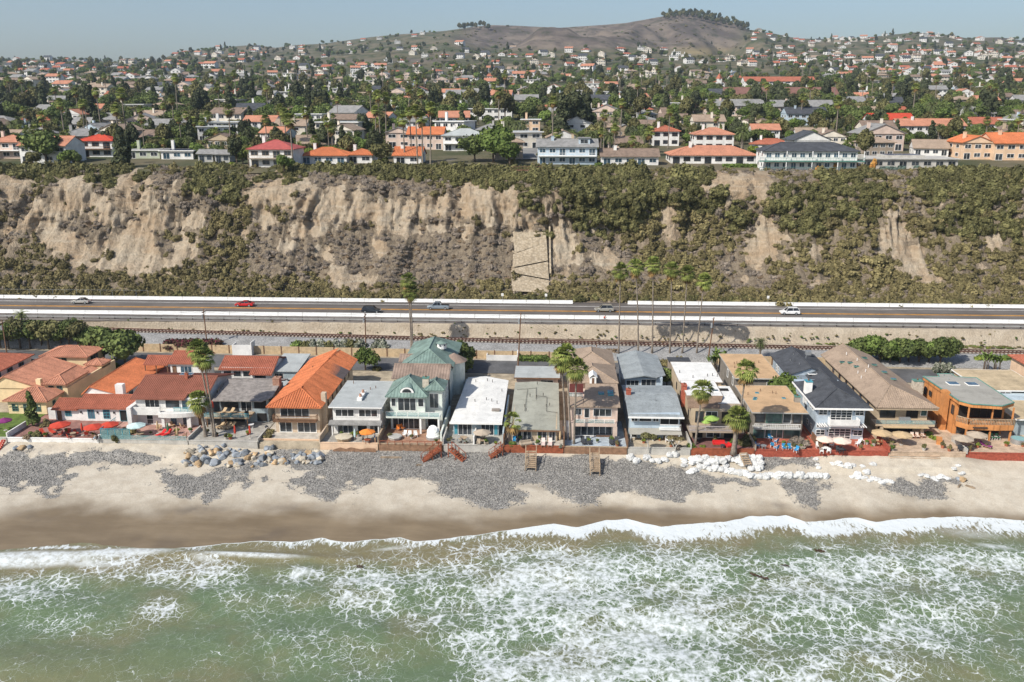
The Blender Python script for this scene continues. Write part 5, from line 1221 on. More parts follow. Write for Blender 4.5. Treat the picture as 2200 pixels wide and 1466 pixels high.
for i, (nm, pm, wm, x0, x1, lb) in enumerate(PLOTS):
    yf = float(wallY((x0+x1)/2)); b = thing(nm, lb, nm, (x0, yf, 3.2))
    if 'apron' in lb: yf += 1.2; b.location.y = yf
    MB().box(0, x1-x0, .25, 12.5, 1.45, 1.8).build('paving', pm, b)
    MB().box(-.02, x1-x0+.02, 0, .245, -1.2, 1.86).build('seawall', wm, b)
    MB().box(-.05, x1-x0+.05, -.05, .30, 1.862, 1.95).build('coping', M_WHT if wm in (W_WHITE,) else (wm if wm is not W_TIMB else M_LTW), b)
for i in range(len(PLOTS)-1):                      # side walls between the plots
    x = (PLOTS[i][4]+PLOTS[i+1][3])/2; m_ = [W_WHITE, W_WHITE, W_CONC, W_CONC, W_BEIGE, M_LTW, W_CONC, M_BRT, M_BRT, M_BRT, W_CONC, W_BROWN, M_BRT, W_BRICK, W_CONC, W_CONC][i]
    lb = f'{["white","white","grey","grey","beige","timber","pale","brown plank","dark plank","dark board","grey","taupe","brown board","red brick","low tan","low grey"][i]} side wall between the {PLOTS[i][5].split(" with")[0].split(" before")[0].split(" behind")[0].split(" beside")[0]} and the next plot'
    h_ = [.9, .8, .6, .6, 1.2, 1.3, 1.1, 1.5, 1.5, 1.3, .9, .9, 1.2, .9, .8, .7][i]
    o = MB().box(-.09, .09, .35, 6.0, 0, h_).box(-.12, .12, .33, 6.02, h_+.002, h_+.06).build('side_wall', m_, None, (x, 135.3, PATIO)); tag(o, lb, 'wall')
# hot tub, stairs, windbreak
def furn(name, cat): 
    t = thing(name, 'x', cat); PROTO.append(t); return t
def cloth(n, rgb): return mat('canvas_'+n, rgb, .9, .08, 1.5, .1, 10)
C_RED = cloth('red', (.48, .055, .03)); C_ORG = cloth('orange', (.70, .22, .04)); C_TAN = cloth('tan', (.58, .40, .20)); C_TAUPE = cloth('taupe', (.40, .33, .25)); C_CRM = cloth('cream', (.70, .56, .46)); C_WHT = cloth('white', (.75, .75, .72)); C_GRN = cloth('lime', (.27, .40, .09)); C_AQUA = cloth('aqua', (.48, .62, .60)); C_BLU = cloth('blue', (.03, .24, .46)); C_BLK = cloth('charcoal', (.045, .048, .055)); C_PUR = cloth('purple', (.20, .03, .14)); C_DGN = cloth('green', (.06, .16, .09))
UMB = {}
def umbrella(c, R=1.45, H=2.35):
    key = c.name+str(R)
    if key in UMB: return UMB[key]
    t = furn('patio_umbrella', 'umbrella'); mb = MB()
    for i in range(8):
        a0, a1 = i*math.pi/4, (i+1)*math.pi/4
        mb.poly([(R*math.cos(a0), R*math.sin(a0), H-.52), (R*math.cos(a1), R*math.sin(a1), H-.52), (0, 0, H)])
        mb.poly([(R*math.cos(a0), R*math.sin(a0), H-.52), (R*math.cos(a0), R*math.sin(a0), H-.66), (R*math.cos(a1), R*math.sin(a1), H-.66), (R*math.cos(a1), R*math.sin(a1), H-.52)])
    mb.build('canopy', c, t); MB().tube([(0,0,0),(0,0,H+.08)], .035, 6).build('pole', M_LTW, t); MB().tube([(0,0,0),(0,0,.1)], .3, 10).build('base', W_CONC, t)
    UMB[key] = tree_of(t); return UMB[key]
def umb_closed(c):
    key = c.name+'c'
    if key in UMB: return UMB[key]
    t = furn('closed_umbrella', 'umbrella'); MB().tube([(0,0,.9),(0,0,1.3),(0,0,2.1),(0,0,2.35)], [.16, .2, .13, .03], 8).build('canopy', c, t); MB().tube([(0,0,0),(0,0,.95)], .035, 6).build('pole', M_LTW, t); MB().tube([(0,0,0),(0,0,.1)], .28, 10).build('base', W_CONC, t)
    UMB[key] = tree_of(t); return UMB[key]
FUR = {}
def lounger(c, fr=None):
    if ('l', c.name) in FUR: return FUR['l', c.name]
    t = furn('sun_lounger', 'lounger'); fr = fr or M_LTW
    mb = MB().box(-.33, .33, -.9, .5, .28, .34); mb.build('frame', fr, t)
    MB().box(-.31, .31, -.9, .4, .345, .45).slab([(-.31,.4,.45),(.31,.4,.45),(.31,1.0,.95),(-.31,1.0,.95)], .1).build('cushion', c, t)
    for x in (-.3, .3):
        for y in (-.8, .4): MB().box(x-.03, x+.03, y-.03, y+.03, 0, .28).build('leg', fr, t)
    FUR['l', c.name] = tree_of(t); return FUR['l', c.name]
def chair(c, fr=None):
    if ('c', c.name) in FUR: return FUR['c', c.name]
    t = furn('patio_chair', 'chair'); fr = fr or c
    MB().box(-.28, .28, -.28, .28, .38, .46).build('seat', c, t); MB().slab([(-.28,.28,.5),(.28,.28,.5),(.28,.42,1.02),(-.28,.42,1.02)], .07).build('backrest', c, t)
    for x in (-.3, .3): MB().box(x-.03, x+.03, -.28, .3, .6, .65).build('armrest', fr, t)
    for x in (-.26, .26):
        for y in (-.25, .25): MB().box(x-.025, x+.025, y-.025, y+.025, 0, .38).build('leg', fr, t)
    FUR['c', c.name] = tree_of(t); return FUR['c', c.name]
def table(m, R=.55, sq=False):
    if ('t', m.name, R) in FUR: return FUR['t', m.name, R]
    t = furn('patio_table', 'table')
    (MB().box(-R*1.5, R*1.5, -R, R, .68, .74) if sq else MB().tube([(0,0,.68),(0,0,.74)], R, 12)).build('tabletop', m, t)
    for i in range(4): a = math.pi/4+i*math.pi/2; MB().box(R*.7*math.cos(a)-.03, R*.7*math.cos(a)+.03, R*.7*math.sin(a)-.03, R*.7*math.sin(a)+.03, 0, .68).build('leg', m, t)
    FUR['t', m.name, R] = tree_of(t); return FUR['t', m.name, R]
def sofa(c, w=2.2):
    if ('s', c.name, w) in FUR: return FUR['s', c.name, w]
    t = furn('outdoor_sofa', 'sofa'); MB().box(-w/2, w/2, -.4, .4, .1, .32).build('frame', M_BRT, t); MB().box(-w/2+.15, w/2-.15, -.4, .3, .325, .5).build('cushion', c, t); MB().box(-w/2, w/2, .3, .48, .325, .85).build('backrest', c, t)
    for x in (-w/2, w/2-.15): MB().box(x, x+.15, -.4, .3, .325, .62).build('armrest', c, t)
    FUR['s', c.name, w] = tree_of(t); return FUR['s', c.name, w]
def at(px, py, z=PATIO): x, y = G(px, py, z); return (x, y, z)
def put(t, px, py, lab, grp=None, rz=0.0, z=PATIO, sc=1.0): return place(t, at(px, py, z), rz, sc, lab, grp)
for px, py, c, R, lb in [(132,934,C_RED,1.75,'red umbrella over the loungers on the hacienda terrace'),(204,939,C_RED,1.7,'red umbrella over the wooden table with two seated people'),(237,934,C_RED,1.6,'red umbrella next to the terrace edge bushes'),(295,936,C_AQUA,1.6,'pale aqua umbrella behind the glass windbreak'),
   (790,950,C_ORG,1.35,'orange umbrella over a round table on the concrete patio'),(1036,951,C_TAUPE,1.5,'beige umbrella over a dining table beside the white party wall'),(1771,966,C_CRM,1.5,'cream umbrella over white chairs next to the red brick side wall'),(1806,969,C_CRM,1.6,'cream umbrella over a dark table on the brick patio'),
   (1892,952,C_TAN,1.7,'tan umbrella over the wooden dining set'),(1936,956,C_TAN,1.65,'tan umbrella casting its shadow on bare tan paving'),(2066,964,C_TAUPE,1.7,'taupe umbrella above dark chairs before the cedar house'),(2096,956,C_TAUPE,1.7,'taupe umbrella close to the cedar house posts'),(12,925,C_PUR,1.3,'purple umbrella on the yellow villa patio')]:
    put(umbrella(c, R), px, py, lb)
place(umbrella(C_RED, 1.7), (-76.6, 155.5, PATIO), 0, 1, 'red umbrella in the walled court below the cottage terrace'); place(umbrella(C_RED, 1.75), (-77.4, 152.2, PATIO), .3, 1, 'red umbrella in the walled court beside the white chimney')
place(umbrella(C_GRN, 1.3), (27.0, 139.2, 7.36), 0, 1, 'lime green umbrella standing on the upper deck of the white-roofed house')
place(umbrella(C_GRN, 1.0), (26.0, 138.6, 7.36), .4, .75, 'small lime green umbrella at the upper deck rail')
for px, py, c, lb in [(178,936,C_RED,'closed red umbrella by the hacienda wall lamp'),(340,932,C_TAN,'closed tan umbrella by the white house wall'),(382,944,C_TAN,'closed tan umbrella between two lounge chairs'),(362,936,C_DGN,'closed green and white umbrella behind the red loungers'),(506,942,C_RED,'closed red umbrella below the glass-railed deck'),(538,942,C_RED,'closed red umbrella by the stacked deck timbers'),(1203,955,C_TAN,'closed tan umbrella beside the dark plank wall'),(763,950,C_AQUA,'closed grey green umbrella at the covered spa')]:
    put(umb_closed(c), px, py, lb)
place(umb_closed(C_RED), (-58.9, 144.4, 6.93), 0, 1, 'closed red umbrella standing on the glass-railed deck')
for i, (px, py) in enumerate([(94,935),(113,932),(121,924)]): put(lounger(C_RED), px, py, ['orange red lounger nearest the lawn bushes', 'orange red lounger between two others on the hacienda terrace', 'orange red lounger under the red umbrella'][i], rz=.9)
for i, (px, py) in enumerate([(346,937),(358,937)]): put(lounger(cloth('scarlet', (.55, .02, .02))), px, py, 'scarlet lounger on the white house terrace', 'scarlet loungers', rz=-.5)
for px, py in [(473,920),(479,920),(488,921),(496,921)]: put(lounger(cloth('straw', (.45, .33, .2))), px, py, 'straw coloured lounger under the glass-railed deck', 'straw loungers', rz=-.5)
for x in (-57.0, -55.6): place(lounger(cloth('straw', (.45, .33, .2))), (x, 143.6, 6.93), -.4, 1, 'straw coloured lounger up on the glass-railed deck', 'straw deck loungers')
for px, py in [(1167,957),(1182,957)]: put(lounger(cloth('blush', (.66, .52, .47))), px, py, 'blush white lounger before the olive-roofed house', 'blush loungers', rz=0)
for px, py in [(1253,953),(1265,953)]: put(lounger(C_BLK, M_DKT), px, py, 'charcoal lounger by the leaning palm on the blue deck', 'charcoal loungers by the palm', rz=.15)
for px, py in [(1313,954),(1325,954)]: put(lounger(C_BLK, M_DKT), px, py, 'charcoal lounger at the shaded end of the blue deck', 'charcoal loungers at the deck end', rz=0)
put(lounger(C_PUR), 2118, 962, 'purple striped lounger on the cedar house patio', rz=.8)
for i, (px, py) in enumerate([(869,938),(880,939),(893,939)]): put(chair(C_WHT), px, py, 'white slatted chair on the red brown deck', 'white deck chairs', rz=.3*(i-1))
for i, (px, py) in enumerate([(1655,946),(1667,953),(1677,940),(1659,961),(1668,967),(1684,967),(1696,967),(1710,972),(1628,962)]): put(chair(C_BLU, M_WHT), px, py, 'bright blue chair on the brick patio', 'blue chairs', rz=[.4,-2.4,.3,2.8,-2.5,.1,.1,-.8,1.2][i])
for i, (px, py) in enumerate([(1757,963),(1765,974),(1781,973),(1786,961),(1842,958),(1852,955)]): put(chair(C_WHT), px, py, 'white chair on the cream umbrella patio', 'white patio chairs', rz=i*1.3)
for i, (px, py) in enumerate([(1800,972),(1812,972)]): put(chair(C_BLK), px, py, 'dark chair under the cream umbrella', 'dark chairs under cream umbrella', rz=i*2.)
for i, (px, py) in enumerate([(1885,958),(1898,958),(1912,962),(1906,953)]): put(chair(C_TAN, M_REDW), px, py, 'wooden dining chair under the tan umbrella', 'wooden dining chairs', rz=i*1.6)
for i, (px, py) in enumerate([(1960,942),(1971,942),(1983,941)]): put(chair(C_CRM, M_REDW), px, py, 'cushioned wooden armchair against the tan house', 'cushioned armchairs', rz=.1*i)
for i, (px, py) in enumerate([(2122,945),(2132,945),(2143,945)]): put(chair(C_DGN, M_WHT), px, py, 'green chair under the cedar balcony', 'green chairs', rz=.2)
for i, (px, py) in enumerate([(2062,970),(2076,970)]): put(chair(C_BLK), px, py, 'dark chair in the shade of the taupe umbrella', 'dark chairs under taupe umbrella', rz=i*2.5)
for i, (px, py) in enumerate([(1028,957),(1045,957),(1037,948)]): put(chair(C_TAUPE), px, py, 'taupe chair under the beige umbrella', 'taupe dining chairs', rz=i*2.)
for i, (px, py) in enumerate([(985,952),(997,953),(1005,952),(990,944)]): put(chair(cloth('grey', (.3, .3, .28))), px, py, 'grey dining chair at the long table by the white-roofed house', 'grey dining chairs', rz=i*1.6)
for i, (px, py) in enumerate([(148,934),(165,936),(150,944),(186,938),(130,938)]): put(chair(C_RED, M_BRT), px, py, 'red cushioned chair on the hacienda terrace', 'red chairs', rz=i*1.2)
for i, (px, py) in enumerate([(855,926),(866,924)]): put(chair(C_ORG, M_REDW), px, py, 'amber wooden armchair at the green copper house', 'amber armchairs', rz=i*1.)
for i, (px, py) in enumerate([(340,925),(372,918),(392,920),(380,941),(397,941)]): put(chair(C_TAN, M_LTW), px, py, 'tan wooden armchair on the white house terrace', 'tan wooden armchairs', rz=i*1.2)
for i, (px, py) in enumerate([(1433,950),(1442,950)]): put(chair(C_WHT), px, py, 'white plastic chair by the awning posts', 'white plastic chairs', rz=i*1.5)
for i, (px, py) in enumerate([(1105,951),(1118,955),(1135,952)]): put(chair(C_BLU if i == 0 else C_BLK), px, py, ['blue chair by the potted palm', 'dark chair before the olive-roofed house', 'dark chair beside the white-framed windows'][i], rz=i)
for px, py, m_, R, lb in [(205,944,M_BRT,.7,'round wooden table under the red umbrella'),(158,939,M_LTW,.5,'low pale table among red chairs'),(790,953,M_REDW,.6,'round table under the orange umbrella'),(1037,953,M_LTW,.7,'dining table under the beige umbrella'),(994,949,M_LTW,.8,'long grey dining table'),(1771,970,M_WHT,.6,'white table on the brick patio'),(1806,973,C_BLK,.6,'dark table under the cream umbrella'),(1892,956,M_REDW,.8,'wooden dining table under the tan umbrella'),(1640,966,M_SLV,.5,'metal table by the blue chairs'),(2068,968,C_BLK,.6,'dark table under the taupe umbrella'),(1497,950,C_BLK,.7,'black round table at the palm foot'),(1552,965,C_BLK,.4,'small black table before the red sofa'),(302,939,M_LTW,.7,'wooden table under the aqua umbrella'),(540,920,M_WHT,.5,'white table under the deck')]:
    put(table(m_, R), px, py, lb)
put(sofa(cloth('scarlet', (.55, .02, .02)), 2.0), 1544, 958, 'scarlet outdoor sofa with orange cushions', rz=0); put(sofa(cloth('scarlet', (.55, .02, .02)), 1.1), 1563, 963, 'small scarlet armchair sofa beside the scarlet sofa', rz=-1.2)
put(sofa(C_BLK, 2.8), 1298, 938, 'long charcoal sofa against the pink house windows'); put(sofa(C_TAUPE, 2.0), 1130, 958, 'grey sofa by the fire table before the olive-roofed house', rz=.4)
def simple(name, label, cat, parts, loc, rz=0):
    t = thing(name, label, cat, loc, rz=rz)
    for n, mb, m_ in parts: mb.build(n, m_, t, smooth=False)
    return t
simple('hot_tub', 'round grey hot tub with pale water at the sandy patio', 'hot tub', [('shell', MB().tube([(0,0,0),(0,0,.85)], [1.15, 1.3], 18), M_SLV), ('water', MB().tube([(0,0,.852),(0,0,.87)], 1.12, 18), mat('tub_water', (.25, .42, .42), .1, .05))], at(2187, 952))
simple('covered_spa', 'octagonal spa with beige cover on the orange umbrella patio', 'spa', [('shell', MB().tube([(0,0,0),(0,0,.6)], [1.2, 1.35], 8), M_LTW), ('cover', MB().tube([(0,0,.6),(0,0,.72),(0,0,.85)], [1.5, 1.5, .4], 8), cloth('beige', (.5, .44, .33)))], at(739, 946))
simple('covered_spa', 'spa with flat grey cover on the red brown deck', 'spa', [('shell', MB().tube([(0,0,0),(0,0,.45)], [1.0, 1.1], 8), W_CONC), ('cover', MB().tube([(0,0,.45),(0,0,.58)], [1.25, 1.15], 8), W_GREY)], at(849, 943))
mb = MB(); mb.tube([(0,.5,.5),(0,.4,1.2),(0,0,1.55),(0,-.25,1.6)], [1.1, 1.05, .8, .3], 12)
simple('daybed', 'white domed daybed on the red brown deck', 'daybed', [('base', MB().tube([(0,0,0),(0,0,.42)], 1.15, 14), M_SLV), ('mattress', MB().tube([(0,0,.42),(0,0,.56)], 1.08, 14), C_WHT), ('hood', mb, C_WHT)], at(930, 942))
simple('planter_box', 'wooden storage box by the tan patio steps', 'box', [('body', MB().box(-.9, .9, -.4, .4, 0, .75), W_WOOD), ('lid', MB().box(-.95, .95, -.45, .45, .752, .82), W_WOOD)], at(2017, 952), 1.2)
simple('grill', 'round black kettle grill on the timber patio', 'grill', [('bowl', MB().tube([(0,0,.5),(0,0,.7),(0,0,.95)], [.15, .32, .1], 10), C_BLK), ('stand', MB().tube([(0,0,0),(0,0,.5)], .2, 4), M_DKT)], at(573, 925))
def stairs(label, px, py, n, w, m_, rz, z0, hrail=True):
    x, y = G(px, py, PATIO); t = thing('beach_stairs', label, 'stairs', (x, y, z0), rz=rz); run, rise = .34, (PATIO-.05-z0)/n
    for i in range(n): MB().box(-w/2, w/2, -run*(n-i)-.05, -run*(n-i-1), rise*(i+1)-.07, rise*(i+1)).build('tread', m_, t)
    for s in (-1, 1):
        MB().slab([(s*w/2-.05,-run*n-.1,rise*.6),(s*w/2+.05,-run*n-.1,rise*.6),(s*w/2+.05,0,rise*n),(s*w/2-.05,0,rise*n)], .25).build('stringer', m_, t)
        if hrail:
            MB().tube([(s*w/2,-run*n,rise+.9),(s*w/2,0,rise*n+.9)], .05, 4).build('handrail', m_, t)
            for yy, zz_ in ((-run*n, -1.0), (-run*n/2, 0.0), (0, .3)): MB().box(s*w/2-.06, s*w/2+.06, yy-.06, yy+.06, zz_, rise*(n+yy/run)+.95).build('post', m_, t)
stairs('pale timber stairs down to the cobbles from the olive-roofed house', 1141, 968, 9, 1.7, M_LTW, 0, 3.15); stairs('pale timber stairs down to the cobbles from the blue deck', 1277, 972, 10, 1.5, M_LTW, 0, 3.0)
stairs('long red stained stairs from the red brown deck', 945, 962, 9, 1.2, M_REDW, -1.1, 3.1); stairs('red stained stairs beside the pale side wall', 967, 962, 8, 1.1, M_REDW, 1.1, 3.2); stairs('short red stained stairs by the dark plank wall', 1078, 962, 6, 1.0, M_REDW, -1.2, 3.5)
stairs('steep timber steps between the wine red and brick patios', 1597, 972, 6, 1.2, M_LTW, .2, 3.6, False); stairs('broad tan steps before the tan patio', 1960, 968, 4, 8.0, P_TAN, 0, 4.0, False); stairs('red and white step ladder against the lawn wall', 8, 944, 8, .5, C_RED, 0, 3.2, False)
t = thing('glass_windbreak', 'teal framed glass windbreak at the terrace corner', 'windbreak', (-74.9, 135.7, PATIO))
for i in range(5): MB().box(1.25*i-.04, 1.25*i+.04, -.04, .04, 0, 1.9).build('post', M_TEAL, t)
for i in range(4): MB().box(1.25*i+.05, 1.25*i+1.2, -.012, .012, .1, 1.8).build('glass_panel', M_BAL, t)
MB().box(-.04, 5.04, -.04, .04, 1.9, 1.98).build('top_rail', M_TEAL, t); MB().box(-.04, .04, .05, 5.5, 1.9, 1.98).build('side_rail', M_TEAL, t)
for i in range(4): MB().box(-.012, .012, .1+1.35*i, 1.35+1.35*i, .1, 1.8).build('glass_panel', M_BAL, t)
MB().box(0, 14.6, -.10, -.06, .05, .9).build('low_glass', M_BAL, t)
# deck edge rail of the green house, and torn plaster of the seawall
t = thing('deck_railing', 'low red brown railing along the edge of the deck', 'railing', (-27.8, 135.6, PATIO))
MB().box(0, 10.2, -.04, .04, .62, .70).build('rail', M_REDW, t)
for i in range(9): MB().box(1.25*i-.04, 1.25*i+.04, -.035, .035, 0, .62).build('post', M_REDW, t)
o = MB().prism([(0,0),(7.6,.1),(7.5,.9),(6.2,1.0),(5.0,.7),(3.4,1.05),(2.6,.75),(1.6,1.0),(.5,.6)], 0, .05).build('plank_facing', W_TIMB, None, (-36.0, 135.27, 3.5)); o.rotation_euler = (math.pi/2, 0, 0); tag(o, 'torn brown plank facing under the orange umbrella patio', 'facing')

# ---- boulders, sandbags
rs = random.Random(3)
m_bl1 = mat('boulder_blue_grey', (.22, .24, .26), .9, .3, .9, .5, 5, fine=.15, rand=.3); m_bl2 = mat('boulder_tan', (.40, .28, .16), .9, .3, .9, .5, 5, fine=.15, rand=.25); m_bl3 = mat('boulder_pale', (.42, .37, .29), .9, .3, .9, .5, 5, fine=.15, rand=.25)
import bmesh
def rock_mesh(seed, m_):
    r = random.Random(seed); bm = bmesh.new()
    for _ in range(15):
        v = Vector((r.gauss(0,1), r.gauss(0,1), r.gauss(0,1))).normalized()
        bm.verts.new((v.x*r.uniform(.8,1.15), v.y*r.uniform(.7,1.0), v.z*r.uniform(.5,.8)))
    bmesh.ops.convex_hull(bm, input=bm.verts)
    for v in [v for v in bm.verts if not v.link_faces]: bm.verts.remove(v)
    bmesh.ops.bevel(bm, geom=bm.edges[:], offset=.06, segments=1, affect='EDGES')
    me = bpy.data.meshes.new('boulder'); bm.to_mesh(me); bm.free(); me.materials.append(m_); return me
RK = {k: [rock_mesh(100*i+j, m_) for j in range(6)] for i, (k, m_) in enumerate((('blue grey', m_bl1), ('tan', m_bl2), ('pale buff', m_bl3)))}
def rock(px, py, s, kind, lab, grp):
    z = 2.9
    for _ in range(3): x, y = G(px, py, z); z = beachZ(x, y)
    o = link('boulder', rs.choice(RK[kind]), None, (x, y, z+.22*s)); o.rotation_euler = (rs.uniform(-.4,.4), rs.uniform(-.4,.4), rs.random()*6.28); o.scale = (s, s, s); tag(o, lab, 'boulder', grp)
for i in range(150):
    t_ = rs.random(); px = 396+294*t_; lo = np.interp(px, [396,420,470,520,560,610,650,690], [985,975,960,965,968,975,975,980]); hi = np.interp(px, [396,430,560,600,690], [1002,1004,1004,998,996])
    py = rs.uniform(lo, hi); s = rs.uniform(.35, 1.0) if i > 14 else rs.uniform(.95, 1.25)
    k_ = rs.choices(('blue grey', 'tan', 'pale buff'), (.55, .22, .23))[0]
    big = s > .85
    rock(px, py, s*.92, k_, f'{"large" if big else "small"} {k_} boulder in the rubble heap below the patios', f'{"large" if big else "small"} {k_} boulders of the heap')
for px, py, s, k_, lb in [(36,972,.7,'blue grey','blue grey boulder at the foot of the lawn wall'),(48,972,.8,'tan','tan boulder leaning in the sand below the lawn wall'),(67,976,.6,'blue grey','dark boulder lying alone right of the tan boulder'),(478,955,.9,'pale buff','flat buff slab above the rubble heap'),(2068,1030,.8,'tan','tan boulder at the end of the white bag line'),(2060,1018,.6,'blue grey','dark rock at the end of the white bag line')]: rock(px, py, s, k_, lb, None)
m_bag = mat('white_sandbag', (.57, .57, .55), .95, .12, 2.5, 1.0, 5, rand=.1, stain=.22)
def bag_mesh(seed, fl=1.0):
    r = random.Random(seed); mb = MB(); n = 12; prof_ = [(0,.56),(.06,.64),(.3,.68),(.55,.64),(.74,.56),(.82,.36),(.76,.16),(.92,.05)]
    for z, q in prof_:
        for i in range(n):
            a = 2*math.pi*i/n; k_ = q*(1+.10*math.sin(3*a+seed)+.07*math.sin(5*a+2*seed)+r.uniform(-.13,.13)); mb.v.append((k_*math.cos(a), k_*math.sin(a)*.92, z*fl+r.uniform(-.09,.09)))
    for j in range(len(prof_)-1):
        for i in range(n): q = (i+1) % n; mb.f.append((j*n+i, j*n+q, (j+1)*n+q, (j+1)*n+i)); mb.m.append(0)
    mb.f.append(tuple((len(prof_)-1)*n+i for i in range(n))); mb.m.append(0)
    me = bpy.data.meshes.new('sandbag'); me.from_pydata(mb.v, [], mb.f); me.materials.append(m_bag); return me
BG = [bag_mesh(i, f) for i, f in enumerate((1, 1, .9, .95))]; BGF = [bag_mesh(9+i, f) for i, f in enumerate((.45, .55, .35))]
def bag(px, py, lab, grp, flat=False, dz=0.0, s=1.0):
    z = 2.8
    for _ in range(3): x, y = G(px, py, z); z = beachZ(x, y)
    o = link('sandbag', rs.choice(BGF if flat else BG), None, (x, y, z-.08+dz)); o.rotation_euler = (rs.uniform(-.25,.25), rs.uniform(-.25,.25), rs.random()*6.28); s *= rs.uniform(.85, 1.15); o.scale = (s*rs.uniform(.9,1.15), s, s*rs.uniform(.75,1.05)); tag(o, lab, 'sandbag', grp)
for i in range(26): bag(1505+10.7*i+rs.uniform(-1.5,1.5), 1006+14*min(1, i/9)+rs.uniform(-1.5,1.5)+ (0 if i < 10 else 4), 'upright white sandbag in the long front row', 'front row sandbags')
for i in range(26): bag(1492+5.6*i, 998+rs.uniform(-5,6), 'white sandbag heaped behind the long front row', 'heaped sandbags', i % 3 == 0, rs.uniform(0,.35))
for i in range(18): bag(1592+rs.uniform(0,42), 985+rs.uniform(0,26), 'white sandbag piled below the brick wall corner', 'piled sandbags', i % 3 == 0, rs.uniform(0,.4), .9)
for px, py, d in [(1355,992,0),(1355,984,.5),(1367,996,0),(1378,984,0),(1377,976,.6),(1389,987,0),(1388,978,.6),(1402,989,0),(1414,989,0),(1427,988,0),(1438,987,0),(1450,987,0),(1460,986,0),(1472,983,0)]: bag(px, py, 'white sandbag propped against the sandy patio edge', 'sandbags at the sandy patio', False, d)
for i in range(8): bag(1466+rs.uniform(0,34), 988+rs.uniform(0,14), 'slumped white sandbag at the heap end', 'slumped sandbags', True)
for i in range(5): bag(1482+8*i, 1015-3*i, 'slumped white sandbag on the cobbles before the heap', 'slumped sandbags on cobbles', True)
for i in range(9): bag(1786+11*i+rs.uniform(-3,3), 1012+rs.uniform(-5,6), 'half buried white sandbag along the sand scarp', 'half buried sandbags', i % 2 == 0, -.1, .85)
for i in range(10): bag(1832+9*i, 1022+1.4*i+rs.uniform(-3,3), 'collapsed white sandbag on the sand', 'collapsed sandbags', True, -.05, .9)
for i in range(12): bag(1980+7.5*i+rs.uniform(-4,4), 1020+rs.uniform(-5,9), 'torn white sandbag in the gravel patch', 'torn sandbags', True, -.05, .85)
for i in range(5): bag(1749+3*i, 990+7*i, 'small white sandbag in the short cross line', 'cross line sandbags', True, 0, .7)
# kelp in the surf
m_kelp = mat('kelp_brown', (.06, .035, .02), .6, .3, 2)
for i, (px, py, n, L) in enumerate([(1632,1238,26,2.2),(1760,1183,12,1.1),(775,1217,7,.7),(1688,1215,4,.4)]):
    x, y = G(px, py, .2); mb = MB()
    for _ in range(n):
        a = -.7+rs.uniform(-.5,.5); d = rs.uniform(-L, L)*.5; q = (d*math.cos(-.6)+rs.uniform(-.3,.3), d*math.sin(-.6)+rs.uniform(-.25,.25)); l = rs.uniform(.3,.8)
        mb.tube([(q[0]-l*math.cos(a)/2, q[1]-l*math.sin(a)/2, 0), (q[0], q[1], .1), (q[0]+l*math.cos(a)/2, q[1]+l*math.sin(a)/2, 0)], [.03, .07, .02], 4)
    tag(mb.build('floating_kelp', m_kelp, None, (x, y, .12)), ['large brown kelp raft floating in the foam', 'mid-sized kelp clump nearer the shore', 'kelp clump at the edge of clear water', 'tiny kelp scrap between two larger clumps'][i], 'kelp', kind='stuff')

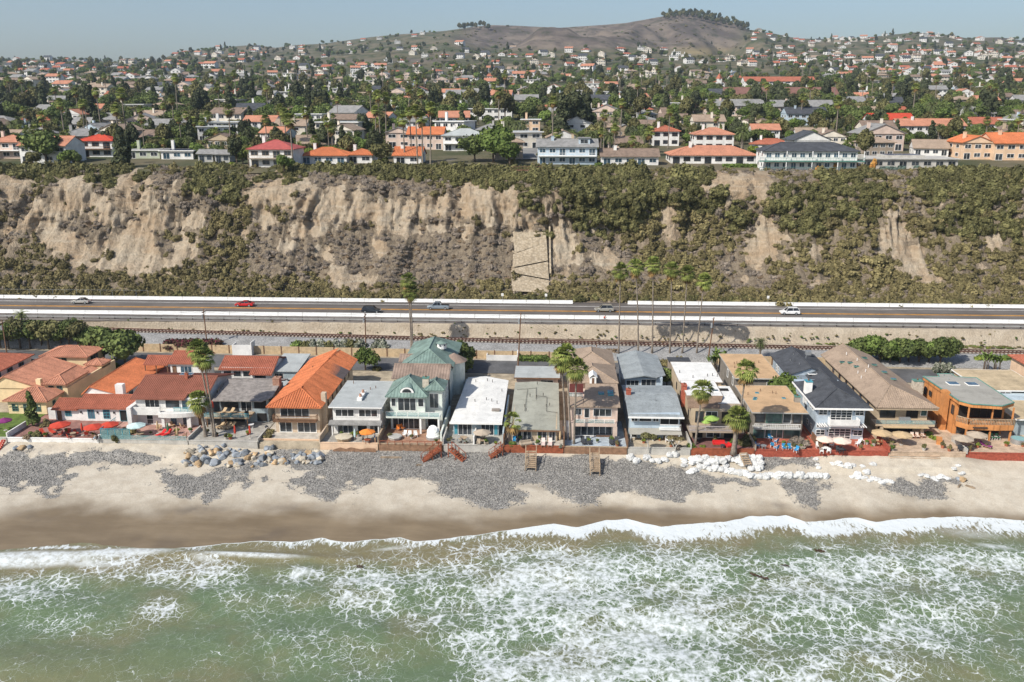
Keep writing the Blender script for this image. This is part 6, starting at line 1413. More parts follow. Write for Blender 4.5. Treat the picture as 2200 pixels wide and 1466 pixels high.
# ---- people
m_skin = mat('skin', (.45, .27, .18), .6, 0); m_hair = mat('hair', (.05, .03, .02), .7, 0)
def person(label, loc, rz, shirt, trousers, pose='stand', group=None):
    t = thing('person', label, 'person', loc, group, rz)
    if pose == 'stand':
        J = {'pel':(0,0,.95),'che':(0,0,1.3),'nek':(0,0,1.48),'hed':(0,-.02,1.62),'top':(0,-.02,1.72),'lh':(-.1,0,.9),'lk':(-.11,-.02,.5),'la':(-.11,.02,.09),'lt':(-.11,-.14,.04),'rh':(.1,0,.9),'rk':(.12,-.02,.5),'ra':(.13,.02,.09),'rt':(.13,-.14,.04),'ls':(-.19,0,1.40),'le':(-.25,.02,1.14),'lw':(-.24,-.1,.9),'lf':(-.24,-.13,.8),'rs':(.19,0,1.40),'re':(.26,.0,1.14),'rw':(.22,-.16,.95),'rf':(.2,-.2,.86)}
    else:
        J = {'pel':(0,0,.52),'che':(0,.02,.88),'nek':(0,0,1.06),'hed':(0,-.03,1.2),'top':(0,-.03,1.3),'lh':(-.1,-.05,.5),'lk':(-.13,-.45,.52),'la':(-.13,-.46,.1),'lt':(-.13,-.6,.05),'rh':(.1,-.05,.5),'rk':(.13,-.45,.52),'ra':(.13,-.42,.1),'rt':(.13,-.56,.05),'ls':(-.19,0,.98),'le':(-.25,-.08,.74),'lw':(-.18,-.3,.70),'lf':(-.15,-.38,.70),'rs':(.19,0,.98),'re':(.25,-.08,.74),'rw':(.18,-.3,.70),'rf':(.15,-.38,.70)}
        if pose == 'ride':
            for k_ in ('lk','rk'): J[k_] = (J[k_][0], -.32, .38 if k_ == 'lk' else .56)
            J['la'] = (-.12,-.22,-.02); J['lt'] = (-.12,-.36,-.04); J['ra'] = (.12,-.18,.2); J['rt'] = (.12,-.32,.18)
            for k_, v in {'che':(0,-.18,.86),'nek':(0,-.3,1.0),'hed':(0,-.38,1.1),'top':(0,-.4,1.2),'ls':(-.19,-.24,.94),'rs':(.19,-.24,.94),'le':(-.24,-.42,.74),'re':(.24,-.42,.74),'lw':(-.22,-.6,.62),'rw':(.22,-.6,.62),'lf':(-.22,-.68,.6),'rf':(.22,-.68,.6)}.items(): J[k_] = v
    E_ = [('pel','che'),('che','nek'),('nek','hed'),('hed','top'),('pel','lh'),('lh','lk'),('lk','la'),('la','lt'),('pel','rh'),('rh','rk'),('rk','ra'),('ra','rt'),('che','ls'),('ls','le'),('le','lw'),('lw','lf'),('che','rs'),('rs','re'),('re','rw'),('rw','rf')]
    RD = {'pel':.14,'che':.15,'nek':.06,'hed':.10,'top':.07,'lh':.1,'rh':.1,'lk':.065,'rk':.065,'la':.045,'ra':.045,'lt':.035,'rt':.035,'ls':.065,'rs':.065,'le':.045,'re':.045,'lw':.03,'rw':.03,'lf':.035,'rf':.035}
    ks = list(J); me = bpy.data.meshes.new('body'); me.from_pydata([J[k_] for k_ in ks], [(ks.index(a), ks.index(b)) for a, b in E_], [])
    o = link('body', me, t); md = o.modifiers.new('skin', 'SKIN')
    for i, k_ in enumerate(ks): me.skin_vertices[0].data[i].radius = (RD[k_], RD[k_]*.8)
    me.skin_vertices[0].data[0].use_root = True
    o.modifiers.new('sub', 'SUBSURF').levels = 1; o.modifiers['sub'].render_levels = 1
    me.materials.append(m_skin)
    c = J['che']; p = J['pel']; MB().tube([(p[0],p[1],p[2]-.05),(p[0]*.5+c[0]*.5,p[1]*.5+c[1]*.5,(p[2]+c[2])/2),(c[0],c[1],c[2]+.03),(J['nek'][0],J['nek'][1],J['nek'][2]-.04)], [.16,.15,.19,.09], 10).build('shirt', shirt, t, smooth=True)
    for s in 'lr': MB().tube([J[s+'h'], J[s+'k']], [.115, .085], 8).build('trouser_leg', trousers, t, smooth=True)
    hd = J['hed']; MB().tube([(hd[0],hd[1]+.03,hd[2]+.0),(hd[0],hd[1]+.02,hd[2]+.08),(hd[0],hd[1],hd[2]+.13)], [.105,.11,.05], 8).build('hair', m_hair, t, smooth=True)
    return t
person('person in pale shirt standing left of the orange umbrella', at(780,951), 1.2, C_AQUA, C_BLK); person('person in blue standing right of the orange umbrella', at(806,952), -1.0, C_BLU, C_TAN)
person('person in white shirt seated at the red umbrella table', at(219,944), 2.2, C_WHT, C_BLK, 'sit'); person('person in grey shirt seated beside the white shirted person', at(206,948), -2.4, cloth('grey', (.3,.3,.28)), C_BLU, 'sit')
# ================================================================ PALMS AND PLANTS AMONG THE HOUSES
rs = random.Random(19)
def zAtY(px, py, Y):
    d = ray(px, py); t = Y/d[1]; return d[0]*t, CAMZ+d[2]*t
def palm(bx, by, zb, cx, cy, seed, lab, grp=None, B=1.15, r0=.26, nf=38, dead=20):
    x, y = G(bx, by, zb); X1, Z1 = zAtY(cx, cy, y)
    t = make_fanpalm('fan_palm', Z1-zb, seed, (X1-x, 0), nf, dead, r0, B); PROTO.remove(t)
    t.location = (x, y, zb); tag(t, lab, 'palm tree', grp)
palm(459,938,PATIO,424,752,1,'tall slim palm between the white house and the grey house, crown above the red roof', r0=.2); palm(463,939,PATIO,437,768,2,'tall slim palm leaning beside its slightly taller twin', r0=.2); palm(442,938,PATIO,427,862,3,'short palm with shaggy trunk before the curved balcony', B=1.2, r0=.33)
palm(1215,944,PATIO,1205,772,4,'tall palm rooted at the dark plank wall by the pink house', r0=.2); palm(1233,954,PATIO,1239,792,5,'palm rising from the blue grey deck', r0=.2); palm(1089,952,PATIO,1102,905,6,'small thin palm in a corner of the olive-roofed house', B=.8, r0=.14, nf=20, dead=10)
palm(1494,955,PATIO,1510,838,7,'ragged palm before the white-roofed house', r0=.2, dead=30); palm(1580,968,PATIO,1604,796,8,'tall palm between the wine red and brick patios', r0=.2); palm(1576,970,PATIO,1585,897,9,'stout short palm at the wine red patio edge', B=1.3, r0=.4)
palm(884,755,5.2,877,604,10,'tall palm behind the green copper roofs', 'twin palms behind the copper roofs', r0=.22); palm(887,756,5.2,882,627,11,'slightly shorter palm behind the green copper roofs', r0=.22)
for i, (bx, cx, cy) in enumerate([(1329,1333,583),(1371,1366,574),(1401,1403,570),(1439,1443,580),(1466,1477,588),(1497,1513,604)]): palm(bx, 757, 6, cx, cy, 20+i, 'tall slender palm in the row of six beside the railway', 'row of six palms', r0=.19)
palm(1225,945,PATIO,1216,762,14,'tall palm just behind the palm at the dark plank wall', r0=.18)
def dp(px, py, z, i, s, lab): x, y = G(px, py, z); place(tt(T_DATE[i]), (x, y, z), rs.random()*6, s, lab)
dp(1632,772,5.5,0,.62,'short bushy palm between the sand coloured roof and the railway'); dp(1858,775,5,0,.6,'drooping palm behind the long tan house'); dp(52,722,6.5,1,1.0,'feathery palm among the dark cypresses'); dp(1150,812,PATIO,0,.3,'small cycad palm between the olive roof and its garage')
def tr_(px, py, z, t, s, lab, grp=None):
    x, y = G(px, py, z); return place(tt(t), (x, y, z), rs.random()*6, s, lab, grp)
tr_(225,785,PATIO,T_BROAD[0],1.05,'dense dark round tree beside the yellow villa tower'); tr_(270,790,PATIO,T_BROAD[0],1.05,'dense round tree joined to the dark one beside the yellow villa'); tr_(785,795,PATIO,T_BROAD[1],.62,'small round street tree behind the white flat-roofed house'); tr_(990,790,PATIO,T_BROAD[0],.75,'dark tree beside the round turret'); tr_(985,815,PATIO,T_BROAD[0],.72,'dark tree along the copper house side'); place(tt(T_BROAD[1]), (43.6, 157.6, PATIO), 1.0, .8, 'bright green round tree between sand and charcoal roofs'); tr_(1432,832,PATIO,T_BROAD[0],.5,'small tree in the yard of the blue grey house')
tr_(72,915,PATIO,T_PINE[1],.75,'slim dark evergreen on the lawn edge before the yellow villa')
for i, x in enumerate(np.linspace(-128, -103, 12)): place(tt(T_BROAD[0 if i % 3 else 3]), (float(x), 190.5+rs.uniform(-1.2,1.2), 5.5), rs.random()*6, rs.uniform(.6,.85), 'dark cypress-like tree in the clump by the street and railway', 'dark clump trees')
for i, x in enumerate(np.linspace(67, 84, 9)): place(tt(T_BROAD[1 if i % 2 else 0]), (float(x), 186.5+rs.uniform(-.6,.6), PATIO), rs.random()*6, rs.uniform(.66,.86), 'bushy green tree in the tall hedge across the street from the cedar house', 'tall hedge trees')
for px, py, s in [(1540,792,1.0),(1532,800,.9),(1552,798,1.0),(2118,800,1.0),(2140,803,.9)]: x, y = G(px, py, PATIO); T_BAN = T_BAN if 'T_BAN' in globals() else make_banana('banana_plant', 4.2, 91, 26); place(tt(T_BAN), (x, y, PATIO), rs.random()*6, s, 'banana plant behind the white-roofed house' if px < 1800 else 'banana plant by the street near the peach villa', 'banana plants behind the white roof' if px < 1800 else 'banana plants by the street')
def sh(src, px, py, z, s, lab, grp=None, h=1.0):
    x, y = G(px, py, z); place(tt(rs.choice(src)), (x, y, z-.1), rs.random()*6, (s, s, s*h), lab, grp)
for px, py, s, src, lb in [(236,790,2.2,S_YEL,'yellow green bush before the dense round trees'),(300,785,1.6,S_MID,'green bush by the cottage terrace'),(255,796,1.4,S_MID,'leafy bush at the hacienda rear wall'),(60,800,2.4,S_YEL,'yellow green hedge bush beside the arcaded villa'),(35,812,2.0,S_YEL,'yellow green hedge bush at the arcade foot'),(135,878,1.6,S_YEL,'yellow green bush between the yellow villa and the hacienda'),(150,868,1.3,S_MID,'green bush against the yellow villa side wall'),(98,915,1.2,S_OLV,'olive bush at the yellow villa patio edge'),(60,940,1.3,S_BRN,'reddish low bush at the lawn corner'),(80,938,1.1,S_DGR,'dark low bush beside the orange loungers'),(262,938,1.5,S_OLV,'silvery bush at the hacienda terrace end'),(275,930,1.4,S_OLV,'silvery bush by the white buttress'),(250,944,1.1,S_DGR,'dark bush at the glass windbreak'),(1455,962,.9,S_GRY,'dry bush at the sandy patio edge'),(1718,958,1.9,S_GRY,'large dry bush on the brick patio'),(1485,962,1.0,S_MID,'green bush at the palm foot'),(1510,960,.6,S_YEL,'potted green bush on the wine red patio'),(1600,955,1.3,S_DGR,'dark bush beside the steep timber steps'),(1610,945,1.2,S_DGR,'dark bush at the grey timber house corner'),(1875,958,.5,S_MID,'spiky green plant on the tan patio'),(2005,942,.9,S_YEL,'green bush in the bed by the cedar wall'),(1995,935,.9,S_MID,'leafy bush in the bed below the cedar chimney'),(2022,952,.6,S_MID,'agave like bush by the wooden box'),(1100,956,.8,S_MID,'green bush by the small palm'),(1205,960,.5,S_FLW,'white flowering pot plant by the plank wall'),(810,795,1.1,S_DGR,'dark hedge bush by the street tree'),(700,900,.01,S_DGR,'x'),(575,940,1.0,S_OLV,'straggly bush at the orange-roofed house corner'),(580,930,.9,S_OLV,'straggly bush by the kettle grill')]:
    if s > .1: sh(src, px, py, PATIO, s, lb)
for px, src in [(640,S_MID),(655,S_DGR),(672,S_FLW),(690,S_FLW),(705,S_DGR),(722,S_FLW),(740,S_FLW),(757,S_DGR),(775,S_FLW),(812,S_FLW),(822,S_FLW)]: sh(src, px, 752, 5.4, 2.2, {'garden_bush':'green bush','green_bush':'dark bush','flowering_bush':'white flowering bush'}[src[0].name.split('.')[0]]+' in the hedge along the railway wall', src[0].name.split('.')[0]+' hedge', 1.2)
for px in range(370, 480, 14): sh(S_RED, px, 747, 5.6, 2.3, 'crimson bougainvillea spilling over the railway wall', 'bougainvillea', 1.1)
for px in range(1118, 1180, 9): sh(S_MID, px, 775, PATIO, 1.3, 'green hedge bush along the railway wall across from the olive-roofed house', 'green hedge bushes', 1.2)
for px in range(1400, 1470, 9): sh(S_OLV, px, 785, PATIO, 1.5, 'clipped olive hedge bush behind the blue grey house', 'clipped hedge bushes', 1.2)
for px in range(2100, 2200, 12): sh(S_YEL if px % 24 else S_MID, px, 775, PATIO+.3, 1.6, 'yellow green hedge bush across the street from the peach villa', 'street hedge bushes', 1.0)
for px in (2012, 2025, 2038): sh(S_FLW, px, 800, PATIO, 1.5, 'oleander bush with cream flowers behind the cedar house', 'oleanders', 1.5)
for px in (1665, 1675, 1800, 1812, 1900, 1915, 1920): sh(S_MID, px, 777, PATIO, 1.5, 'green bush at the back of the charcoal-roofed and tan houses', 'back yard bushes', 1.1)
for px in range(1250, 1330, 14): sh(S_BRN if px % 28 else S_DGR, px, 757, 5.6, 1.3, 'ragged bush by the railway behind the pink house', 'ragged bushes', 1.4)
t = thing('crooked_tree', 'small crooked tree with green top on the sandy patio', 'tree', at(1391, 966)); MB().tube([(0,0,-.2),(.1,0,.8),(-.2,0,1.6),(.1,0,2.2)], [.12,.1,.08,.05], 6).tube([(-.1,0,1.2),(.6,.1,2.0)], [.07,.04], 5).build('trunk', W_CONC, t); link('crown', crown_mesh('crown', [(-.3,0,2.4,.9,.7,.45),(.7,.1,2.2,.8,.6,.4)], 500, .2, F_DGR, 5), t)
t = thing('crooked_tree', 'small crooked tree with bare pale stems on the sandy patio', 'tree', at(1450, 966)); MB().tube([(0,0,-.2),(.2,0,.7),(-.1,0,1.5)], [.1,.08,.04], 6).tube([(0,0,.2),(-.6,0,1.2),(-.9,0,1.9)], [.08,.06,.03], 5).tube([(.2,0,.6),(.8,0,1.5)], [.06,.03], 5).build('trunk', W_CONC, t); link('crown', crown_mesh('crown', [(-.7,0,2.0,.8,.6,.35),(.7,.1,1.8,.8,.5,.3)], 300, .2, F_OLV, 6, ck=.5), t)
pts = []
for _ in range(260): x = rs.uniform(-125, 110); y = float(railY(x))+rs.uniform(3, 6) if rs.random() < .5 else rs.uniform(198.5, 201.4); pts.append((x, y, float(np.interp(y, [railY(x)+2.4, railY(x)+4.0, 201.6], [railZ(x)-.3, railZ(x)+.1, 9.0])), rs.uniform(.15,.5), rs.random()*6, .8))
gn_scatter('bank_weeds', 'small green weeds dotted over the railway bank', 'weeds', pts, S_MID+S_OLV)
pts = []
for _ in range(420): x = rs.triangular(60, 112, 78); y = float(railY(x))+rs.uniform(3.6, 5.6); pts.append((x, y, float(railZ(x))-.1, rs.uniform(.25,.7)*(1 if rs.random() < .7 else .4), rs.random()*6, .4))
gn_scatter('bank_grass', 'strip of green grass at the foot of the bank', 'grass', pts, S_YEL+S_OLV+S_MID)

m_pot = mat('terracotta_pot', (.36, .13, .07), .85, .2, 2)
POT = []
for i, sr in enumerate((S_MID, S_OLV, S_DGR, S_YEL)):
    t = thing('potted_plant', 'x', 'potted plant'); PROTO.append(t); MB().tube([(0,0,0),(0,0,.42)], [.2, .28], 10).build('pot', m_pot if i % 2 else W_CONC, t); c = link('plant', sr[0].data, t); c.location = (0, 0, .42); c.scale = (.42, .42, .5); POT.append(t)
for (nm, pm, wm, x0, x1, lb) in PLOTS:
    base = lb.split(' with')[0].split(' before')[0].split(' behind')[0].split(' beside')[0]
    for j in range(5):
        x = rs.uniform(x0+.5, x1-.5); y = rs.choice([136.6, 138.2, 139.2]) + rs.uniform(-.3, .4)
        if 'apron' in lb: continue
        place(tt(rs.choice(POT)), (x, y, PATIO), rs.random()*6, rs.uniform(.7, 1.3), ' '.join(('potted plant on the '+lb).split()[:16]), 'potted plants on the '+lb)
m_dbr = mat('driftwood', (.26, .20, .14), .9, .3, 2)
for i, (px, py, L, a) in enumerate([(620,962,1.6,.6),(627,958,1.2,-.5),(560,955,1.4,.1),(840,985,3.5,.02),(1545,975,2.0,.1),(2062,1040,1.2,.9),(2085,1042,1.4,-.7),(505,955,2.4,.05),(700,968,1.2,.7),(900,1000,.9,.3)]):
    z = 3.3
    for _ in range(3): x, y = G(px, py, z); z = beachZ(x, y)
    o = MB().box(-L/2, L/2, -.12, .12, 0, .2).box(-L/2+.1, L/2-.3, -.05, .1, .202, .28).build('driftwood_log', m_dbr, None, (x, y, z), rz=a); tag(o, ['beam crossed with another above the boulders','short beam crossing the longer one above the boulders','beam below the glass-railed deck patio','long thin beam lying on the cobbles','plank at the foot of the wine red patio','broken post at the end of the bag line','broken post right of the bag line end','long timber along the grey concrete patio edge','beam leaning by the torn seawall','small beam lying alone on the cobbles'][i], 'driftwood')

# ================================================================ RAILWAY, WALL, POLES
xs_ = np.linspace(-125, 118, 60)
t = thing('railway_track', 'single railway track with rusty rails on wooden ties', 'railway', (0, 0, 0))
m_rail = mat('rusty_rail', (.10, .05, .035), .6, .3, 1); m_tie = mat('wooden_tie', (.14, .10, .075), .9, .3, 1.2); m_tieC = mat('tie_pale', (.40, .35, .29), .9, .2, 1.2)
for s in (-.72, .72):
    mb = MB()
    for i in range(len(xs_)-1):
        a, b = xs_[i], xs_[i+1]; ya, yb = float(railY(a))+s, float(railY(b))+s; za, zb = float(railZ(a)), float(railZ(b))
        mb.slab([(a,ya-.14,za+.36),(b,yb-.14,zb+.36),(b,yb+.14,zb+.36),(a,ya+.14,za+.36)], .22)
    mb.build('rail', m_rail, t)
mb = MB()
for x in np.arange(-125, 118, .85): y, z = float(railY(x)), float(railZ(x)); mb.box(x-.2, x+.2, y-1.3, y+1.3, z-.06, z+.15)
tag(mb.build('ties', m_tieC, t), kind='stuff')
o = MB()
for i in range(30): a, b = 0+i*1.6, 1.6+i*1.6; o.slab([(a-14,float(railY(a-14))+2.9,float(railZ(a-14))+.1),(b-14,float(railY(b-14))+2.9,float(railZ(b-14))+.1),(b-14,float(railY(b-14))+3.05,float(railZ(b-14))+.1),(a-14,float(railY(a-14))+3.05,float(railZ(a-14))+.1)], .15)
tag(o.build('spare_rail', m_rail), 'spare rusty rail lying beside the railway track', 'rail')
mb = MB()
for i in range(len(xs_)-1):
    a, b = xs_[i], xs_[i+1]; mb.poly([(a,float(railY(a))-1.5,float(railZ(a))-.02),(b,float(railY(b))-1.5,float(railZ(b))-.02),(b,float(railY(b))+1.5,float(railZ(b))-.02),(a,float(railY(a))+1.5,float(railZ(a))-.02)])
tag(mb.build('track_bed', mat('rust_stained_ballast', (.115, .085, .07), .95, .25, .6, .5, 6, fine=.3)), kind='structure')
t = thing('boundary_wall', 'tan block wall between the street and the railway', 'wall', (0, 0, 0)); W_BLOCK = mat('tan_block', (.48, .36, .22), .9, .15, 1.5, .2, 10, fine=.1)
for x in np.arange(-104, 62, 4.0): 
    if 8 < x < 34: continue
    y = float(railY(x))-8.9; MB().box(x, x+3.97, y, y+.2, PATIO-.2, PATIO+1.7).build('wall_panel', W_BLOCK, t); MB().box(x-.12, x+.12, y-.06, y-.003, PATIO-.2, PATIO+1.9).build('post', M_BRT, t)
for lb, x0, x1, y, hh in (('white garden wall box across the street from the white-roofed house', -13.5, -7.0, 185.2, 1.2), ('white walled bin enclosure at the street behind the red-roofed cottage', -70.5, -66.5, 187.0, 2.3)):
    o = MB().box(x0, x1, y, y+.2, PATIO-.1, PATIO+hh).box(x1+.002, x1+.2, y, y+2.5, PATIO-.1, PATIO+hh+.6).box(x0-.2, x0-.002, y, y+2.5, PATIO-.1, PATIO+hh).build('garden_wall', W_WHITE); tag(o, lb, 'wall')
POLES = []
def pole(px, py, z, top_px, top_py, lab):
    x, y = G(px, py, z); X1, Z1 = zAtY(top_px, top_py, y); t = thing('utility_pole', lab, 'utility pole', (x, y, z))
    MB().tube([(0,0,-.5),(X1-x,0,Z1-z)], [.17,.11], 7).build('pole', M_BRT, t)
    MB().box(X1-x-.08, X1-x+.08, -1.1, 1.1, Z1-z-.75, Z1-z-.6).build('crossarm', M_BRT, t); MB().tube([(X1-x-.35,0,Z1-z-2.3),(X1-x-.35,0,Z1-z-1.3)], .24, 8).build('transformer', M_SLV, t)
    for yy in (-1.0, -.4, .4, 1.0): MB().tube([(X1-x,yy,Z1-z-.6),(X1-x,yy,Z1-z-.42)], .05, 5).build('insulator', M_WHT, t)
    POLES.append((X1, y, Z1))
pole(446,752,PATIO,437,664,'leaning pole with grey transformer behind the red-roofed cottage'); pole(786,752,PATIO,784,672,'pole behind the long orange roof'); pole(1112,800,PATIO,1119,672,'dark pole at the olive-roofed house garage'); pole(1521,775,PATIO,1534,682,'pole beside the six palms'); pole(15,762,PATIO,4,688,'pole at the arcaded villa end of the street'); pole(1280,800,PATIO,1282,740,'short pole behind the pink house roofs')
x2, y2, z2 = 82, 188, 14.5
POLES.sort()
for i in range(len(POLES)-1):
    a, b = Vector(POLES[i]), Vector(POLES[i+1])
    for j, dy in enumerate((-.9, .9)):
        mb = MB(); mb.tube([a.lerp(b, s)+Vector((0, dy, -.45-1.6*4*s*(1-s)*.5)) for s in np.linspace(0, 1, 9)], .018, 3, cap=False)
        tag(mb.build('power_line', M_BLK), f'thin dark power line sagging between the street poles', 'power line', 'power lines')

# ================================================================ HIGHWAY: barriers, guard rail, vehicles
m_bar = mat('barrier_white_concrete', (.72, .72, .70), .85, .07, .6, .1, 10, fine=.05)
def kseg():
    mb = MB(); pf = [(-.3,0),(-.3,.08),(-.14,.33),(-.08,.86),(.08,.86),(.14,.33),(.3,.08),(.3,0)]
    b = len(mb.v); n = len(pf)
    mb.v += [(0, y, z) for y, z in pf]+[(5.92, y, z) for y, z in pf]
    for i in range(n-1): mb.f.append((i, n+i, n+i+1, i+1)); mb.m.append(0)
    mb.f.append(tuple(range(n))); mb.f.append(tuple(reversed(range(n, 2*n)))); mb.m += [0]*2
    mb.box(1.4, 1.6, -.32, -.301, .0, .09); return mb
def barrier(label, y, z, xs):
    t = thing('concrete_barrier', label, 'barrier', (0, y, z)); first = None
    for x in xs:
        if first is None: first = kseg().build('barrier_block', m_bar, t); first.location = (float(x), 0, 0)
        else:
            c = first.copy(); COL.objects.link(c); c.parent = t; c.location = (float(x)+0, rs.uniform(-.03,.03), 0); 
barrier('row of white concrete barriers along the sea side of the highway', 206.9, 9.28, np.arange(-150, 140, 6))
barrier('row of white concrete barriers at the bluff foot ending at the gap', 222.4, 9.47, np.arange(-168, 5, 6)); barrier('row of white concrete barriers at the bluff foot beyond the gap', 222.4, 9.47, np.arange(20, 150, 6))
t = thing('guard_rail', 'steel guard rail on dark posts above the railway bank', 'guard rail', (0, 202.1, 9.18))
MB().box(-150, 140, -.09, -.04, .42, .72).build('beam', mat('weathered_steel', (.30, .30, .29), .6, .15, .5), t)
f = MB().box(-.1, .1, -.03, .25, -.2, .78).build('post', M_DKT, t); f.location = (-150, 0, 0)
for x in np.arange(-146.2, 140, 3.8): c = f.copy(); COL.objects.link(c); c.parent = t; c.location = (float(x), 0, 0)
M_TYRE = mat('tyre_rubber', (.02, .02, .02), .9, 0); M_CARG = glass('car_glass', (.012, .014, .017), .05); M_LAMP = mat('head_lamp', (.7, .7, .68), .2, 0); M_TAIL = mat('tail_lamp', (.35, .01, .01), .3, 0)
def paint(n, c, metal=.2): 
    k_ = NT('car_paint_'+n); k_.b.inputs['Coat Weight'].default_value = .6; k_.b.inputs['Coat Roughness'].default_value = .05; return k_.out(k_.scl(c, k_.ramp(k_.noise(.6, 2), .3, .7, .93, 1.05)), .35, .5, metal)
def make_car(label, loc, rz, kind, pm, group=None):
    t = thing({'truck':'pickup_truck','sedan':'sedan','suv':'suv'}[kind], label, 'car', loc, group, rz)
    L, W, H = {'sedan':(4.7,1.82,1.44),'suv':(4.7,1.9,1.72),'truck':(5.5,1.98,1.85)}[kind]; x0 = -L/2
    low = .28; belt = {'sedan':.9,'suv':1.0,'truck':1.08}[kind]
    side = [(0,.45),(.05,.72),(.9 if kind != 'truck' else .8,belt-.06),(1.2,belt),(L-.45,belt+.02),(L-.05,belt-.1),(L,.55),(L-.08,low),(.1,low)]
    def loft(side, w0, w1, zmid):
        mb = MB(); n = len(side)
        for s in (-1, 1):
            for x, z in side: w = w0 if z < zmid else w1; mb.v.append((x0+x, s*w, z))
        for i in range(n): j = (i+1) % n; mb.f.append((i, n+i, n+j, j)); mb.m.append(0)
        mb.f.append(tuple(range(n))); mb.f.append(tuple(reversed(range(n, 2*n)))); mb.m += [0]*2; return mb
    o = loft(side, W/2, W/2-.06, belt-.08).build('body', pm, t); bv = o.modifiers.new('bevel', 'BEVEL'); bv.width = .07; bv.segments = 2
    cab = {'sedan':[(1.25,belt-.03),(2.0,H-.04),(3.1,H),(4.15,belt-.03)],'suv':[(1.15,belt-.03),(1.85,H-.05),(4.1,H),(4.6,belt-.03)],'truck':[(1.25,belt-.03),(1.9,H-.03),(3.2,H),(3.5,belt-.03)]}[kind]
    mb = MB(); n = 4
    for s in (-1, 1):
        for x, z in cab: w = W/2-.10 if z < belt+.1 else W/2-.28; mb.v.append((x0+x, s*w, z))
    for i in range(n): j = (i+1) % n; mb.f.append((i, n+i, n+j, j)); mb.m.append(0)
    mb.f.append(tuple(range(n))); mb.f.append(tuple(reversed(range(n, 2*n)))); mb.m += [0]*2
    g = mb.build('windows', M_CARG, t)
    a, b = cab[1], cab[2]; mb = MB().box(x0+a[0]+.02, x0+b[0]-.02, -(W/2-.27), W/2-.27, H-.055, H+.02); mb.build('roof', pm, t)
    for s in (-1, 1):
        for i, j in ((0,1),(3,2)): p, q = cab[i], cab[j]; MB().tube([(x0+p[0],s*(W/2-.10),p[1]),(x0+q[0],s*(W/2-.28),q[1])], .05, 4).build('pillar', pm, t)
        m_ = (cab[1][0]+cab[2][0])/2; MB().tube([(x0+m_,s*(W/2-.11),belt),(x0+m_,s*(W/2-.28),H-.02)], .045, 4).build('pillar', pm, t)
        MB().box(x0+1.3, x0+1.5, s*(W/2-.02) if s > 0 else -(W/2+.14), W/2+.14 if s > 0 else -(W/2-.02), belt, belt+.13).build('mirror', pm, t)
        for wx in (.85, L-.95):
            wv = MB().tube([(x0+wx,s*(W/2-.2),.33),(x0+wx,s*(W/2+.015),.33)], .34, 14).build('wheel', M_TYRE, t); MB().tube([(x0+wx,s*(W/2+.016),.33),(x0+wx,s*(W/2+.03),.33)], .2, 10).build('rim', M_SLV, wv)
        MB().box(x0-.01, x0+.1, s*.5-.18 if s < 0 else s*.5-.18, s*.5+.18, .6, .74).build('headlight', M_LAMP, t); MB().box(x0+L-.08, x0+L+.01, s*.68-.14, s*.68+.14, .62, .85).build('tail_light', M_TAIL, t)
    if kind == 'truck': MB().box(x0+3.6, x0+5.4, -.8, .8, belt-.02, belt+.06).build('bed', M_BLK, t)
    return t
C_P = {'silver': paint('silver', (.42,.41,.38), .5), 'red': paint('red', (.50,.012,.014)), 'dark': paint('dark_blue', (.016,.022,.03)), 'blue': paint('pale_blue_grey', (.24,.29,.33), .3), 'beige': paint('champagne', (.46,.43,.36), .5), 'white': paint('white', (.75,.75,.74), 0)}
for px, py, kd, c, rz, lb in [(175,652,'sedan','silver',0,'silver sedan alone on the highway before the scrub'),(526,658,'sedan','red',0,'bright red sedan on the highway'),(798,671,'suv','dark',math.pi,'dark blue car in the sea side lane'),(942,664,'truck','blue',0,'pale blue grey pickup truck on the highway'),(1298,669,'suv','beige',0,'champagne crossover passing the barrier gap'),(1696,675,'suv','white',0,'white people carrier on the highway')]:
    x, y = G(px, py, 9.42); make_car(lb, (x, y, zh(y)+.01), rz, kd, C_P[c])
make_car('dark car parked at the street by the arcaded villa', (*G(52,785,PATIO), PATIO), 1.2, 'sedan', C_P['dark']); make_car('white car parked in the court behind the yellow villa', (*G(95,792,PATIO), PATIO), .4, 'sedan', C_P['white'])
def bicycle(label, loc, rz):
    t = thing('bicycle', label, 'bicycle', loc, rz=rz)
    for y in (-.52, .52):
        w = MB().tube([(0.0, y+.33*math.cos(a), .34+.33*math.sin(a)) for a in np.linspace(0, 6.283, 17)], .02, 4, cap=False).build('wheel', M_TYRE, t)
    MB().tube([(0,.52,.34),(0,.1,.8),(0,-.4,.78),(0,-.52,.34)], .025, 5).tube([(0,.1,.8),(0,.02,.3),(0,-.4,.78)], .025, 5).tube([(0,.02,.3),(0,.52,.34)], .02, 5).build('frame', M_BLK, t)
    MB().box(-.07, .07, .02, .25, .86, .92).build('saddle', M_BLK, t); MB().tube([(-.25,-.46,1.02),(0,-.42,1.0),(.25,-.46,1.02)], .02, 5).tube([(0,-.42,1.0),(0,-.4,.78)], .02, 5).build('handlebar', M_BLK, t)
x, y = G(1300, 697, 9.3); bicycle('black bicycle on the path behind the guard rail', (x, 204.3, 9.25), -math.pi/2+math.pi); person('cyclist in red shirt riding the path behind the guard rail', (x-.12, 204.3, 9.25+.38), math.pi/2, C_RED, C_BLK, 'ride')
for px, py, lb in [(1173,640,'small white road sign near the gap'),(1080,640,'small white marker post by the scrub'),(1662,660,'white topped sign post behind the barrier')]:
    x, y = G(px, py+6, 9.6); t = thing('road_sign', lb, 'sign', (x, 223.3, 9.4)); MB().tube([(0,0,0),(0,0,2.2)], .05, 5).build('post', M_SLV, t); MB().box(-.3, .3, -.03, .03, 1.7, 2.4).build('plate', M_WHT, t)
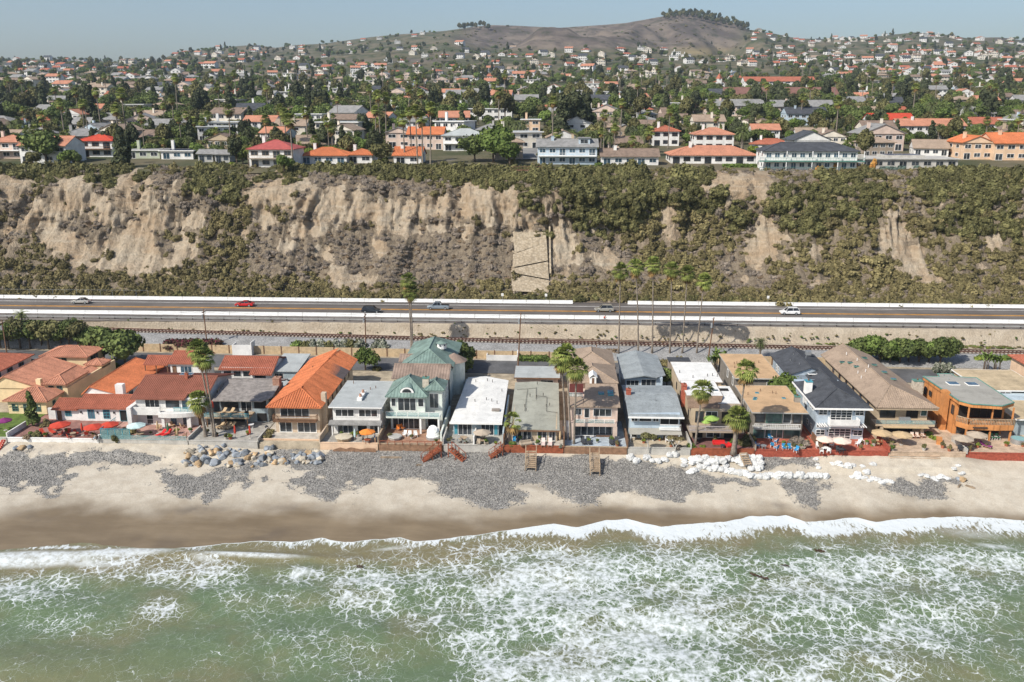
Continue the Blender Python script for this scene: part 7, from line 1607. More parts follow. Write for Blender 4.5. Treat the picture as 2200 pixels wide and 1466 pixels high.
t = thing('chain_link_fence', 'wire fence on thin steel posts at the bluff foot', 'fence', (-160, 223.4, 9.5))
for i in range(18): MB().tube([(3.2*i,0,0),(3.2*i,0,2.2)], .04, 5).build('post', M_SLV, t)
MB().tube([(0,0,2.2),(54.4,0,2.2)], .03, 4).build('top_rail', M_SLV, t)
# ================================================================ SCRUB ON THE BLUFF
rs = random.Random(7)
LMK = [(15,'beige arched house'),(208,'bright red roof'),(308,'sage bungalow'),(380,'solar roof'),(460,'garden pavilions'),(584,'rose red roof'),(720,'orange bungalow'),(875,'tan gabled house'),(1000,'veranda house'),(1218,'pale blue house'),(1353,'brown-roofed bungalow'),(1532,'salmon bungalow'),(1740,'gallery house'),(1952,'concrete house'),(2110,'peach houses')]
def lmk(px): return min(LMK, key=lambda a: abs(a[0]-px))[1]
cxs_, BYd_, BZd_, bpx, bpy_, bbare = BL
def bluff_pt(i, j):
    return float(cxs_[i]), float(BYd_[i, j]), float(BZd_[i, j])
I0, I1 = 39, len(cxs_)-40
GRN = [(1330,440,130,80),(1500,420,60,60),(1690,430,45,40),(1850,430,60,60),(1740,470,60,60),(2080,410,110,60),(2080,480,90,60),(1590,440,25,50),(470,400,50,40),(620,385,60,20),(1040,380,60,25),(1110,440,30,30),(1220,380,60,25),(100,370,80,20),(250,375,60,20),(900,370,200,14),(2150,500,60,60),(1790,440,40,60)]
OLV = [(480,500,60,50),(500,560,60,60),(520,460,30,30),(120,570,110,40),(380,600,200,40),(600,620,300,24),(1000,620,300,20),(1450,540,120,90),(1800,560,160,90),(2050,560,160,90),(1250,610,120,30),(1600,640,200,20),(200,610,200,30),(1480,500,70,60),(450,470,50,30),(1750,600,150,50),(2100,620,150,50)]
GRYS = [(640,540,110,50),(850,560,110,50),(980,550,110,50),(900,600,160,20),(700,390,140,18),(820,400,90,14),(430,450,60,30),(200,520,40,30),(1240,580,60,25),(1330,560,60,25),(1560,560,30,30),(1640,600,60,25),(1860,540,40,30),(380,470,40,20),(100,460,30,30),(560,560,40,40),(1380,590,60,25)]
def gm(L, x, y): return max(math.exp(-(((x-a[0])/a[2])**2+((y-a[1])/a[3])**2)) for a in L)
cand = []
for _ in range(15000):
    i = rs.randrange(I0, I1); j = rs.randrange(2, 166)
    qx, qy = bpx[i, j], bpy_[i, j]
    if qx < -120 or qx > 2320: continue
    b = bbare[i, j]
    if rs.random() < b*1.05-.05: continue
    if qx < 480 and qy < 560 and rs.random() < .3: continue
    n = rs.random()*.35 - (.22 if qx > 1180 else 0)
    g_, o_, d_ = gm(GRN, qx, qy)+n*.8, gm(OLV, qx, qy)+rs.random()*.3, gm(GRYS, qx, qy)+rs.random()*.35
    if max(g_, o_, d_) < .34: k_ = 'd' if rs.random() < .6 else ('o' if rs.random() < .6 else 'b')
    elif g_ >= o_ and g_ >= d_: k_ = 'g'
    elif o_ >= d_: k_ = 'o'
    else: k_ = 'd' if rs.random() < .78 else 'b'
    if k_ in 'go' and rs.random() < .2: k_ = rs.choice('dbod')
    s = {'g': 2.3, 'o': 1.9, 'd': 1.3, 'b': 1.3}[k_]*(rs.uniform(.75, 1.25) if rs.random() < .28 else rs.uniform(.25, .7))
    if k_ in 'go' and qx > 1180 and rs.random() < .05: s *= 1.8
    if b > .35: s *= .5
    cand.append((s, k_, i, j))
SRC = {'g': S_DGR, 'o': S_OLV, 'd': S_GRY, 'b': S_BRN}
LBL = {'g': ('dense dark green bush on the bluff', 'green bushes on the bluff'), 'o': ('rounded olive scrub bush on the bluff', 'olive scrub bushes on the bluff'),
       'd': ('dry grey leafless bush on the bluff', 'dry grey bushes on the bluff'), 'b': ('low dry brown bush on the bluff', 'brown bushes on the bluff')}
cand.sort(key=lambda c: -c[0])
nind = {'g': 0, 'o': 0, 'd': 0, 'b': 0}
rest = {'g': [], 'o': [], 'd': [], 'b': []}
for s, k_, i, j in cand:
    x, y, z = bluff_pt(i, j)
    if nind[k_] < 72 and s > .7:
        nind[k_] += 1
        place(tt(rs.choice(SRC[k_])), (x, y+.25*s, z-.4*s), rs.random()*6.28, (s, s, s*rs.uniform(.8, 1.25)), LBL[k_][0]+f' below the {lmk(bpx[i, j])}', LBL[k_][1]+f' below the {lmk(bpx[i, j])}')
    else: rest[k_].append((x, y+.2*s, z-.35*s, s, rs.random()*6.28, rs.uniform(.8, 1.25)))
for k_, nm, lb in (('g', 'green_scrub', 'smaller dark green scrub covering the bluff'), ('o', 'olive_scrub', 'low olive scrub covering the bluff and its foot'), ('d', 'dry_scrub', 'thin dry grey scrub covering the bluff'), ('b', 'brown_scrub', 'low brown scrub covering the bluff')):
    gn_scatter(nm, lb, 'scrub', rest[k_], SRC[k_])
# hedge of olive scrub along the foot of the bluff, and a fringe of greenery along its rim
pts = []
for _ in range(900):
    x = rs.uniform(-165, 150); pts.append((x, 224.6+rs.random()**1.5*5.5, 9.2+rs.random()*.6, rs.uniform(.9, 1.7), rs.random()*6.28, rs.uniform(.9, 1.2)))
gn_scatter('foot_scrub', 'continuous olive scrub along the foot of the bluff behind the barrier', 'scrub', pts, S_OLV+S_DGR)
pts = []
for _ in range(1500):
    x = rs.uniform(-185, 165); y = rs.uniform(256.5, 270)
    if float(fbm(x*.06, y*.1, 301)) < .46: continue; z = 40.0 if y > 262 else 39.3
    q, w = PR(x, y, z)
    if 1620 < q < 1860 and y > 264: continue
    pts.append((x, y, z-.2, rs.uniform(.5, 1.5), rs.random()*6.28, rs.uniform(.7, 1.1)))
gn_scatter('rim_scrub', 'low mixed greenery growing along the rim of the bluff', 'scrub', pts, S_DGR+S_OLV+S_MID+S_GRY+S_BRN)
# ================================================================ THE TOWN ON THE BLUFF
rs = random.Random(77); rng = np.random.default_rng(77)
WALLS = [('white', W_WHITE), ('cream', mat('stucco_warm_white', (.66, .60, .50), .9, .1, .5)), ('beige', W_PINK), ('tan', W_TAN), ('grey', W_GREY), ('pale blue', W_BLUE), ('taupe', W_BROWN)]
ROOFS = [('red tile', R_CLAY), ('orange tile', R_ORG), ('salmon tile', R_SALM), ('grey shingle', R_GRAY), ('charcoal', R_DARK), ('brown shingle', mat('brown_roof', (.20, .145, .11), .9, .2, .8, fine=.15)), ('pale flat', R_LGT), ('tan', R_TAN)]
def town_house(label, wall, roof, w, d, st_, kind, name='town_house', loc=(0,0,0), rz=0, group=None, trim=None, ribs=0, balc=False, wins=None, chim=True, gls=None):
    h = House(label, loc[0], loc[1], loc[2], name, 'house', group, rz); e = 2.75*st_; x0, x1, y0, y1 = -w/2, w/2, -d/2, d/2
    h.box('wall', wall, x0, x1, y0, y1, -1.5, e); trim = trim or M_WHT
    if kind == 'hip': h.hip(x0-.6, x1+.6, y0-.7, y1+.6, e, min(w, d)*.20, roof, ribs=ribs)
    elif kind == 'gx': h.gable(x0-.5, x1+.5, y0-.7, y1+.6, e, d*.24, roof, 'x', wall, ribs=ribs)
    elif kind == 'gy': h.gable(x0-.6, x1+.6, y0-.7, y1+.6, e, w*.22, roof, 'y', wall, ribs=ribs)
    else: h.flat(x0-.5, x1+.5, y0-.6, y1+.4, e, roof, trim, .2)
    n = wins or max(2, int(w/3.0)); g = w/n
    for s in range(st_):
        z = 2.75*s
        for i in range(n):
            a = x0+g*i; k_ = (i+s) % 3
            h.win('f', y0, a+g*.18, a+g*.82, z+(.1 if (k_ == 0 and (s == 0 or balc)) else .85), z+2.2, 2 if g > 2 else 1, 1, trim, gls or M_GLS, fw=.1)
        for i in range(2): h.win('l', x0, y0+d*(.2+.4*i), y0+d*(.38+.4*i), z+.9, z+2.1, 1, 1, trim, fw=.1)
    if balc and st_ > 1: h.box('balcony_floor', trim, x0+.2, x1-.2, y0-1.6, y0-.003, 2.6, 2.78); h.rail(x0+.2, x1-.2, y0-1.55, 2.78, .9, trim, n=int(w/.5))
    if chim: h.chim(x0+w*.25, y0+d*.4, e-.2, e+min(w, d)*.2+1.2, wall, .9, .8)
    return h
def FR(pxa, pxb, py, label, wall, roof, st_, kind, dep=9, **k_):
    x, y, z = TP((pxa+pxb)/2, py); c = x*_F[0]+y*_F[1]+(z-CAMZ)*_F[2]; w = (pxb-pxa)*c/FPX
    return town_house(label, wall, roof, w, dep, st_, kind, loc=(x, y+dep/2, z-.1), **k_)
TAKEN = []
def F2(pxa, pxb, py, *a, **k_):
    TAKEN.append(((pxa+pxb)/2, py-14, (pxb-pxa)/2, 26)); return FR(pxa, pxb, py, *a, **k_)
F2(-20,50,341,'beige arched house with clay roof at the bluff rim', W_PINK, R_SALM, 2, 'hip', 10, balc=True)
F2(172,244,338,'white house with bright red hip roof and brown balcony on the rim', W_WHITE, mat('bright_red_tile', (.46, .06, .03), .85, .15, 1, fine=.1), 2, 'hip', 9, trim=M_BRT, balc=True, chim=False)
F2(272,344,341,'low sage green house with flat grey roof on the rim', W_SAGE, R_GRAY, 1, 'flat', 9); h = F2(346,416,343,'low white house with solar panels on the rim', W_WHITE, R_GRAY, 1, 'flat', 10, gls=M_GLB); h.box('solar_panel', mat('solar_cells', (.02, .03, .07), .2, .1), -3.2, 3.4, -3, 2.5, 2.98, 3.1)
F2(426,458,349,'small grey garden pavilion beside its twin', W_GREY, R_GRAY, 1, 'gx', 5, chim=False, trim=mat('slate_blue_trim', (.16, .2, .25), .7)); F2(462,494,350,'small grey garden pavilion with wider glass front', W_GREY, R_GRAY, 1, 'gx', 5, chim=False, trim=mat('slate_blue_trim', (.16, .2, .25)))
F2(536,632,360,'white house with rose red hip roof and brick balcony posts', W_WHITE, mat('rose_tile', (.36, .085, .075), .85, .15, 1, fine=.1), 2, 'hip', 12, balc=True, trim=W_BROWN)
F2(646,745,353,'long white bungalow with orange tile roof, aqua veranda', W_WHITE, R_ORG, 1, 'hip', 11, gls=M_GLB, ribs=.5); F2(745,800,351,'white wing with orange tile roof and arches', W_WHITE, R_ORG, 1, 'hip', 9, ribs=.5); F2(846,905,353,'white bungalow end with orange tile roof by the palms', W_WHITE, R_ORG, 1, 'gx', 10, ribs=.5)
F2(830,882,318,'tan house with steep grey gables behind the orange bungalow', W_PINK, R_GRAY, 2, 'gy', 10); F2(876,952,322,'tan house with orange roof and shuttered window', W_PINK, R_ORG, 2, 'gx', 10); F2(952,1040,325,'white house with pale grey roof and veranda beside the large round tree', W_WHITE, R_LGT, 2, 'hip', 11, balc=True)
h = F2(1155,1282,354,'pale blue two-storey house with grey roof, white balconies and dormer', W_BLUE, R_GRAY, 2, 'gx', 9, balc=True, gls=M_GLB); h.box('dormer', W_BLUE, 3.5, 7.0, -3.4, 1.0, 5.6, 8.0); h.box('dormer_roof', R_GRAY, 3.2, 7.3, -3.8, 1.4, 8.0, 8.2); h.win('f', -3.4, 4.0, 6.4, 6.4, 7.7, 2, 1, M_WHT)
F2(1292,1414,355,'white bungalow with long brown roof on the rim', W_WHITE, mat('brown_roof', (.2, .145, .11)), 1, 'gx', 9, gls=M_GLB); F2(1442,1622,352,'white bungalow with salmon tile hip roof above the clipped hedge', W_WHITE, R_SALM, 1, 'hip', 13, ribs=.5, trim=M_DKT)
h = F2(1642,1838,366,'wide white house with charcoal hip roof and two long teal railed galleries', W_WHITE, R_DARK, 2, 'hip', 11, wins=11, trim=M_WHT, chim=False, gls=M_GLB); h.box('gallery_floor', M_GRT, -15, 15, -7.4, -5.505, 2.5, 2.75); h.box('gallery_floor', W_GREY, -15, 15, -7.4, -5.505, -.6, .05); h.rail(-15, 15, -7.35, 2.75, .9, M_GRT, n=40); h.rail(-15, 15, -7.35, .05, .9, M_GRT, n=40)
for i in range(5): h.box('post', M_WHT, -14.8+7.35*i, -14.6+7.35*i, -7.3, -7.1, -.6, 5.5)
h = F2(1850,2055,362,'modern flat-roofed concrete house with dark glass and solar panels', W_CONC, W_CONC, 1, 'flat', 14, wins=8, trim=W_CONC, chim=False); h.box('lower_storey', M_BLK, -15, 12, -6.5, 0, -3.2, -.3); h.box('terrace_slab', W_CONC, -15, 13, -8.5, -7.005, -.5, .1); h.box('clerestory', W_CONC, -6, 6, -3, 4, 2.95, 3.7); h.box('solar_panel', mat('solar_cells', (.02, .03, .07)), -5, 5, -2.5, 3.5, 3.702, 3.8); h.box('tower', W_CONC, -14.5, -12.5, -5, -3, 2.95, 4.0)
F2(2066,2130,343,'peach house with tall orange gable roof and glazed bay', W_PEACH, R_ORG, 2, 'gy', 13, ribs=.5); F2(2134,2230,345,'peach house with wide orange roof and chimneys', W_PEACH, R_ORG, 2, 'gx', 13, ribs=.5)
F2(1492,1575,322,'white villa with salmon roof, arches and dark loggia', W_WHITE, R_SALM, 2, 'hip', 11, trim=M_BRT); F2(1402,1458,314,'white villa with clay roof behind date palms', W_WHITE, R_CLAY, 2, 'hip', 11, trim=M_DKT); F2(950,1100,258,'long white flat-roofed apartment block behind the palms', W_WHITE, R_LGT, 2, 'flat', 14)
F2(1120,1160,285,'salmon walled garage block at the end of the side street', W_PEACH, R_LGT, 2, 'flat', 12); F2(1520,1640,250,'grey condominium with low gables', W_PINK, R_GRAY, 2, 'gx', 14); F2(1660,1790,252,'grey condominium row with chimneys', W_PINK, R_GRAY, 2, 'gx', 14); F2(1690,1775,270,'white house with charcoal roof and blue front', W_BLUE, R_DARK, 2, 'gx', 12); F2(1870,1960,285,'white house with crimson gable roof', W_WHITE, mat('bright_red_tile', (.46, .06, .03)), 2, 'gx', 11); F2(1930,2070,300,'row of white houses with salmon roofs', W_WHITE, R_SALM, 2, 'gx', 11)
F2(1560,1800,212,'very long brown roofed school building', W_BROWN, mat('maroon_roof', (.19, .095, .075), .9, .15, .3), 1, 'gx', 22, chim=False, wins=14); F2(1400,1470,200,'brown building with flat white wings', W_BROWN, R_LGT, 2, 'flat', 16); F2(1600,1750,188,'white shopping block with tile roof', W_WHITE, R_CLAY, 2, 'gx', 18, wins=9, chim=False)
t = F2(1532,1556,192,'small white church with pointed red steeple and cross', W_WHITE, R_CLAY, 2, 'gy', 14, chim=False); t.box('tower', W_WHITE, -2, 2, -8.5, -4.6, 0, 9); MB().tube([(0,-6.5,9),(0,-6.5,14)], [3.2, .1], 4).build('steeple', R_CLAY, t.o); MB().box(-.12, .12, -6.62, -6.38, 14, 17).box(-.9, .9, -6.61, -6.39, 15.6, 15.9).build('cross', M_WHT, t.o)
# ---- prototypes for the rest of the town
NEAR = []
for i in range(20):
    wn, wm = WALLS[[0,0,1,2,0,3,1,0,4,0,5,1,6,0,2,0,1,0,3,0][i]]; rn, rm = ROOFS[[0,3,5,5,6,3,7,4,3,2,3,5,7,0,3,7,6,2,5,3][i]]; st_ = 1+(i*7 % 5 > 1); kind = 'flat' if rn == 'pale flat' else ['hip', 'gx', 'gy', 'gx'][i % 4]
    h = town_house('x', wm, rm, rs.uniform(11, 17), rs.uniform(9, 12), st_, kind, wins=4, chim=i % 2 == 0); PROTO.append(h.o)
    NEAR.append((h.o, f'{wn} {"two-storey" if st_ > 1 else "low"} house with {rn} roof'))
def combine(o, name):
    v = []; f = []; mi = []; ms = []
    def rec(q, M):
        M = M @ q.matrix_basis
        if q.data:
            b = len(v); v.extend([tuple(M @ c.co) for c in q.data.vertices])
            m_ = q.data.materials[0]
            if m_ not in ms: ms.append(m_)
            for p in q.data.polygons: f.append(tuple(b+i for i in p.vertices)); mi.append(ms.index(m_))
        for c in q.children: rec(c, M)
    rec(o, Matrix())
    me = bpy.data.meshes.new(name); me.from_pydata(v, [], f)
    for m_ in ms: me.materials.append(m_)
    me.polygons.foreach_set('material_index', mi); me.update(); return me
FARM = [(combine(o, 'hill_house'), lb) for o, lb in NEAR]
n = 4200
fh = np.exp(rng.uniform(math.log(285), math.log(2285), n)); q = rng.uniform(-120, 2320, n)
rr_ = (q-1100)/FPX*math.cos(PITCH)*fh; hx = fh*-math.sin(YAW)+rr_*math.cos(YAW); hy = fh*math.cos(YAW)+rr_*math.sin(YAW); hz_ = groundZ(hx, hy); hp, hq = PR(hx, hy, hz_)
def bare_hill(p, r_): return (1005 < p < 1600 and r_ < 104) or (1455 < p < 1590 and r_ < 124) or (880 < p < 1000 and 85 < r_ < 96)
ord_ = np.argsort(fh); kept = []; cells = {}
far_pts = [[] for _ in range(10)]; cnt = 0
for i in ord_:
    p, r_, d = float(hp[i]), float(hq[i]), float(fh[i])
    if bare_hill(p, r_): continue
    if d > 1150:                                        # built-up patches on the hills
        dens = .22 + .75*math.exp(-((p-1900)/330)**2)*(r_ > 66) + .8*math.exp(-(((p-1400)/260)**2+((r_-122)/14)**2)) + .5*math.exp(-(((p-520)/190)**2+((r_-112)/9)**2)) + .5*math.exp(-(((p-880)/120)**2+((r_-80)/12)**2)) + .4*math.exp(-((p-100)/150)**2)
        if rs.random() > dens: continue
    wpx = 15*FPX/d*1.0
    if any(abs(p-a) < wpx*.5+c and abs(r_-14*300/d-b) < e_ for a, b, c, e_ in TAKEN): continue
    if 1105 < p < 1160 and r_ > 262: continue             # side street
    ok = True; cx, cy = int(p//60), int(r_//12)
    for ix in range(cx-2, cx+3):
        for iy in range(cy-2, cy+3):
            for (a, b, w_) in cells.get((ix, iy), ()):
                if abs(p-a) < (w_+wpx)*.46 and abs(r_-b) < 2+4500/d*.8: ok = False; break
            if not ok: break
        if not ok: break
    if not ok: continue
    cells.setdefault((cx, cy), []).append((p, r_, wpx)); k_ = rs.randrange(len(NEAR)); 
    if d > 1150: k_ = rs.choice([0, 4, 7, 9, 13, 0, 13, 17, 15, 2])
    kept.append((i, k_)); rz = rs.choice([0, 0, .25, -.3, 1.57, -.15]) + rs.uniform(-.1, .1); loc = (float(hx[i]), float(hy[i]), float(hz_[i])-.1); s = rs.uniform(.85, 1.1)
    if cnt < 295:
        where = f'close behind the {lmk(p)}' if d < 400 else (f'well beyond the {lmk(p)}' if d < 650 else f'far beyond the {lmk(p)}')
        lab, grp = f'{NEAR[k_][1]} {where}', f'{NEAR[k_][1]}s {where}'
        if d < 560: place(tt(NEAR[k_][0]), loc, rz, s, lab, grp)
        else: o = link('town_house', FARM[k_][0], None, loc, rz); o.scale = (s, s, s); tag(o, lab, 'house', grp)
        cnt += 1
    else: far_pts[k_ % 10].append((*loc, s*1.05, rz, 1.0, k_))
allp = [p for L in far_pts for p in L]
for k_ in sorted({p[6] for p in allp}):
    so = bpy.data.objects.new('hill_house_source', FARM[k_][0])
    gn_scatter('hillside_houses', f'many small {NEAR[k_][1]}s far off on the hillsides', 'houses', [p[:6] for p in allp if p[6] == k_], [so])
print('houses', len(kept), 'individual', cnt, 'far', len(allp))
# ---- roads seen between the houses
m_lane = mat('pale_road', (.20, .195, .185), .9, .15, .2)
a = [TP(1135, 345), TP(1128, 300), TP(1122, 268)]
mb = MB()
for i in range(2): (xa, ya, za), (xb, yb, zb) = a[i], a[i+1]; mb.poly([(xa-6, ya, za+.35), (xa+6, ya, za+.35), (xb+6, yb, zb+.6), (xb-6, yb, zb+.6)])
tag(mb.build('side_street', m_lane), kind='structure')
for i, (px, py, c) in enumerate([(1128,283,'dark'),(1131,291,'white'),(1134,300,'red'),(1838,302,'white'),(1850,308,'white'),(1832,296,'silver')]):
    x, y, z = TP(px, py); make_car(['dark car parked up the side street', 'white car parked behind the red one up the side street', 'red car parked up the side street', 'white van parked by the white houses', 'white pickup parked below the tall palm', 'silver car parked near the white van'][i], (x, y, z+.5), 1.5 if px < 1200 else .2, 'truck' if i == 4 else 'suv', C_P[c])
x, y, z = TP(1132, 366); t = thing('lookout_deck', 'timber lookout deck at the end of the side street', 'deck', (x, 262.5, 39.6)); MB().box(-4.5, 4.5, -3, 2, .6, .9).build('floor', M_BRT, t)
for i in range(4): MB().box(-4.4+2.9*i, -4.1+2.9*i, -2.9, -2.6, -5, .6).build('pile', W_CONC, t)
MB().box(-4.5, 4.5, -3.0, -2.9, 1.75, 1.85).build('rail', M_BRT, t)
for i in range(10): MB().box(-4.45+.98*i, -4.38+.98*i, -3, -2.93, .9, 1.75).build('baluster', M_BRT, t)
person('person standing at the lookout deck rail', (x+2, 261.2, 40.5), 0, C_BLK, C_BLK)
# stone terraces on the bluff below the lookout
t = thing('stone_retaining_wall', 'ruined pale stone retaining wall with stair traces on the bluff', 'stone wall', (0, 0, 0)); m_st = NT('rubble_stone'); v_ = m_st.vor(1.6); 
m_st.bump(v_.outputs['Distance'], .5, .12); se = m_st.n('ShaderNodeSeparateColor'); m_st.l(v_.outputs['Color'], se.inputs[0]); m_st = m_st.out(m_st.scl(m_st.mix(se.outputs[0], (.36, .29, .20), (.46, .385, .28)), m_st.ramp(v_.outputs['Distance'], .3, .8, 1.0, .72)), .95, .1)
def on_bluff(px, py):
    d = (bpx-px)**2+(bpy_-py)**2; i, j = np.unravel_index(np.argmin(d), d.shape); return bluff_pt(i, j)
for k_, q4 in enumerate([[(1103,500),(1172,500),(1174,520),(1106,545)],[(1104,548),(1176,522),(1178,560),(1100,575)],[(1100,578),(1178,563),(1180,600),(1098,585)],[(1098,588),(1180,603),(1178,630),(1102,626)]]):
    P4 = [Vector(on_bluff(*c))+Vector((0, -1.0, .25)) for c in q4]; mb = MB(); N = 6
    for a_ in range(N):
        for b_ in range(N):
            def bp(u, w_): return P4[0].lerp(P4[1], u).lerp(P4[3].lerp(P4[2], u), w_)
            c4 = [bp(a_/N, b_/N), bp((a_+1)/N, b_/N), bp((a_+1)/N, (b_+1)/N), bp(a_/N, (b_+1)/N)]
            mb.poly(c4)
    mb.build('wall_face', m_st, t)
p0, p1 = Vector(on_bluff(1180, 488)), Vector(on_bluff(1183, 590)); MB().tube([p0+Vector((0,-1.2,.6)), p1+Vector((0,-1.2,.6))], [.3, .3], 4).build('side_wall', m_st, t)
# ---- trees
def combo_src(t, name): return bpy.data.objects.new(name, combine(t, name))
SPEC = [('dark broadleaf tree', T_BROAD[0], .55, 1.0, 22), ('mid green broadleaf tree', T_BROAD[1], .5, .9, 18), ('dark broadleaf tree', T_BROAD[2], .55, 1.0, 14), ('olive green tree', T_BROAD[3], .5, .95, 16), ('yellow green tree', T_BROAD[4], .4, .7, 5), ('slender eucalyptus', T_EUC[0], .6, 1.05, 7), ('dark eucalyptus', T_EUC[1], .6, 1.05, 6), ('dark pine', T_PINE[0], .6, 1.1, 6), ('narrow cypress', T_PINE[1], .6, 1.0, 4), ('tall fan palm', T_FAN[0], .75, 1.0, 3), ('medium fan palm', T_FAN[1], .8, 1.1, 4), ('very tall fan palm', T_FAN[2], .75, .95, 2), ('date palm', T_DATE[0], .8, 1.1, 5), ('queen palm', T_DATE[1], .9, 1.3, 6)]
def TT(px, py, k_, s, lab, grp=None):
    r_ = TP(px, py)
    if r_: place(tt(SPEC[k_][1]), (r_[0], r_[1], r_[2]-.2), rs.random()*6.28, s, lab, grp)
TT(100,352,0,1.35,'large dark spreading tree on the rim beside the red-roofed house'); TT(265,360,7,1.0,'leaning pine on the rim before the sage house'); TT(1060,350,1,1.55,'huge round green tree beside the side street'); TT(1095,356,1,1.0,'rounded green tree joined to the huge round tree'); TT(1020,348,0,1.1,'dark tree joined to the huge round tree'); TT(1205,300,7,1.5,'massive dark conifer left of its neighbours behind the pale blue house'); TT(1235,296,6,1.5,'massive dark conifer in the middle behind the pale blue house'); TT(1262,290,7,1.35,'massive dark conifer nearest the date palms'); TT(365,235,7,1.25,'dark conical conifer rising above the roofs'); TT(390,312,0,.95,'dense round dark tree behind the solar roof'); TT(550,258,1,1.0,'bright round tree behind the hillside gardens'); TT(610,366,1,.6,'round green tree at the rose red house'); TT(820,352,3,.85,'spreading olive tree before the orange bungalow'); TT(1620,338,4,.5,'yellow green round tree beside the charcoal galleries'); TT(250,262,2,1.1,'spreading dark tree above the red-roofed house')
for px, py, k_, s in [(870,352,9,1.0),(885,350,11,.9),(897,356,11,.95),(908,356,9,1.05),(925,356,11,1.0),(630,362,9,1.05),(830,310,11,1.0),(818,312,11,1.05),(808,318,9,1.0),(1795,305,9,1.15),(575,335,9,.9),(715,330,10,1.1),(1435,320,11,.8),(2128,330,10,.9)]: TT(px, py, k_, s, f'tall fan palm standing near the {lmk(px)}', f'fan palms near the {lmk(px)}')
for px, py, s in [(1078,305,1.1),(1095,308,1.15),(1110,312,1.2),(1125,305,1.1),(1272,338,1.15),(1310,336,1.1),(1290,308,1.2),(1322,300,1.2),(1385,330,1.1),(1593,335,1.3),(350,290,1.1),(45,295,1.1),(30,300,1.0),(545,318,1.0),(690,318,.95)]: TT(px, py, 12, s, f'full date palm near the {lmk(px)}', f'date palms near the {lmk(px)}')
nt_ = 5200
fh = np.exp(rng.uniform(math.log(272), math.log(2285), nt_)); q = rng.uniform(-150, 2350, nt_)
rr_ = (q-1100)/FPX*math.cos(PITCH)*fh; hx = fh*-math.sin(YAW)+rr_*math.cos(YAW); hy = fh*math.cos(YAW)+rr_*math.sin(YAW); hz_ = groundZ(hx, hy); hp, hq = PR(hx, hy, hz_)
rest = [[] for _ in SPEC]; cnt = 0; wts = [s_[4] for s_ in SPEC]
for i in np.argsort(fh):
    p, r_, d = float(hp[i]), float(hq[i]), float(fh[i])
    if bare_hill(p, r_) and rs.random() > .035: continue
    if d < 330 and any(abs(p-a_) < c+6 and -10 < (b+14)-r_ < 22 for a_, b, c, e_ in TAKEN): pass
    if d < 340 and any(abs(p-a_) < c+10 and r_ > b+10 for a_, b, c, e_ in TAKEN): continue
    if 1100 < p < 1165 and r_ > 262: continue
    k_ = rs.choices(range(len(SPEC)), wts)[0]; nm, t_, lo, hi, _w = SPEC[k_]; s = rs.uniform(lo, hi)*(.82 if d < 420 else 1.2)
    if d > 1200 and 9 <= k_: k_ = rs.randrange(7); nm, t_, lo, hi, _w = SPEC[k_]; s = rs.uniform(lo, hi)*.9
    loc = (float(hx[i]), float(hy[i]), float(hz_[i])-.3)
    if cnt < 285 and d < 560:
        where = f'in the gardens by the {lmk(p)}' if d < 340 else (f'behind the {lmk(p)}' if d < 420 else f'well beyond the {lmk(p)}')
        place(tt(t_), loc, rs.random()*6.28, s, f'{nm} {where}', f'{nm} group {where}'); cnt += 1
    else: rest[k_].append((*loc, s, rs.random()*6.28, rs.uniform(.85, 1.15)))
for j, (p, r_) in enumerate([(x_, 31+rs.uniform(-1,3)) for x_ in np.linspace(1418, 1520, 24)]+[(x_, np.interp(x_, [1520,1590],[38,60])) for x_ in np.linspace(1520, 1595, 16)]+[(x_, 62) for x_ in np.linspace(990, 1050, 8)]):
    fhh = 2270 - 20*(j % 3); rr0 = (p-1100)/FPX*math.cos(PITCH)*fhh; x, y = fhh*-math.sin(YAW)+rr0*math.cos(YAW), fhh*math.cos(YAW)+rr0*math.sin(YAW)
    rest[5 + j % 2].append((x, y, float(groundZ(np.array([x]), np.array([y]))[0])-1, 1.5, rs.random()*6, rs.uniform(.8, 1.1)))
for k_, (nm, t_, lo, hi, _w) in enumerate(SPEC):
    if rest[k_]: gn_scatter('distant_trees', f'mass of far {nm}s over the town and hills', 'trees', rest[k_], [combo_src(t_, 'tree_source')])
print('trees', cnt, sum(map(len, rest)))
for _ in range(46):
    px, py = rs.uniform(20, 2180), rs.uniform(285, 345); k_ = rs.choice([9, 9, 11, 10])
    if any(abs(px-a_) < c+4 and py > b for a_, b, c, e_ in TAKEN) or 1100 < px < 1165: continue
    TT(px, py, k_, rs.uniform(.85, 1.1), f'tall fan palm standing near the {lmk(px)}', f'fan palms near the {lmk(px)}')
pts = []
for _ in range(420):
    p = rs.uniform(1000, 1600); fhh = rs.uniform(1750, 2290); rr0 = (p-1100)/FPX*math.cos(PITCH)*fhh; x, y = fhh*-math.sin(YAW)+rr0*math.cos(YAW), fhh*math.cos(YAW)+rr0*math.sin(YAW)
    if float(fbm(x*.006, y*.006, 401)) > .47: pts.append((x, y, float(groundZ(np.array([x]), np.array([y]))[0])-.5, rs.uniform(1.5, 5), rs.random()*6, rs.uniform(.5, .9)))
gn_scatter('hill_scrub', 'dark scrub dotted over the bare brown hill', 'scrub', pts, S_DGR+S_BRN+S_OLV)
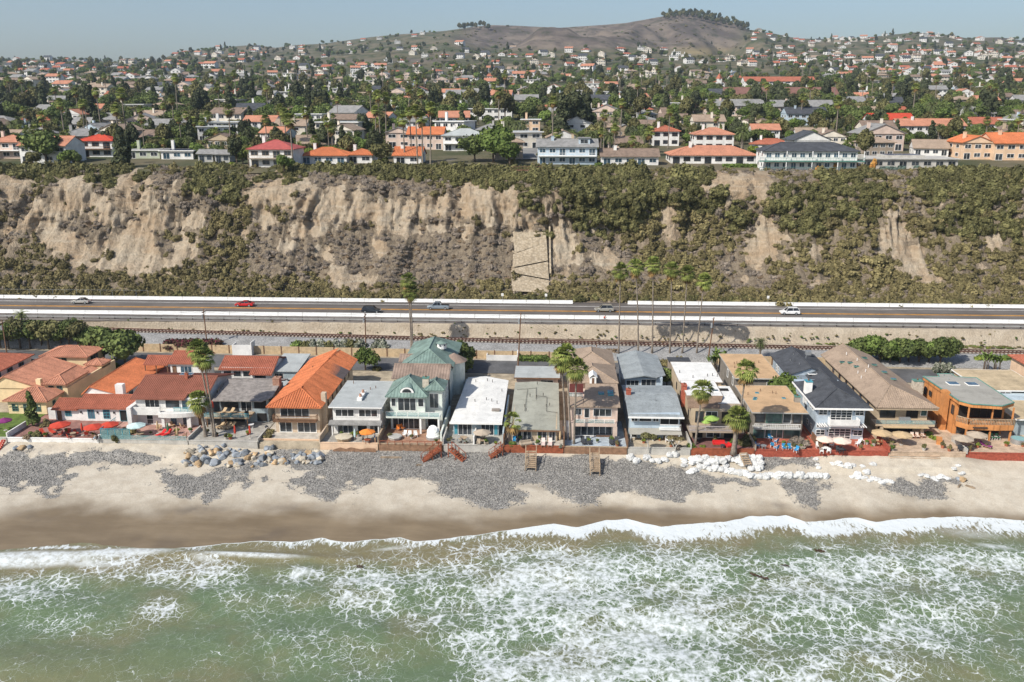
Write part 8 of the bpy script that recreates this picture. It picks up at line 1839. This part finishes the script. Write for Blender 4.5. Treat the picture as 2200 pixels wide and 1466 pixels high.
# shrubs and garden green between the houses
pts = []
fh = np.exp(rng.uniform(math.log(268), math.log(900), 3200)); q = rng.uniform(-150, 2350, 3200)
rr_ = (q-1100)/FPX*math.cos(PITCH)*fh; hx = fh*-math.sin(YAW)+rr_*math.cos(YAW); hy = fh*math.cos(YAW)+rr_*math.sin(YAW); hz_ = groundZ(hx, hy); hp, hq = PR(hx, hy, hz_)
for i in range(3200):
    if 1105 < hp[i] < 1160 and hq[i] > 262: continue
    if any(abs(hp[i]-a_) < c and hq[i] > b+8 for a_, b, c, e_ in TAKEN): continue
    pts.append((float(hx[i]), float(hy[i]), float(hz_[i])-.2, rs.uniform(.8, 2.4), rs.random()*6, rs.uniform(.7, 1.1)))
gn_scatter('garden_shrubs', 'mixed garden shrubs filling the gaps between the town houses', 'shrubs', pts, S_DGR+S_MID+S_OLV+S_YEL+S_DGR+S_BRN)
for px, py, s in [(1658,352,.9),(1680,360,1.1),(1735,378,.9),(1745,384,.8),(1782,380,1.1),(1795,374,.9),(1833,370,1.1),(1868,372,1.6),(1715,366,.6)]:
    x, y, z = TP(px, min(py, 364)); place(tt(S_GOLD[0]), (x, y-(py-364)*.25 if py > 364 else y, z-.4 if py > 364 else z), rs.random()*6, s*1.5, 'golden orange flowering plant on the rim below the charcoal and concrete houses', 'golden plants')
for px, py in [(1895,366),(1905,368),(1935,362),(1950,361),(1965,362),(1915,368)]: x, y, z = TP(px, min(py, 364)); place(tt(S_AGV[0]), (x, y-1, z-.2), rs.random()*6, 1.6, 'blue green agave on the rim before the concrete house', 'agaves')
for px in range(1558, 1625, 8): x, y, z = TP(px, 360); place(tt(S_MID[0]), (x, y, z-.2), rs.random()*6, 1.5, 'clipped green hedge bush before the salmon-roofed bungalow', 'clipped rim hedge')
x, y, z = TP(920, 358); o = MB().box(-9, 12, -4, 4, -.2, .05).build('lawn', P_GRASS, None, (x+4, y, z+.2)); tag(o, kind='structure')
# ================================================================ prototypes leave the scene, air comes last
def unlink_tree(o):
    for c in list(o.children): unlink_tree(c)
    COL.objects.unlink(o)
for o in PROTO: unlink_tree(o)
k = NT('haze_air'); pv = k.n('ShaderNodeVolumePrincipled'); pv.inputs['Color'].default_value = (.72, .86, 1.0, 1); pv.inputs['Density'].default_value = .00009; pv.inputs['Anisotropy'].default_value = .2
for l_ in list(k.t.nodes['Material Output'].inputs['Surface'].links): k.t.links.remove(l_)
k.l(pv.outputs[0], k.t.nodes['Material Output'].inputs['Volume'])
tag(MB().box(-4200, 4200, -1100, 4300, -4, 420).build('haze', k.m), 'thin pale sea haze over the whole coast', 'haze', kind='stuff')
